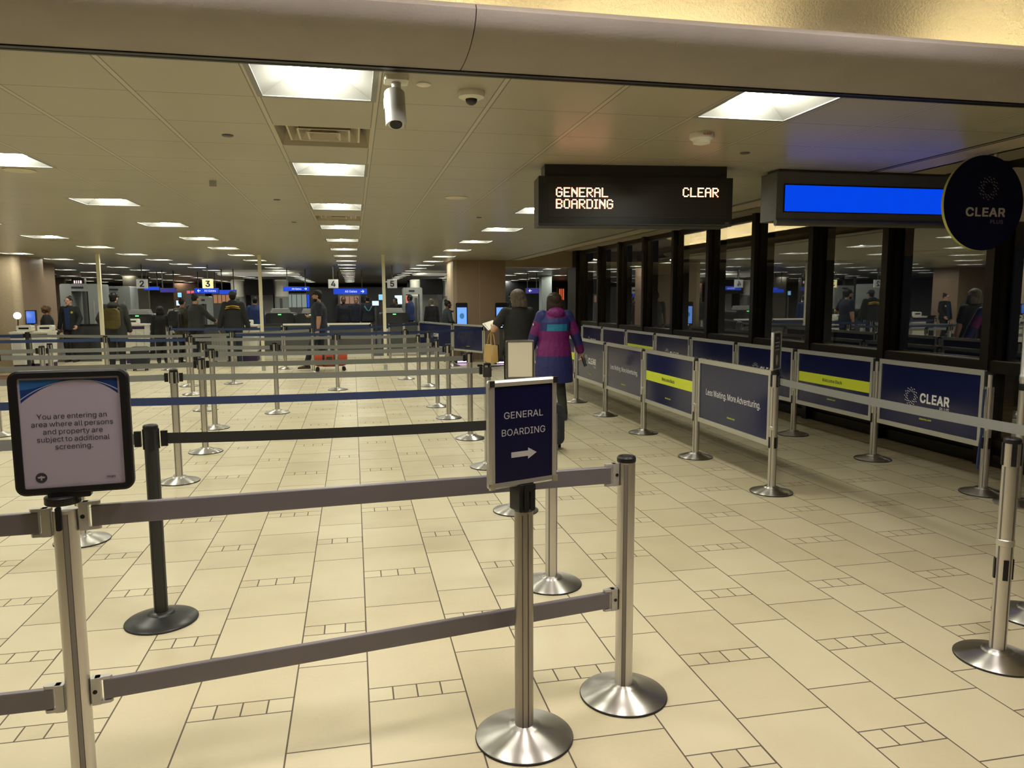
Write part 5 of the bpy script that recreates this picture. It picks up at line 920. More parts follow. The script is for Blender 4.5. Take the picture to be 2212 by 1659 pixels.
for k in range(6):
    panel((3.50, YA[k]), (3.50, YA[k+1]), f'{ORD[k]} panel of the near row from the front, navy, {TXA[ART[k]]}', ART[k], 'panels of the near row')
YBR = (5.32, 6.72, 8.17, 9.62, 11.07, 12.52, 13.97, 15.42, 16.87); ARB = ('clear', 'band', 'clear', 'less', 'clear', 'band', 'less', 'clear')
for k in range(8):
    panel((5.24, YBR[k]), (5.24, YBR[k+1]), f'{ORD[k]} panel of the window side row, navy, {TXA[ARB[k]]}', ARB[k], 'panels of the window side row')
panel(FP[0], FP[1], 'far navy panel with white lettering below the phone user', 'clear', 'far blue panels', side=-1)
panel(FP[1], FP[2], 'far plain navy panel left of the grey haired traveller', '', 'far blue panels', side=-1)

# ================================================================ hanging signs
t = thing('led_sign', 'black amber dot sign reading General Boarding and Clear, hung from the ceiling', 'sign', (0, 0, 0))
t.location = (2.18, 5.64, CH); t.rotation_euler.z = R(-6)
MB().box(-0.715, 0.735, 0.02, 0.22, -0.11, 0.0).build('ceiling_mount', BLKP, t, smooth=False)
MB().prism(rrect(1.545, 0.375, 0.006, 3, 0.0, -0.278), (0.006, 0.0, 0), (1, 0, 0), (0, 0, 1), (0, 1, 0), 0.26).build('case', BLKP, t)
MB().box(-0.69, 0.73, -0.004, 0.001, -0.40, -0.145).build('display', LEDF, t, smooth=False)
MB().box(-0.775, 0.785, -0.012, 0.0, -0.458, -0.452).build('bottom_lip', GREYD, t, smooth=False)
MB().box(0.72, 0.755, -0.004, 0.0, -0.448, -0.432).build('maker_plate', GREYD, t, smooth=False)
F5 = {'G': '01110 10001 10000 10111 10001 10001 01110', 'E': '11111 10000 10000 11110 10000 10000 11111', 'N': '10001 11001 11101 10111 10011 10001 10001', 'R': '11110 10001 10001 11110 10100 10010 10001', 'A': '01110 10001 10001 11111 10001 10001 10001', 'L': '10000 10000 10000 10000 10000 10000 11111', 'B': '11110 10001 10001 11110 10001 10001 11110', 'O': '01110 10001 10001 10001 10001 10001 01110', 'D': '11110 10001 10001 10001 10001 10001 11110', 'I': '111 010 010 010 010 010 111', 'C': '01110 10001 10000 10000 10000 10001 01110'}
def led_text(s_, x0, z0, px_, pz):
    """each letter is a 7-row dot grid; strokes are two dots wide"""
    a, b_ = MB(), MB(); x = x0; rnd = random.Random(s_)
    for ch in s_:
        rows = F5[ch].split(); wd = len(rows[0])
        on = set()
        for r_, row in enumerate(rows):
            for c_, v_ in enumerate(row):
                if v_ == '1': on |= {(2*c_*0+c_*1.0, r_), }
        for c_, r_ in on:
            for half in (0, 1):
                for vh in (0, 1):
                    xx = x+c_*px_+half*px_*0.62; zz = z0-r_*pz-vh*pz*0.5
                    mb_ = a if rnd.random() < 0.55 else b_
                    mb_.flat([(0, 0), (px_*0.50, 0), (px_*0.50, pz*0.30), (0, pz*0.30)], [(0, 1, 2, 3)], (xx, -0.0052, zz), (1, 0, 0), (0, 0, 1))
        x += (wd+1.0)*px_
    return a, b_, x
px_ = 0.00995; pz = 0.0104
for s_, x0, z0, nm in (('GENERAL', -0.632, -0.180, 'top_line'), ('BOARDING', -0.632, -0.268, 'bottom_line'), ('CLEAR', 0.372, -0.172, 'lane_name')):
    a, b_, xe = led_text(s_, x0, z0, px_, pz)
    q = a.build(nm, LED, t, smooth=False); b_.build('pink_dots', LEDP, q, smooth=False)
t = thing('blue_screen_sign', 'dark framed sign with a plain bright blue screen, hung from the ceiling', 'sign', (3.36, 5.58, CH))
MB().box(0.02, 1.70, 0.02, 0.20, -0.09, 0.0).build('ceiling_mount', GREYD, t, smooth=False)
cs = mat('sign_case', (0.10, 0.10, 0.095), 0.4)
MB().prism(rrect(1.86, 0.385, 0.006, 3, 0.92, -0.215), (0, 0.0, 0), (1, 0, 0), (0, 0, 1), (0, 1, 0), 0.24).build('case', cs, t)
MB().tube([(-0.015, 0.0, -0.425), (1.86, 0.0, -0.425)], [0.026, 0.026], 16).build('bottom_rail', cs, t)
MB().box(0.05, 1.72, -0.004, 0.002, -0.342, -0.118).build('bezel', BLK, t, smooth=False)
MB().box(0.062, 1.70, -0.006, 0.0, -0.334, -0.128).build('screen', BLUES, t, smooth=False)
m2 = MB(); m2.flat([(0, 0), (0.03, 0), (0.03, 0.012), (0, 0.012)], [(0, 1, 2, 3)], (1.525, -0.0066, -0.20), (1, 0, 0), (0, 0, 1)); m2.build('caption', LITW, t, smooth=False)
t = thing('round_sign', 'round navy sign with white ring of dots, hung near the right edge', 'sign', (4.46, 4.70, 2.343), R(0))
rd = 0.336
MB().lathe([(rd, -0.012), (rd+0.002, 0.0), (rd, 0.012)], 72, cap=False).build('edge', mat('lime_edge', (0.45, 0.46, 0.12), 0.5), t)
for ch in list(t.children): ch.rotation_euler = (PI/2, 0, 0)
f_ = MB(); f_.loft([[(rd*math.cos(2*PI*k/72), y, rd*math.sin(2*PI*k/72)) for k in range(72)] for y in (-0.0125, 0.0125)]); f_.build('disc', NAVYS, t)
m2 = MB(); ring_logo(m2, (0.032, -0.0135, 0.105), (1, 0, 0), (0, 0, 1), 0.078); m2.build('logo', PRINTG, t, smooth=False)
m2 = MB(); put_text(m2, 'CLEAR', (0.018, -0.0135, -0.092), (1, 0, 0), (0, 0, 1), width=0.335, cap=0.058, bold=0.035, sx=1.0); m2.build('lettering', mat('sign_white', (0.55, 0.52, 0.50), 0.5), t, smooth=False)
m2 = MB(); put_text(m2, 'PLUS', (0.118, -0.0135, -0.143), (1, 0, 0), (0, 0, 1), width=0.108, cap=0.026); m2.build('second_line', PRINTG, t, smooth=False)
MB().lathe([(0.013, 0.30), (0.013, CH-2.343)], 12, (0.12, 0.03, 0)).build('hanger_rod', WHITE, t)

# ================================================================ people
def blob(mb, name, mats, parent, voxel=0.012, it=3, colfn=None):
    """joins overlapping closed shells into one continuous skin"""
    me = bpy.data.meshes.new('tmp'); me.from_pydata(mb.v, [], mb.f)
    bm = bmesh.new(); bm.from_mesh(me); bmesh.ops.recalc_face_normals(bm, faces=bm.faces); bm.to_mesh(me); bm.free()
    ob = bpy.data.objects.new('tmp', me); C.objects.link(ob)
    m = ob.modifiers.new('r', 'REMESH'); m.mode = 'VOXEL'; m.voxel_size = voxel; m.adaptivity = 0.0
    if it: q = ob.modifiers.new('s', 'SMOOTH'); q.iterations = it; q.factor = 0.5
    out = bpy.data.meshes.new_from_object(ob.evaluated_get(bpy.context.evaluated_depsgraph_get()))
    bpy.data.objects.remove(ob); bpy.data.meshes.remove(me)
    out.name = name; out.materials.clear()
    for x in (mats if isinstance(mats, list) else [mats]): out.materials.append(x)
    out.polygons.foreach_set('use_smooth', [True]*len(out.polygons))
    if colfn:
        for p in out.polygons: p.material_index = colfn(p.center)
    o = bpy.data.objects.new(name, out); C.objects.link(o); o.parent = parent
    return o
def rings(mb, secs, n=20, tilt=None):
    """torso-like stack: (z, rx, ry, cx, cy)"""
    mb.loft([[(cx+rx*math.cos(2*PI*k/n), cy_+ry*math.sin(2*PI*k/n), z) for k in range(n)] for z, rx, ry, cx, cy_ in secs])
def bend(a, c, l1, l2, hint):
    a, c = Vector(a), Vector(c); d = c-a; L = min(d.length, (l1+l2)*0.998); u = d.normalized(); c = a+u*L
    x = (l1*l1-l2*l2+L*L)/(2*L); h = math.sqrt(max(0, l1*l1-x*x))
    hv = Vector(hint); hv = hv-u*hv.dot(u)
    hv = hv.normalized() if hv.length > 1e-5 else u.orthogonal()
    return a+u*x+hv*h, c
def hand(mb, w_, d, fwd, pn, curl=0.45, thick=1.0):
    d = Vector(d).normalized(); t = Vector(fwd); t = (t-d*t.dot(d)).normalized(); pn = Vector(pn); pn = (pn-d*pn.dot(d)-t*pn.dot(t)).normalized()
    mb.tube([w_-d*0.01, w_+d*0.025, w_+d*0.06, w_+d*0.092], [0.026, 0.036, 0.042, 0.038], 14, 0.46, t)
    for off, L, k in ((0.030, 0.072, 0.9), (0.010, 0.081, 1.0), (-0.010, 0.076, 1.1), (-0.029, 0.060, 1.25)):
        p = w_+d*0.086+t*off; a = 0.15
        for q, sg in enumerate((0.44, 0.31, 0.25)):
            a += curl*k*(0.75 if q == 0 else 1.0); v = d*math.cos(a)+pn*math.sin(a)
            r = (0.0098, 0.0092, 0.0082)[q]*thick
            mb.capsule(p, p+v*L*sg, r, r*0.94, 8); p = p+v*L*sg
    p = w_+d*0.028+t*0.030
    v = (d*0.62+t*0.62+pn*0.35).normalized(); mb.capsule(p, p+v*0.042, 0.0125*thick, 0.0105*thick, 8); p = p+v*0.042
    v = (d*0.85+t*0.15+pn*0.5).normalized(); mb.capsule(p, p+v*0.030, 0.0102*thick, 0.0088*thick, 8)
EYEW = mat('eye_white', (0.7, 0.68, 0.64), 0.3); EYED = mat('eye_dark', (0.02, 0.014, 0.01), 0.2); LIP = mat('lip', (0.30, 0.12, 0.09), 0.5)
def person(label, x, y, rz, H, skin=0, hair='black', style='short', top=('jacket', (0.03, 0.03, 0.03)), pants=(0.02, 0.02, 0.03), shoes=(0.03, 0.025, 0.02),
           wr=((-0.25, 0.04, 0.84), (0.25, 0.04, 0.84)), hint=((-0.5, -0.8, 0), (0.5, -0.8, 0)), feet=(0.0, 0.0), girth=1.0, hem=0.86, voxel=0.013, head_turn=0.0, hood=False, colfn=None, mats=None, cap=None, glasses=False, curl=(0.45, 0.45), lean=0.0, sit=False, sleeve='long', handdir=(None, None), face=True):
    s_ = H/1.75; t = thing('person', label, 'person', (x, y, 0), R(rz)); S = Matrix.Scale(s_, 4)
    g = girth; f = Vector((0, 1, 0))
    def V(p): return Vector(p)*s_
    ly = math.tan(R(lean))
    def L(p): p = Vector(p); return (p+Vector((0, max(0, p.z-0.95)*ly, 0)))*s_
    sk = SKIN[skin]
    hips = [L((sx*0.092, 0, 0.93)) for sx in (-1, 1)]; feetp = []; knees = []
    for k, sx in enumerate((-1, 1)):
        if sit:
            kn = V((sx*0.11, 0.40, 0.50)); an = V((sx*0.11, 0.38, 0.085))
        else:
            an = V((sx*0.105, feet[k], 0.085+ (0.05 if feet[k] < -0.2 else 0))); kn, an = bend(hips[k], an, 0.445*s_, 0.42*s_, (0, 1, 0))
        knees.append(kn); feetp.append(an)
    sh = [L((sx*0.178*(0.9+0.1*g), -0.005, 1.435)) for sx in (-1, 1)]; arms = []
    for k in (0, 1):
        wv = L(wr[k]); el, wv = bend(sh[k], wv, 0.295*s_, 0.265*s_, hint[k]); arms.append((sh[k], el, wv))
    hc = L((0, 0.025, 1.632)); Rh = Matrix.Rotation(R(head_turn), 4, 'Z')
    def Hd(p): return hc+(Rh @ Vector(p))*s_
    b = MB()
    # torso, neck, head
    rings(b, [(z*s_, rx*s_*g, ry*s_*g, 0, (max(0, z-0.95)*ly+cy_)*s_) for z, rx, ry, cy_ in ((0.86, 0.13, 0.10, 0), (0.95, 0.155, 0.112, -0.01), (1.08, 0.132, 0.098, 0), (1.22, 0.145, 0.108, 0.005), (1.34, 0.158, 0.108, 0), (1.42, 0.140, 0.085, -0.005), (1.47, 0.085, 0.065, -0.005), (1.49, 0.058, 0.058, 0))])
    b.tube([L((0, -0.008, 1.44)), L((0, 0.0, 1.50)), hc+V((0, -0.012, -0.05))], [0.060*s_, 0.053*s_, 0.052*s_], 14)
    M0 = Rh.to_3x3().to_4x4()
    b.ellip(hc+V((0, 0, 0.018)), (0.074*s_, 0.094*s_, 0.096*s_), 20, 14, M0)
    b.ellip(Hd((0, 0.018, -0.045)), (0.056*s_, 0.070*s_, 0.070*s_), 16, 10, M0)
    if face:
        b.capsule(Hd((0, 0.090, 0.012)), Hd((0, 0.108, -0.022)), 0.009*s_, 0.014*s_, 8)
        b.ellip(Hd((0, 0.078, -0.062)), (0.024*s_, 0.014*s_, 0.012*s_), 10, 8, M0)
        b.ellip(Hd((0, 0.072, -0.098)), (0.022*s_, 0.018*s_, 0.016*s_), 10, 8, M0)
        for sx in (-1, 1): b.ellip(Hd((sx*0.030, 0.080, 0.026)), (0.022*s_, 0.010*s_, 0.007*s_), 8, 6, M0)
    for sx in (-1, 1): b.ellip(Hd((sx*0.077, -0.004, -0.010)), (0.011*s_, 0.021*s_, 0.032*s_), 10, 8, M0)
    for k, sx in enumerate((-1, 1)):
        a, e, w_ = arms[k]
        b.tube([a+V((-sx*0.05, 0, 0.0)), a, a.lerp(e, 0.5), e], [0.050*s_*g, 0.052*s_*g, 0.044*s_*g, 0.039*s_*g], 12)
        b.capsule(a, e, 0.052*s_*g, 0.039*s_*g); b.capsule(e, e.lerp(w_, 0.35), 0.040*s_*g, 0.039*s_*g); b.capsule(e.lerp(w_, 0.35), w_, 0.039*s_*g, 0.026*s_)
        hd = handdir[k] or (w_-e)
        hb = MB(); hand(hb, Vector((0, 0, 0)), hd, (0, 1, 0.25), (-sx, 0, -0.3), curl[k], 1.12 if voxel > 0.01 else 1.0)
        b.add([Vector(v)*s_+w_ for v in hb.v], hb.f)
        h_, kn, an = hips[k], knees[k], feetp[k]
        b.capsule(h_, kn, 0.082*s_*g, 0.056*s_); b.capsule(kn, kn.lerp(an, 0.35), 0.056*s_, 0.056*s_); b.capsule(kn.lerp(an, 0.35), an, 0.056*s_, 0.037*s_)
        b.capsule(an+V((0, -0.02, -0.045)), an+V((0, 0.15, -0.055)), 0.035*s_, 0.026*s_)
    blob(b, 'body', sk, t, voxel*0.8, 2)
    # trousers
    p_ = MB(); rings(p_, [(z*s_, rx*s_*g, ry*s_*g, 0, 0) for z, rx, ry in ((0.83, 0.12, 0.10), (0.90, 0.165, 0.122), (0.98, 0.168, 0.122), (1.06, 0.150, 0.112))])
    for k, sx in enumerate((-1, 1)):
        h_, kn, an = hips[k], knees[k], feetp[k]
        p_.capsule(h_+V((0, 0, -0.01)), kn, 0.096*s_*g, 0.072*s_); p_.capsule(kn, an+V((0, 0, 0.02)), 0.072*s_, 0.060*s_); p_.capsule(an+V((0, 0, 0.03)), an+V((0, 0, -0.015)), 0.060*s_, 0.060*s_)
    blob(p_, 'trousers', cloth(f'{pants[0]:.3f}_{pants[1]:.3f}_{pants[2]:.3f}', pants), t, voxel, 2)
    sm = mat(f'shoe_{shoes[0]:.3f}_{shoes[1]:.3f}', shoes, 0.5)
    for k in (0, 1):
        an = feetp[k]; m_ = MB(); zb = an.z-0.085*s_
        for yy, w2, h2 in ((-0.075, 0.028, 0.060), (-0.055, 0.040, 0.085), (0.0, 0.043, 0.088), (0.07, 0.048, 0.062), (0.13, 0.047, 0.050), (0.175, 0.036, 0.042), (0.195, 0.018, 0.028)): pass
        m_.loft([[(an.x+w2*s_*math.cos(2*PI*q/16), an.y+yy*s_, zb+h2*s_*(0.5+0.5*math.sin(2*PI*q/16)) if math.sin(2*PI*q/16) > -0.85 else zb) for q in range(16)] for yy, w2, h2 in ((-0.082, 0.026, 0.055), (-0.06, 0.042, 0.095), (0.0, 0.045, 0.100), (0.07, 0.050, 0.075), (0.13, 0.049, 0.060), (0.175, 0.038, 0.050), (0.198, 0.016, 0.030))])
        m_.build('shoe', sm, t)
    # top
    kind, col = top; big = kind in ('jacket', 'coat'); e_ = 0.022 if big else 0.012
    c_ = MB(); hz = hem
    secs = [(hz, 0.188, 0.142), (max(hz+0.06, 0.98), 0.182, 0.138), (1.10, 0.160, 0.125), (1.24, 0.168, 0.132), (1.35, 0.178, 0.130), (1.42, 0.158, 0.105), (1.465, 0.100, 0.082), (1.50, 0.068, 0.070)]
    if hz < 0.75: secs = [(hz, 0.205, 0.155), (0.75, 0.205, 0.155)]+secs[1:]
    rings(c_, [(z*s_, (rx*g+e_-0.012)*s_, (ry*g+e_-0.012)*s_, 0, max(0, z-0.95)*ly*s_) for z, rx, ry in secs])
    for k, sx in enumerate((-1, 1)):
        a, e, w_ = arms[k]; r0 = (0.066 if big else 0.058)*s_*g
        c_.capsule(a+V((-sx*0.06, 0, -0.01)), a, r0, r0*1.03); 
        if sleeve == 'long':
            c_.capsule(a, e, r0*1.03, r0*0.90); c_.capsule(e, e.lerp(w_, 0.9), r0*0.90, r0*0.74)
        else:
            c_.capsule(a, a.lerp(e, 0.68), r0*1.04, r0*1.0)
    if hood:
        c_.ellip(L((0, -0.085, 1.475)), (0.125*s_, 0.085*s_, 0.085*s_), 16, 10); c_.ellip(L((0, -0.02, 1.50)), (0.095*s_, 0.085*s_, 0.05*s_), 16, 10)
    elif big: c_.tube([L((0, -0.01, 1.455)), L((0, -0.008, 1.515))], [0.078*s_, 0.072*s_], 16)
    ms = mats or cloth(f'{col[0]:.3f}_{col[1]:.3f}_{col[2]:.3f}', col)
    cf = None
    if colfn:
        def cf(p): return colfn(p/s_, [[q/s_ for q in a] for a in arms])
    blob(c_, {'jacket': 'jacket', 'coat': 'coat', 'tee': 'shirt', 'shirt': 'shirt'}[kind], ms, t, voxel if not colfn else voxel*0.8, 3, cf)
    # hair
    hm = HAIR[hair]; h = MB()
    if style in ('short', 'cap'):
        h.ellip(Hd((0, -0.016, 0.030)), (0.081*s_, 0.097*s_, 0.097*s_), 20, 12, M0); h.ellip(Hd((0, -0.045, -0.025)), (0.070*s_, 0.055*s_, 0.06*s_), 14, 8, M0)
    elif style == 'bob':
        h.ellip(Hd((0, -0.018, 0.026)), (0.104*s_, 0.114*s_, 0.104*s_), 20, 12, M0)
        for sx in (-1, 1): h.capsule(Hd((sx*0.074, -0.010, 0.0)), Hd((sx*0.086, -0.022, -0.112)), 0.037*s_, 0.032*s_)
        h.tube([Hd((0, -0.055, 0.02)), Hd((0, -0.068, -0.06)), Hd((0, -0.066, -0.128))], [0.102*s_, 0.108*s_, 0.104*s_], 18, 0.52, (1, 0, 0))
    elif style == 'curly':
        h.ellip(Hd((0, -0.02, 0.025)), (0.105*s_, 0.115*s_, 0.105*s_), 16, 10, M0)
        rnd = random.Random(3)
        for q in range(34):
            a_, b_ = rnd.uniform(0, 2*PI), rnd.uniform(-0.9, 1.3)
            v = Vector((math.cos(a_)*math.cos(b_)*0.10, -0.03+math.sin(a_)*math.cos(b_)*0.095, math.sin(b_)*0.10+0.01))
            if v.y > 0.045 and v.z < 0.06: continue
            h.ellip(Hd(v), (0.032*s_,)*3, 8, 6)
    elif style == 'long':
        h.ellip(Hd((0, -0.016, 0.028)), (0.088*s_, 0.102*s_, 0.102*s_), 20, 12, M0)
        h.tube([Hd((0, -0.05, 0.0)), Hd((0, -0.075, -0.10)), Hd((0, -0.085, -0.22))], [0.075*s_, 0.080*s_, 0.06*s_], 14, 0.6, (1, 0, 0))
    elif style == 'bun':
        h.ellip(Hd((0, -0.014, 0.030)), (0.080*s_, 0.098*s_, 0.095*s_), 20, 12, M0); h.ellip(Hd((0, -0.07, 0.115)), (0.042*s_, 0.042*s_, 0.040*s_), 12, 8)
    blob(h, 'hair', hm, t, voxel*0.7, 2)
    if cap:
        k_ = MB(); k_.lathe([(0.089, 0.030), (0.092, 0.045), (0.088, 0.080), (0.070, 0.115), (0.035, 0.132), (0.004, 0.135)], 24)
        v_ = [Hd(Vector((p[0], p[1]*1.12-0.008, p[2]))) for p in k_.v]; k2 = MB(); k2.add(v_, k_.f)
        br = [(0.075*math.cos(R(a)), 0.062+0.105*math.sin(R(a)) if a not in (0, 180) else 0.03) for a in range(0, 181, 15)]
        k2.loft([[Hd((px_, py_, 0.040-0.35*max(0, py_-0.1)+dz)) for px_, py_ in br] for dz in (0, 0.006)]); k2.build('cap', cap, t, ang=50)
    if face:
        ew = MB(); ed = MB(); lp = MB()
        for sx in (-1, 1):
            ew.ellip(Hd((sx*0.030, 0.0800, 0.008)), (0.0135*s_, 0.009*s_, 0.0085*s_), 10, 8, M0); ed.ellip(Hd((sx*0.030, 0.0865, 0.008)), (0.0062*s_, 0.004*s_, 0.0062*s_), 8, 6, M0)
        eo = ew.build('eyes', EYEW, t); ed.build('irises', EYED, eo)
        lp.ellip(Hd((0, 0.0905, -0.062)), (0.022*s_, 0.005*s_, 0.006*s_), 10, 6, M0); lp.build('mouth', LIP, t)
    if glasses:
        gl = MB()
        for sx in (-1, 1): gl.tube([Hd((sx*0.032+0.024*math.cos(2*PI*q/14), 0.098, 0.006+0.018*math.sin(2*PI*q/14))) for q in range(15)], 0.0028*s_, 6); gl.tube([Hd((sx*0.056, 0.098, 0.012)), Hd((sx*0.080, 0.0, 0.010))], 0.0025*s_, 6)
        gl.build('glasses', BLK, t)
    t['H'] = H
    return t, dict(arms=arms, hc=hc, s=s_, L=L, Hd=Hd, feet=feetp)

# jacket in blocks of colour
FUCH = cloth('fuchsia', (0.150, 0.005, 0.118), 0.6); COBALT = cloth('cobalt', (0.016, 0.020, 0.130), 0.6); TEAL = cloth('teal', (0.012, 0.185, 0.330), 0.6); FUCH2 = cloth('fuchsia_hood', (0.175, 0.006, 0.128), 0.6)
def blocks(p, arms):
    for k in (0, 1):
        a, e, w_ = arms[k]
        def seg(q, r): 
            d = r-q; tt = max(0, min(1, (p-q).dot(d)/d.length_squared)); return (p-(q+d*tt)).length, tt
        d1, t1 = seg(a, e); d2, t2 = seg(e, w_)
        if min(d1, d2) < 0.085 and abs(p.x) > 0.185:
            if d1 <= d2: return 1 if t1 < 0.30 else (0 if t1 < 0.92 else 1)
            return 1 if t2 < 0.55 else 0
    if p.z > 1.415 and abs(p.x) < 0.135: return 0
    if p.y < 0 and 1.235 < p.z < 1.325 and -0.145 < p.x < 0.145: return 2
    if p.z > 1.235: return 1
    if p.z > 0.885: return 0
    return 1
JK, jk = person('person in fuchsia and blue colour-blocked jacket walking away, phone in right hand', 2.70, 10.0, 3, 1.745, 0, 'brown', 'bob', ('coat', (0, 0, 0)), (0.035, 0.036, 0.028), (0.03, 0.03, 0.03),
    wr=((-0.32, 0.16, 0.90), (0.45, 0.08, 0.85)), hint=((-0.9, -0.6, 0), (0.9, -0.5, 0)), feet=(0.16, -0.10), girth=1.26, hem=0.52, voxel=0.0105, hood=True, colfn=blocks, mats=[FUCH, COBALT, TEAL, FUCH2], curl=(0.5, 0.62), head_turn=8)
w_ = jk['arms'][1][2]; d_ = (w_-jk['arms'][1][1]).normalized()
ph = JK.matrix_basis @ (w_+d_*0.115+Vector((0.004, -0.030, -0.03)))
t = thing('phone', 'dark phone held low in the hand of the person in the fuchsia jacket', 'phone', ph, R(-50))
Mp = Matrix.Rotation(R(-16), 4, 'Y') @ Matrix.Rotation(R(8), 4, 'X')
b = MB(); b.prism(rrect(0.074, 0.150, 0.010, 4), Mp @ Vector((0, 0, 0)), Mp.to_3x3() @ Vector((0, 1, 0)), Mp.to_3x3() @ Vector((0, 0, 1)), Mp.to_3x3() @ Vector((1, 0, 0)), 0.009); b.build('case', BLK, t)
b = MB(); b.prism(rrect(0.066, 0.140, 0.006, 3), Mp @ Vector((0.0092, 0, 0)), Mp.to_3x3() @ Vector((0, 1, 0)), Mp.to_3x3() @ Vector((0, 0, 1)), Mp.to_3x3() @ Vector((1, 0, 0)), 0.0006); b.build('screen', GREYD, t)
m2 = MB(); m2.ellip(jk['arms'][0][0].lerp(jk['arms'][0][1], 0.42)+Vector((-0.085, -0.03, 0)), (0.006, 0.028, 0.016), 12, 8); m2.build('sleeve_logo', PRINTW, JK)

GW, gw = person('grey haired woman in charcoal tee holding papers beside the fuchsia jacket', 2.34, 10.72, 8, 1.80, 0, 'grey', 'bob', ('tee', (0.022, 0.023, 0.020)), (0.008, 0.008, 0.008), (0.02, 0.02, 0.02),
    wr=((-0.275, 0.24, 1.20), (0.24, 0.10, 0.88)), hint=((-0.6, -0.7, -0.5), (0.6, -0.8, 0)), girth=1.22, hem=0.82, voxel=0.012, sleeve='short', head_turn=32, curl=(0.7, 0.45), glasses=True)
hp = GW.matrix_basis @ (gw['arms'][0][2])
t = thing('paper_sheets', 'white papers held out by the grey haired woman', 'papers', hp+Vector((-0.015, 0.095, 0.045)), R(20))
b = MB(); b.box(-0.105, 0.075, -0.10, 0.10, 0, 0.003, Matrix.Rotation(R(28), 4, 'X') @ Matrix.Rotation(R(-18), 4, 'Y')); b.build('sheet', PRINTW, t, smooth=False)
b = MB(); b.box(-0.085, 0.055, -0.09, 0.085, 0.004, 0.006, Matrix.Rotation(R(31), 4, 'X') @ Matrix.Rotation(R(-14), 4, 'Y')); b.build('folded_sheet', CREAM, t, smooth=False)
el = GW.matrix_basis @ gw['arms'][0][1]
bg = thing('shoulder_bag', 'tan and black tote bag hanging from the arm of the grey haired woman', 'bag', (el.x-0.03, el.y+0.06, el.z-0.48), R(8))
TAN = mat('tan_leather', (0.55, 0.36, 0.13), 0.5)
b = MB(); b.loft([[(x, yy, z) for x, z in ((-w2, z0), (w2, z0), (w2*0.85, z1), (-w2*0.85, z1))] for yy, w2, z0, z1 in ((-0.17, 0.030, 0.02, 0.24), (-0.16, 0.055, 0.0, 0.25), (0.16, 0.055, 0.0, 0.25), (0.17, 0.030, 0.02, 0.24))]); b.build('body', TAN, bg, ang=50)
b = MB(); b.box(0.056, 0.066, -0.16, 0.16, 0.0, 0.26); b.build('black_side', BLK, bg, smooth=False)
for sx in (-1, 1): b = MB(); b.tube([(sx*0.03, -0.09, 0.24), (sx*0.022, -0.06, 0.38), (0, -0.02, 0.452), (sx*0.022, 0.04, 0.38), (sx*0.03, 0.09, 0.24)], 0.007, 8); b.build('strap', TAN, bg)
sc_ = thing('suitcase', 'dark blue rolling suitcase half hidden behind the general boarding sign', 'suitcase', (2.06, 8.0, 0), R(-8))
NAVC = cloth('navy_case', (0.010, 0.014, 0.024), 0.6)
b = MB(); b.loft([rr_ for rr_ in [[(x, yy, z) for x, z in rrect(0.40, 0.44, 0.07, 5, 0, 0.29)] for yy in (-0.12, 0.10)]]); b.build('shell', NAVC, sc_, ang=50)
b = MB(); b.prism(rrect(0.30, 0.26, 0.04, 4, 0, 0.25), (0, -0.12, 0), (1, 0, 0), (0, 0, 1), (0, -1, 0), 0.035); b.build('front_pocket', NAVC, sc_, ang=50)
for sx in (-1, 1):
    b = MB(); b.cyl((sx*0.15, 0.06, 0.04), (sx*0.18, 0.06, 0.04), 0.038, n=18); b.build('wheel', BLK, sc_)
b = MB(); b.tube([(-0.08, 0.07, 0.50), (-0.08, 0.26, 0.78), (0.08, 0.26, 0.78), (0.08, 0.07, 0.50)], 0.008, 8); b.build('handle', GREYD, sc_)

CM, cm = person('bearded man in navy tee and dark cap walking left past the middle lanes', -0.80, 18.4, 90, 1.87, 1, 'black', 'cap', ('tee', (0.010, 0.014, 0.026)), (0.014, 0.020, 0.032), (0.07, 0.04, 0.022),
    wr=((-0.24, 0.02, 0.84), (0.24, 0.18, 1.18)), hint=((-0.4, -1, 0), (0.5, -0.6, -0.6)), feet=(0.30, -0.25), girth=1.32, hem=0.88, sleeve='short', cap=mat('cap_black', (0.012, 0.010, 0.010), 0.8))
b = MB(); Hd = cm['Hd']; b.ellip(Hd((0, 0.030, -0.085)), (0.064, 0.075, 0.055), 14, 10); blob(b, 'beard', HAIR['black'], CM, 0.010, 2)
du = thing('duffel_bag', 'orange duffel bag with black straps rolling beside the man in the cap', 'bag', (-0.55, 18.02, 0), R(2))
ORG = cloth('orange', (0.42, 0.055, 0.015), 0.7)
b = MB(); b.tube([(-0.37, 0, 0.29), (-0.35, 0, 0.29), (-0.30, 0, 0.29), (0.28, 0, 0.29), (0.36, 0, 0.27), (0.38, 0, 0.27)], [0.13, 0.16, 0.185, 0.185, 0.15, 0.12], 20); b.build('body', ORG, du)
for x in (-0.16, 0.10): b = MB(); b.tube([(x-0.024, 0, 0.29), (x+0.024, 0, 0.29)], 0.190, 20); b.build('strap', BLK, du)
b = MB(); b.prism(rrect(0.13, 0.11, 0.02), (-0.03, -0.190, 0.29), (1, 0, 0), (0, 0, 1), (0, 1, 0), 0.02); b.build('patch', mat('dark_patch', (0.06, 0.03, 0.02), 0.7), du)
for sx in (-0.3, 0.3):
    b = MB(); b.cyl((sx, -0.14, 0.045), (sx, -0.10, 0.045), 0.045, n=16); b.cyl((sx, 0.10, 0.045), (sx, 0.14, 0.045), 0.045, n=16); b.build('wheel', BLK, du)
b = MB(); b.tube([(-0.16, -0.1, 0.46), (-0.06, -0.03, 0.60), (0.10, -0.1, 0.46)], 0.012, 8); b.build('handle', BLK, du)

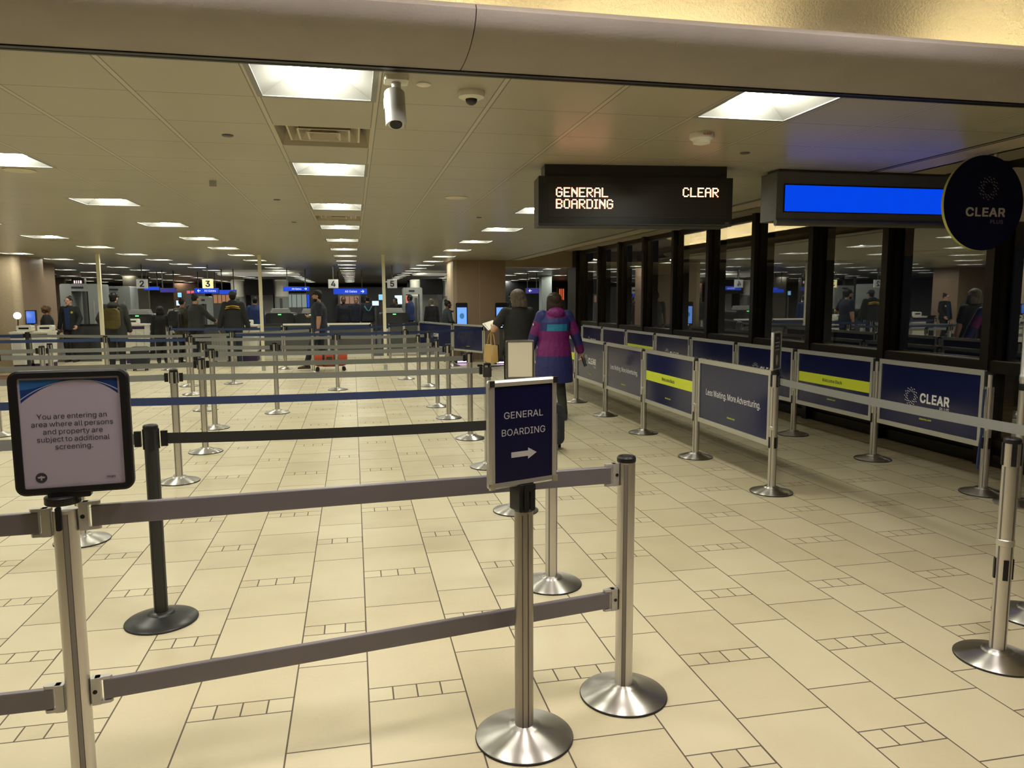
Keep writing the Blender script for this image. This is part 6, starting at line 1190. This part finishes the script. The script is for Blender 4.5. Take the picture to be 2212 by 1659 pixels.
HM, hm_ = person('man in dark hoodie with yellow back lettering and cap, seen from behind', -3.0, 20.3, 4, 1.87, 1, 'black', 'cap', ('jacket', (0.010, 0.011, 0.012)), (0.012, 0.016, 0.024), (0.05, 0.05, 0.05),
    wr=((-0.34, 0.03, 0.84), (0.34, 0.03, 0.84)), girth=1.22, hem=0.84, hood=True, cap=mat('cap_grey', (0.03, 0.03, 0.03), 0.8), face=False, feet=(0.06, -0.08))
m2 = MB(); YEL = mat('yellow_print', (0.50, 0.34, 0.04), 0.6)
for k, (zz, wd, hh) in enumerate(((1.395, 0.30, 0.026), (1.345, 0.34, 0.014))):
    top_ = [((i/14-0.5)*wd, zz+0.030*(1-(2*i/14-1)**2)) for i in range(15)]
    m2.loft([[(x*1.07, -0.235-0.02*(1-(2*i/14-1)**2)*0+dy+0.07*(2*i/14-1)**2, z*1.07) for i, (x, z) in enumerate(top_)]+[(x*1.07, -0.235+dy+0.07*(2*(14-i)/14-1)**2, (z-hh)*1.07) for i, (x, z) in enumerate(reversed(top_))] for dy in (0, 0.09)])
m2.build('back_print', YEL, HM, smooth=False)
BM, bm_ = person('man in dark jacket with black beanie and olive backpack, back to us', -5.45, 19.1, 6, 1.83, 0, 'black', 'short', ('jacket', (0.020, 0.022, 0.020)), (0.014, 0.014, 0.014), (0.02, 0.02, 0.02),
    wr=((-0.27, 0.16, 1.0), (0.30, 0.05, 0.82)), girth=1.15, hem=0.72, face=False, hood=True, cap=BLK, head_turn=-20)
bp = thing('backpack', 'olive green backpack on the back of the man in the black beanie', 'backpack', (-5.43, 18.82, 0.98), R(6))
OLV = cloth('olive', (0.085, 0.065, 0.012), 0.8)
b = MB(); b.loft([[(x, yy, z) for x, z in [(px_*k_, 0.02+pz_*1.0) for px_, pz_ in rrect(0.36, 0.48, 0.12, 6, 0, 0.24)]] for yy, k_ in ((0.02, 0.85), (-0.02, 1.0), (-0.10, 1.0), (-0.14, 0.86))]); b.build('body', OLV, bp, ang=60)
b = MB(); b.prism(rrect(0.27, 0.17, 0.05, 5, 0, 0.13), (0, -0.135, 0), (1, 0, 0), (0, 0, 1), (0, -1, 0), 0.05); b.build('pocket', OLV, bp, ang=60)
b = MB(); b.prism(rrect(0.075, 0.09, 0.012, 4, 0, 0.36), (0, -0.138, 0), (1, 0, 0), (0, 0, 1), (0, -1, 0), 0.014); b.build('patch', mat('brown_patch', (0.07, 0.045, 0.015), 0.7), bp)
for sx in (-1, 1): b = MB(); b.tube([(sx*0.10, 0.0, 0.44), (sx*0.12, 0.08, 0.52), (sx*0.14, 0.18, 0.50)], 0.020, 8, 0.4); b.build('strap', OLV, bp)
ns = thing('suitcase', 'small navy spinner suitcase beside the backpack man legs', 'suitcase', (-4.98, 19.2, 0), 0)
b = MB(); b.loft([[(x, yy, z) for x, z in rrect(0.36, 0.50, 0.05, 5, 0, 0.32)] for yy in (-0.12, 0.12)]); b.build('shell', NAVC, ns, ang=50)
for sx in (-0.13, 0.13):
    b = MB(); b.cyl((sx-0.012, -0.08, 0.035), (sx+0.012, -0.08, 0.035), 0.034, n=12); b.cyl((sx-0.012, 0.08, 0.035), (sx+0.012, 0.08, 0.035), 0.034, n=12); b.build('wheel', BLK, ns)
b = MB(); b.tube([(-0.09, 0.1, 0.55), (-0.09, 0.1, 0.95), (0.09, 0.1, 0.95), (0.09, 0.1, 0.55)], 0.009, 8); b.build('handle', GREYL, ns)
OF, of_ = person('officer with glasses, dark jacket and gold badge facing us at left', -7.50, 22.4, 172, 1.76, 0, 'brown', 'bun', ('jacket', (0.010, 0.011, 0.014)), (0.010, 0.010, 0.013), (0.01, 0.01, 0.01),
    wr=((-0.28, 0.24, 0.98), (0.30, 0.02, 0.88)), girth=1.05, glasses=True, head_turn=-12)
b = MB(); b.loft([[(x, yy, z) for x, z in ((-0.055, 0.90), (0.055, 0.90), (0.075, 1.46), (-0.075, 1.46))] for yy in (0.10, 0.158)]); b.build('blue_shirt', cloth('royal', (0.012, 0.030, 0.095)), OF, smooth=False)
m2 = MB(); m2.prism([(0.03*math.cos(2*PI*k/8), 0.034*math.sin(2*PI*k/8)) for k in range(8)], (-0.115, 0.120, 1.34), (1, 0, 0), (0, 0, 1), (0, 1, 0), 0.02); m2.build('badge', mat('gold_badge', (0.55, 0.40, 0.04), 0.4), OF)
person('woman with curly brown hair and black coat at the white desk left of the officer', -7.08, 19.65, -75, 1.54, 1, 'curly', 'curly', ('coat', (0.009, 0.009, 0.010)), (0.01, 0.01, 0.01), wr=((-0.2, 0.25, 1.0), (0.2, 0.25, 1.0)), girth=1.15, hem=0.7)
person('long haired traveller in black waiting left of the grey sweater traveller', -4.95, 21.2, 10, 1.50, 1, 'black', 'bob', ('coat', (0.008, 0.008, 0.009)), (0.01, 0.01, 0.01), wr=((-0.25, 0.05, 0.84), (0.25, 0.05, 0.84)), hem=0.75, face=False)
person('traveller in grey sweater reaching an arm out to the right', -3.93, 20.4, -35, 1.80, 1, 'black', 'bun', ('jacket', (0.020, 0.021, 0.020)), (0.008, 0.009, 0.012), wr=((-0.24, 0.10, 0.86), (0.22, 0.40, 1.10)), hint=((-0.5, -0.8, 0), (0.7, -0.3, -0.7)), girth=1.1)
person('traveller in olive coat half hidden behind the grey sweater traveller', -4.35, 20.9, -20, 1.70, 1, 'black', 'bun', ('coat', (0.060, 0.058, 0.035)), (0.01, 0.01, 0.012), hem=0.72)
sp = thing('backpack', 'black backpack on the traveller in the olive coat', 'backpack', (-4.44, 20.66, 0.92), R(-20))
b = MB(); b.loft([[(x, yy, z) for x, z in rrect(0.32*k_, 0.46, 0.10, 5, 0, 0.24)] for yy, k_ in ((0.0, 0.9), (-0.03, 1.0), (-0.11, 1.0), (-0.14, 0.85))]); b.build('body', BLKP, sp, ang=60)
b = MB(); b.prism(rrect(0.24, 0.16, 0.04, 5, 0, 0.14), (0, -0.13, 0), (1, 0, 0), (0, 0, 1), (0, -1, 0), 0.04); b.build('pocket', BLKP, sp, ang=60)
cs_ = thing('suitcase', 'grey ribbed suitcase between the grey sweater and hoodie travellers', 'suitcase', (-3.42, 20.9, 0), 0)
b = MB(); b.loft([[(x, yy, z) for x, z in rrect(0.44, 0.66, 0.05, 5, 0, 0.40)] for yy in (-0.13, 0.13)]); b.build('shell', GREYL, cs_, ang=50)
b = MB()
for k in range(6): b.box(-0.18+0.066*k, -0.155+0.066*k, -0.136, -0.13, 0.14, 0.66)
b.build('ribs', GREYM, cs_, smooth=False)
b = MB(); b.tube([(-0.1, 0.1, 0.72), (-0.1, 0.1, 1.02), (0.1, 0.1, 1.02), (0.1, 0.1, 0.72)], 0.009, 8); b.build('handle', GREYD, cs_)
for sx in (-0.15, 0.15): b = MB(); b.cyl((sx-0.012, -0.09, 0.037), (sx+0.012, -0.09, 0.037), 0.036, n=12); b.cyl((sx-0.012, 0.09, 0.037), (sx+0.012, 0.09, 0.037), 0.036, n=12); b.build('wheel', BLK, cs_)
KP, kp = person('man with tied back hair touching his face by the left kiosk', 2.42, 19.75, -78, 1.62, 2, 'black', 'bun', ('jacket', (0.018, 0.026, 0.028)), (0.012, 0.012, 0.014), wr=((-0.20, 0.16, 1.40), (0.20, 0.20, 1.02)), hint=((-0.8, -0.2, -0.8), (0.6, -0.6, 0)))
person('dark haired man in grey shirt left of the grey haired woman', 4.19, 19.85, 20, 1.84, 2, 'black', 'short', ('tee', (0.055, 0.055, 0.052)), (0.01, 0.01, 0.012), sleeve='short', face=False)
for a in (('bald officer in dark uniform behind the duffel man backpack', -0.32, 26.5, 185, 1.74, 2, 'black', 'short', (0.008, 0.010, 0.016)),
          ('officer in dark uniform standing left of the blue strapped officer', 0.12, 27.6, 170, 1.72, 1, 'black', 'short', (0.010, 0.016, 0.030)),
          ('traveller with light blue pack straps near the white rail', 0.50, 26.9, 5, 1.78, 1, 'black', 'short', (0.009, 0.012, 0.020)),
          ('person in blue jersey walking left below the number five board', 1.98, 26.8, 70, 1.80, 2, 'black', 'short', (0.012, 0.030, 0.11)),
          ('woman in black top with white collar left of the brown column', 2.58, 25.3, 10, 1.66, 0, 'grey', 'bob', (0.007, 0.007, 0.007)),
          ('person in blue shirt partly behind the hoodie man', -2.86, 23.6, 0, 1.74, 1, 'black', 'short', (0.014, 0.035, 0.13)),
          ('person in black beside the lit menu screens', 1.55, 28.5, 150, 1.70, 1, 'black', 'long', (0.010, 0.010, 0.012))):
    q, qd = person(a[0], a[1], a[2], a[3], a[4], a[5], a[6], a[7], ('jacket', a[8]), (0.010, 0.010, 0.014), voxel=0.016, face=False)
    if 'straps' in a[0]:
        b = MB()
        for sx in (-1, 1): b.tube([(sx*0.13, -0.17, 1.42), (sx*0.06, -0.20, 1.30), (sx*0.015, -0.20, 1.25)], 0.020, 8, 0.5)
        b.build('straps', mat('light_blue', (0.08, 0.28, 0.42), 0.6), q)
    if 'collar' in a[0]:
        b = MB(); b.tube([(0.075*math.cos(2*PI*k/16), 0.075*math.sin(2*PI*k/16)-0.008, 1.44) for k in range(17)], 0.022, 8); b.build('collar', PRINTW, q)

# ================================================================ checkpoint equipment and the far end
def px_box(x0, x1, y0, y1, Y):
    a, b = at(x0, y1, Y), at(x1, y0, Y); return a.x, b.x, a.z, b.z
def number_board(n, px, Y, lit, lab):
    c = at(px, 613, Y); t = thing('number_board', lab, 'sign', (c.x, Y, c.z), 0, 'lane number boards'); w_ = 0.15
    MB().box(-w_, w_, -0.03, 0.03, -0.135, 0.135).build('box', LITY if lit else NUMW, t, smooth=False)
    m2 = MB(); put_text(m2, n, (0, -0.032, -0.085), (1, 0, 0), (0, 0, 1), cap=0.17, bold=0.03); m2.build('numeral', PRINTK, t, smooth=False)
    MB().box(-0.012, 0.012, -0.012, 0.012, 0.135, CH-c.z-0.001).build('hanger', GREYD, t, smooth=False)
for n, px, lit in (('2', 307, 0), ('3', 449, 1), ('4', 720, 0), ('5', 847, 0)):
    number_board(n, px, 24.0, lit, f'hanging square board with the numeral {n}'+(', glowing yellow' if lit else ''))
def blue_sign(x0, x1, y0, y1, Y, m, arrow, words, lab):
    a, b, z0, z1 = px_box(x0, x1, y0, y1, Y); cx_, h_ = (a+b)/2, (z1-z0); w2 = (b-a)/2
    t = thing('direction_sign', lab, 'sign', (cx_, Y, z0), 0, 'lit direction signs')
    MB().box(-w2, w2, 0.0, 0.12, 0, h_).build('box', GREYD, t, smooth=False)
    MB().box(-w2+0.01, w2-0.01, -0.006, -0.0005, 0.01, h_-0.01).build('face', m, t, smooth=False)
    m2 = MB(); s_ = h_*0.30
    if arrow:
        ax = -w2+h_*0.8 if arrow < 0 else w2-h_*0.8
        for pts in ([(0.9, -0.18), (-0.9, -0.18), (-0.9, 0.18), (0.9, 0.18)], [(0.9, 0.0), (0.25, 0.85), (-0.1, 0.85), (0.5, 0.0)], [(0.9, 0.0), (0.5, 0.0), (-0.1, -0.85), (0.25, -0.85)]):
            m2.flat([(x*s_*arrow, y*s_) for x, y in pts], [tuple(range(4))], (ax, -0.008, h_/2), (1, 0, 0), (0, 0, 1))
        m2.build('arrow', LITW, t, smooth=False); m2 = MB()
    if words:
        put_text(m2, words, (-w2+h_*1.7 if arrow < 0 else w2-h_*1.7, -0.008, h_*0.32), (1, 0, 0), (0, 0, 1), cap=h_*0.36, align='L' if arrow < 0 else 'R'); m2.build('lettering', LITW, t, smooth=False)
    for sx in (-0.7, 0.7): MB().box(w2*sx-0.015, w2*sx+0.015, 0.05, 0.08, h_, CH-z0-0.001).build('hanger', GREYD, t, smooth=False)
blue_sign(420, 472, 622, 634, 30.0, SIGNB, -1, 'All Gates', 'lit blue sign with a left arrow under the number three board')
blue_sign(474, 510, 626, 636, 27.5, SIGNB, 0, '', 'plain lit blue sign behind the hoodie man cap')
blue_sign(612, 668, 619, 629, 27.0, SIGNB, 1, 'All Gates', 'lit blue sign with a right arrow left of the duffel man head')
blue_sign(720, 793, 623, 636, 28.0, SIGNB, 1, 'All Gates', 'large lit blue sign with a right arrow under the number four board')
blue_sign(311, 344, 619, 627, 30.0, SIGNB, 0, '', 'small lit blue sign beside the number two board')
blue_sign(346, 380, 622, 632, 29.0, SIGNP, 0, '', 'dim purple sign right of the number two board')
blue_sign(1136, 1164, 622, 634, 30.0, SIGNP, -1, '', 'dim blue sign with an arrow through the opening right of the column')
# partitions
BRWN = noisy('brown_wall', (0.075, 0.048, 0.028), (0.10, 0.065, 0.04), 3, 0.7); OLIV = noisy('olive_wall', (0.095, 0.085, 0.062), (0.12, 0.105, 0.078), 3, 0.7); BRICK = noisy('brick_wall', (0.16, 0.085, 0.05), (0.22, 0.12, 0.075), 9, 0.8)
DKW = mat('near_black_wall', (0.012, 0.012, 0.014), 0.5)
def part_wall(n, x0, x1, y0, y1, Y, m, d=0.2):
    a, b, z0, z1 = px_box(x0, x1, y0, y1, Y); struct(n, MB().box(a, b, Y, Y+d, 0, min(z1, CH-0.005)), m, smooth=False)
part_wall('wall_partition', 270, 318, 588, 690, 36.0, OLIV)
part_wall('wall_partition', 84, 116, 585, 690, 34.0, DKW)
part_wall('wall_partition', 116, 138, 600, 690, 33.0, BRWN)
part_wall('wall_partition', 378, 424, 612, 690, 46.0, BRICK)
part_wall('wall_partition', 664, 882, 620, 700, 40.0, mat('charcoal_wall', (0.022, 0.022, 0.025), 0.5))
part_wall('wall_partition', 318, 378, 600, 690, 52.0, OLIV)
part_wall('wall_partition', 424, 664, 606, 690, 54.0, mat('slate_wall', (0.05, 0.052, 0.06), 0.6))
part_wall('wall_partition', 882, 985, 596, 700, 44.0, mat('slate_wall', (0.05, 0.052, 0.06), 0.6))
part_wall('wall_partition', 1092, 1240, 600, 720, 46.0, MAT['slate_wall'])
part_wall('column_far', 1170, 1192, 590, 690, 34.0, mat('pale_blue_column', (0.34, 0.38, 0.38), 0.6), 0.5)
# lit shop fronts and screens far away
def shop(x0, x1, y0, y1, Y, col, st, lab, cat='shop front'):
    a, b, z0, z1 = px_box(x0, x1, y0, y1, Y); t = thing('shop_front', lab, cat, ((a+b)/2, Y, 0), 0, 'far lit shop fronts'); w2 = (b-a)/2
    MB().box(-w2-0.1, w2+0.1, 0.0, 0.3, 0.0, max(z1, 0.5)+0.1).build('case', GREYD, t, smooth=False)
    m_ = mat(f'glow_{col[0]:.2f}_{col[1]:.2f}_{col[2]:.2f}_{st:.2f}', tuple(c*0.3 for c in col), 0.5, emit=col, es=st)
    MB().box(-w2, w2, -0.02, -0.001, z0, z1).build('lit_panel', m_, t, smooth=False)
    for k in range(1, 4): MB().box(-w2+(2*w2)*k/4-0.02, -w2+(2*w2)*k/4+0.02, -0.03, -0.021, z0, z1).build('divider', GREYD, t, smooth=False)
    return t, w2, z0, z1
shop(462, 496, 637, 655, 50, (0.42, 0.20, 0.10), 0.35, 'warm orange lit shop front left of the hoodie man')
shop(508, 517, 626, 650, 48, (0.50, 0.24, 0.03), 0.7, 'tall amber lit panel just right of the hoodie man')
shop(404, 436, 628, 634, 44, (0.60, 0.10, 0.14), 0.6, 'thin red lit sign under the blue arrow sign')
shop(735, 775, 640, 656, 39.5, (0.30, 0.17, 0.11), 0.4, 'warm lit counter below the large blue arrow sign')
shop(620, 662, 636, 664, 50, (0.25, 0.30, 0.26), 0.35, 'pale green lit window left of the duffel man head')
shop(1208, 1218, 624, 648, 44, (0.55, 0.10, 0.04), 0.7, 'red lit panel seen through the opening right of the column')
shop(160, 176, 606, 612, 38, (0.9, 0.62, 0.60), 0.8, 'small pink white lit sign above the grey portal')
def screen(x0, x1, y0, y1, Y, m, lab, name='display_screen'):
    a, b, z0, z1 = px_box(x0, x1, y0, y1, Y); t = thing(name, lab, 'screen', ((a+b)/2, Y, z0), 0); w2, h_ = (b-a)/2, z1-z0
    MB().box(-w2-0.02, w2+0.02, 0.0, 0.06, -0.02, h_+0.02).build('bezel', BLK, t, smooth=False)
    MB().box(-w2, w2, -0.004, -0.0005, 0, h_).build('panel', m, t, smooth=False)
    MB().box(-0.03, 0.03, 0.061, 0.10, -z0+0.001, h_*0.5).build('stand', GREYD, t, smooth=False)
    return t
WS = mat('white_screen', (0.3, 0.3, 0.3), 0.4, emit=(0.42, 0.52, 0.66), es=0.8); RS = mat('red_screen', (0.3, 0.05, 0.05), 0.4, emit=(0.42, 0.12, 0.10), es=0.7); CS = mat('cyan_screen', (0.1, 0.3, 0.4), 0.4, emit=(0.18, 0.40, 0.55), es=0.8)
screen(853, 873, 638, 657, 34, WS, 'bright white and blue menu screen right of the cream pole')
screen(874, 884, 638, 655, 34.2, RS, 'red and white menu screen beside the blue one')
screen(804, 818, 650, 660, 25.5, WS, 'pale monitor left of the cream pole below number five')
screen(818, 829, 636, 648, 36, CS, 'small blue screen behind the cream pole')
screen(384, 392, 632, 642, 30, CS, 'tilted light blue screen behind the grey sweater traveller')
screen(381, 389, 649, 660, 28.6, WS, 'small white monitor by the grey sweater traveller head')
screen(664, 668, 636, 664, 38, SIGNB, 'tall thin blue lit panel left of the duffel man')
# grey walk-through portals
def portal(x0, x1, y0, Y, lab, d=0.9, leg=0.22, m=None):
    a, b, z0, z1 = px_box(x0, x1, y0, 700, Y); t = thing('walk_through_portal', lab, 'scanner', ((a+b)/2, Y, 0), 0, 'grey walk-through portals'); w2 = (b-a)/2; m = m or GREYM
    for sx in (-1, 1): MB().prism(rrect(leg, z1, 0.05, 4, 0, z1/2), (sx*(w2-leg/2), 0, 0), (1, 0, 0), (0, 0, 1), (0, 1, 0), d).build('side', m, t)
    MB().box(-w2+leg+0.001, w2-leg-0.001, 0, d, z1-0.24, z1).build('lintel', m, t, smooth=False)
    m2 = MB(); m2.box(-w2*0.4, w2*0.2, -0.012, -0.001, z1-0.15, z1-0.09); m2.build('name_plate', PRINTK, t, smooth=False)
    for sx in (-1, 1): MB().box(sx*(w2-leg/2)-0.02, sx*(w2-leg/2)+0.02, -0.012, -0.001, 0.5, z1*0.75).build('light_strip', GREYL, t, smooth=False)
    return t
portal(134, 213, 613, 27.0, 'large grey walk-through portal behind the officer', 1.0, 0.34)
portal(222, 280, 618, 28.8, 'grey scanner portal behind the backpack man', 1.0, 0.42)
portal(872, 912, 621, 27.0, 'slim grey metal detector under the number five board', 0.6, 0.10)
portal(430, 452, 640, 25.5, 'slim grey metal detector by the reaching traveller', 0.6, 0.10)
# body scanners with a pale canopy
def body_scanner(pc, Y, lab, k=1.0, cr=1.5):
    c = at(pc, 640, Y); t = thing('body_scanner', lab, 'scanner', (c.x, Y, 0), 0, 'tall body scanners')
    MB().lathe([(cr-0.05, 2.56), (cr, 2.60), (cr-0.05, 2.64)], 40).build('canopy', mat('canopy_white', (0.80, 0.78, 0.70), 0.4, emit=(0.5, 0.48, 0.40), es=0.2), t)
    for sx in (-1, 1):
        q = MB().lathe([(0.26*k, 0.06), (0.26*k, 1.75)], 24, (sx*0.78*k, 0, 0)).build('tower', GREYM, t)
        MB().lathe([(0.262*k, 1.76), (0.262*k, 2.36), (0.20*k, 2.40)], 24, (sx*0.78*k, 0, 0)).build('tower_head', WHITE, t)
        MB().box(sx*0.78*k-0.05, sx*0.78*k+0.05, -0.30*k, -0.262*k, 0.6, 1.7).build('window_strip', GREYD, q, smooth=False)
    MB().box(-0.5*k, 0.5*k, -0.25, 0.25, 1.82, 2.42).build('header_screen', BLK, t, smooth=False)
    MB().lathe([(1.1*k, 0.0), (1.1*k, 0.05)], 40).build('floor_plate', GREYD, t)
    MB().box(-0.40*k, 0.40*k, 0.55, 0.62, 0.06, 2.0).build('glass_back', GREYL, t, smooth=False)
body_scanner(562, 30.0, 'tall body scanner with white canopy behind the middle cream pole')
body_scanner(932, 29.5, 'tall body scanner with white canopy left of the brown column', 0.8, 0.75)
# x-ray machines with rollers
def xray(pc, Y, lab, w2=0.45):
    c = at(pc, 680, Y); t = thing('xray_machine', lab, 'machine', (c.x, Y, 0), 0, 'baggage x-ray machines')
    MB().prism(rrect(2*w2, 0.50, 0.10, 5, 0, 0.97), (0, 0, 0), (1, 0, 0), (0, 0, 1), (0, 1, 0), 1.6).build('hood', BLKP, t)
    MB().box(-w2*0.85, w2*0.85, 0.05, 1.55, 0.02, 0.70).build('cabinet', GREYD, t, smooth=False)
    MB().box(-w2*0.8, w2*0.8, -1.4, -0.02, 0.66, 0.72).build('roller_table', GREYL, t, smooth=False)
    MB().box(-w2*0.55, w2*0.55, -0.006, 0.0, 0.76, 1.14).build('curtain', RUB, t, smooth=False)
    for sx in (-1, 1):
        MB().box(sx*w2*0.7-0.03, sx*w2*0.7+0.03, -1.35, -1.29, 0.0, 0.66).build('leg', GREYM, t, smooth=False)
    MB().box(-0.05, 0.05, -0.012, -0.007, 1.16, 1.19).build('status_lamp', mat('green_lamp', (0.1, 0.4, 0.1), 0.4, emit=(0.1, 0.7, 0.15), es=1.5), t, smooth=False)
    for k in range(3):
        MB().box(-0.30+0.02*k, 0.30-0.02*k, 0.2, 0.65, 1.222+0.05*k, 1.265+0.05*k).build('tray', GREYL, t, smooth=False)
for pc, Y, l in ((672, 24.6, 'black x-ray machine left of the duffel man'), (852, 24.4, 'black x-ray machine right of the cream pole below number five'), (380, 25.6, 'black x-ray machine behind the traveller in the olive coat'), (604, 25.4, 'black x-ray machine below the body scanner'), (775, 30.6, 'black x-ray machine below the large blue arrow sign'), (296, 25.0, 'black x-ray machine right of the backpack man')): xray(pc, Y, l)
# low glass barrier across the front of the lanes
def glass_barrier(x0, x1, Y, lab, z=1.0, white=True):
    t = thing('glass_barrier', lab, 'barrier', (x0, Y, 0), 0, 'low lane barriers'); L = x1-x0; n = max(2, round(L/1.0))
    MB().box(0, L, -0.025, 0.025, z-0.05, z).build('top_rail', WHITE if white else BLKP, t, smooth=False)
    MB().box(0, L, -0.035, 0.035, 0.0, 0.10).build('kick_rail', WHITE, t, smooth=False)
    for k in range(n+1):
        xx = L*k/n; MB().box(max(0, xx-0.03), min(L, xx+0.03), -0.03, 0.03, 0.101, z-0.051).build('upright', GREYL, t, smooth=False)
        if k < n: MB().box(xx+0.032, L*(k+1)/n-0.032, -0.006, 0.006, 0.101, z-0.051).build('panel', mat('smoked_panel', (0.075, 0.08, 0.078), 0.15), t, smooth=False)
a = at(440, 770, 22.2).x; b = at(612, 770, 22.2).x; c = at(614, 770, 22.2).x; d = at(806, 770, 22.2).x
glass_barrier(a, b, 22.2, 'low grey barrier with dark rail behind the hoodie man', 0.98, False)
glass_barrier(c, d, 22.2, 'low grey barrier with white rail behind the duffel man', 0.98)
glass_barrier(at(842, 770, 22.6).x, at(905, 770, 22.6).x, 22.6, 'low grey barrier left of the far blue panels', 0.98, False)
glass_barrier(at(150, 770, 23.2).x, at(318, 770, 23.2).x, 23.2, 'low grey barrier behind the officer and backpack man', 1.0, False)
# staff podiums
PURP = mat('purple_base', (0.030, 0.012, 0.075), 0.5)
def podium(x0, x1, y0, Y, lab, pk=-0.3):
    a, b, z0, z1 = px_box(x0, x1, y0, 790, Y); t = thing('staff_podium', lab, 'podium', ((a+b)/2, Y, 0), 0, 'white staff podiums'); w2 = (b-a)/2
    MB().loft([[(x, yy, z) for x, z in ((-w2*0.86, 0.26), (w2*0.86, 0.26), (w2, z1-0.04), (-w2, z1-0.04))] for yy in (0, 0.55)]).build('body', WHITE, t, smooth=False)
    MB().box(-w2*0.84, w2*0.84, 0.02, 0.53, 0, 0.26).build('base', PURP, t, smooth=False)
    MB().box(-w2*1.05, w2*1.05, -0.03, 0.58, z1-0.04, z1).build('top', WHITE, t, smooth=False)
    MB().box(-w2*0.98, w2*0.98, -0.012, -0.001, z1-0.13, z1-0.06).build('purple_band', PURP, t, smooth=False)
    MB().box(-w2*0.7, w2*0.6, -0.008, -0.001, z1-0.45, z1-0.24).build('notice', mat('pale_notice', (0.6, 0.6, 0.58), 0.5), t, smooth=False)
    p_ = thing('ticket_printer', 'small white printer on the '+lab, 'printer', ((a+b)/2+w2*pk, Y+0.18, z1), 0, 'printers on podiums')
    MB().prism(rrect(0.30, 0.13, 0.03, 4, 0, 0.066), (0, 0, 0), (1, 0, 0), (0, 0, 1), (0, 1, 0), 0.22).build('body', WHITE, p_); MB().box(-0.10, 0.10, -0.006, -0.001, 0.05, 0.09).build('slot', BLK, p_, smooth=False)
podium(27, 51, 717, 18.3, 'white desk at the left edge before the column', 0.52)
podium(72, 102, 716, 18.6, 'white desk beside the black far left post', 0.3)
podium(270, 312, 700, 21.4, 'white podium right of the backpack man')
podium(522, 556, 702, 21.35, 'white podium right of the hoodie man')
t = screen(58, 75, 672, 698, 18.9, mat('desk_screen', (0.02, 0.05, 0.2), 0.3, emit=(0.02, 0.07, 0.30), es=1.0), 'blue screen on the desk at far left', 'desk_monitor')
LZ = at(37, 717, 18.3).z-at(37, 682, 18.62).z
t = thing('ring_lamp', 'small bright round lamp on an arm in front of the left column', 'lamp', at(37, 682, 18.62), 0)
MB().loft([[(0.075*math.cos(2*PI*k/24), yy, 0.075*math.sin(2*PI*k/24)) for k in range(24)] for yy in (0.0, 0.02)]).build('light_disc', mat('ring_glow', (0.8, 0.8, 0.8), 0.4, emit=(1, 0.97, 0.9), es=3.0), t)
MB().tube([(0.0, 0.03, 0.0), (-0.01, 0.05, -0.12), (-0.02, 0.05, -0.26), (-0.02, 0.05, LZ+0.01)], 0.012, 8).build('arm', BLK, t)
MB().lathe([(0.05, LZ+0.001), (0.05, LZ+0.02)], 20, (-0.02, 0.05, 0)).build('foot', BLK, t)
# kiosks in front of the brown column
def kiosk(px, Y, lab):
    c = at(px, 700, Y); t = thing('check_in_kiosk', lab, 'kiosk', (c.x, Y, 0), 0, 'blue screen kiosks')
    MB().prism(rrect(0.30, 0.66, 0.03, 4, 0, 1.23), (0, 0, 0), (1, 0, 0), (0, 0, 1), (0, 1, 0), 0.08).build('head', BLK, t)
    MB().box(-0.125, 0.125, -0.004, -0.0005, 0.98, 1.44).build('screen', KIOSK, t, smooth=False)
    m2 = MB(); m2.flat([(0.06*math.cos(2*PI*k/20), 0.075*math.sin(2*PI*k/20)) for k in range(20)], [tuple(range(20))], (0.0, -0.006, 1.22), (1, 0, 0), (0, 0, 1)); m2.build('screen_graphic', mat('graphic', (0.05, 0.1, 0.2), 0.4, emit=(0.02, 0.10, 0.20), es=0.8), t, smooth=False)
    MB().box(-0.05, 0.05, 0.02, 0.07, 0.10, 0.90).build('stand', GREYD, t, smooth=False)
    MB().box(-0.18, 0.18, -0.10, 0.22, 0.0, 0.10).build('foot', BLK, t, smooth=False)
    MB().box(-0.14, 0.14, -0.115, -0.101, 0.03, 0.06).build('floor_light', mat('floor_glow', (0.5, 0.4, 0.8), 0.4, emit=(0.75, 0.45, 1.0) if px < 1050 else (0.10, 0.20, 1.0), es=5.0), t, smooth=False)
    MB().box(-0.03, 0.03, -0.006, -0.0005, 0.93, 0.955).build('mark', LITW, t, smooth=False)
kiosk(998, 19.3, 'blue screen kiosk left of the column by the phone user')
kiosk(1083, 18.85, 'blue screen kiosk behind the grey haired woman papers')
t = thing('power_adapter', 'small black adapter on the floor by the far panels', 'adapter', (3.02, 18.2, 0), 0)
MB().box(-0.06, 0.06, -0.04, 0.04, 0, 0.05).build('block', BLK, t, smooth=False); MB().tube([(0.06, 0, 0.02), (0.3, -0.1, 0.012), (0.6, 0.05, 0.012), (0.9, -0.05, 0.012)], 0.012, 8).build('cable', BLK, t)
tag(MB().box(-9.3, -6.9, 16.9, 18.6, 0.001, 0.012).build('floor_mat', mat('brown_mat', (0.16, 0.075, 0.035), 0.8), smooth=False), 'brown floor mat under the desks at the left edge', 'mat')
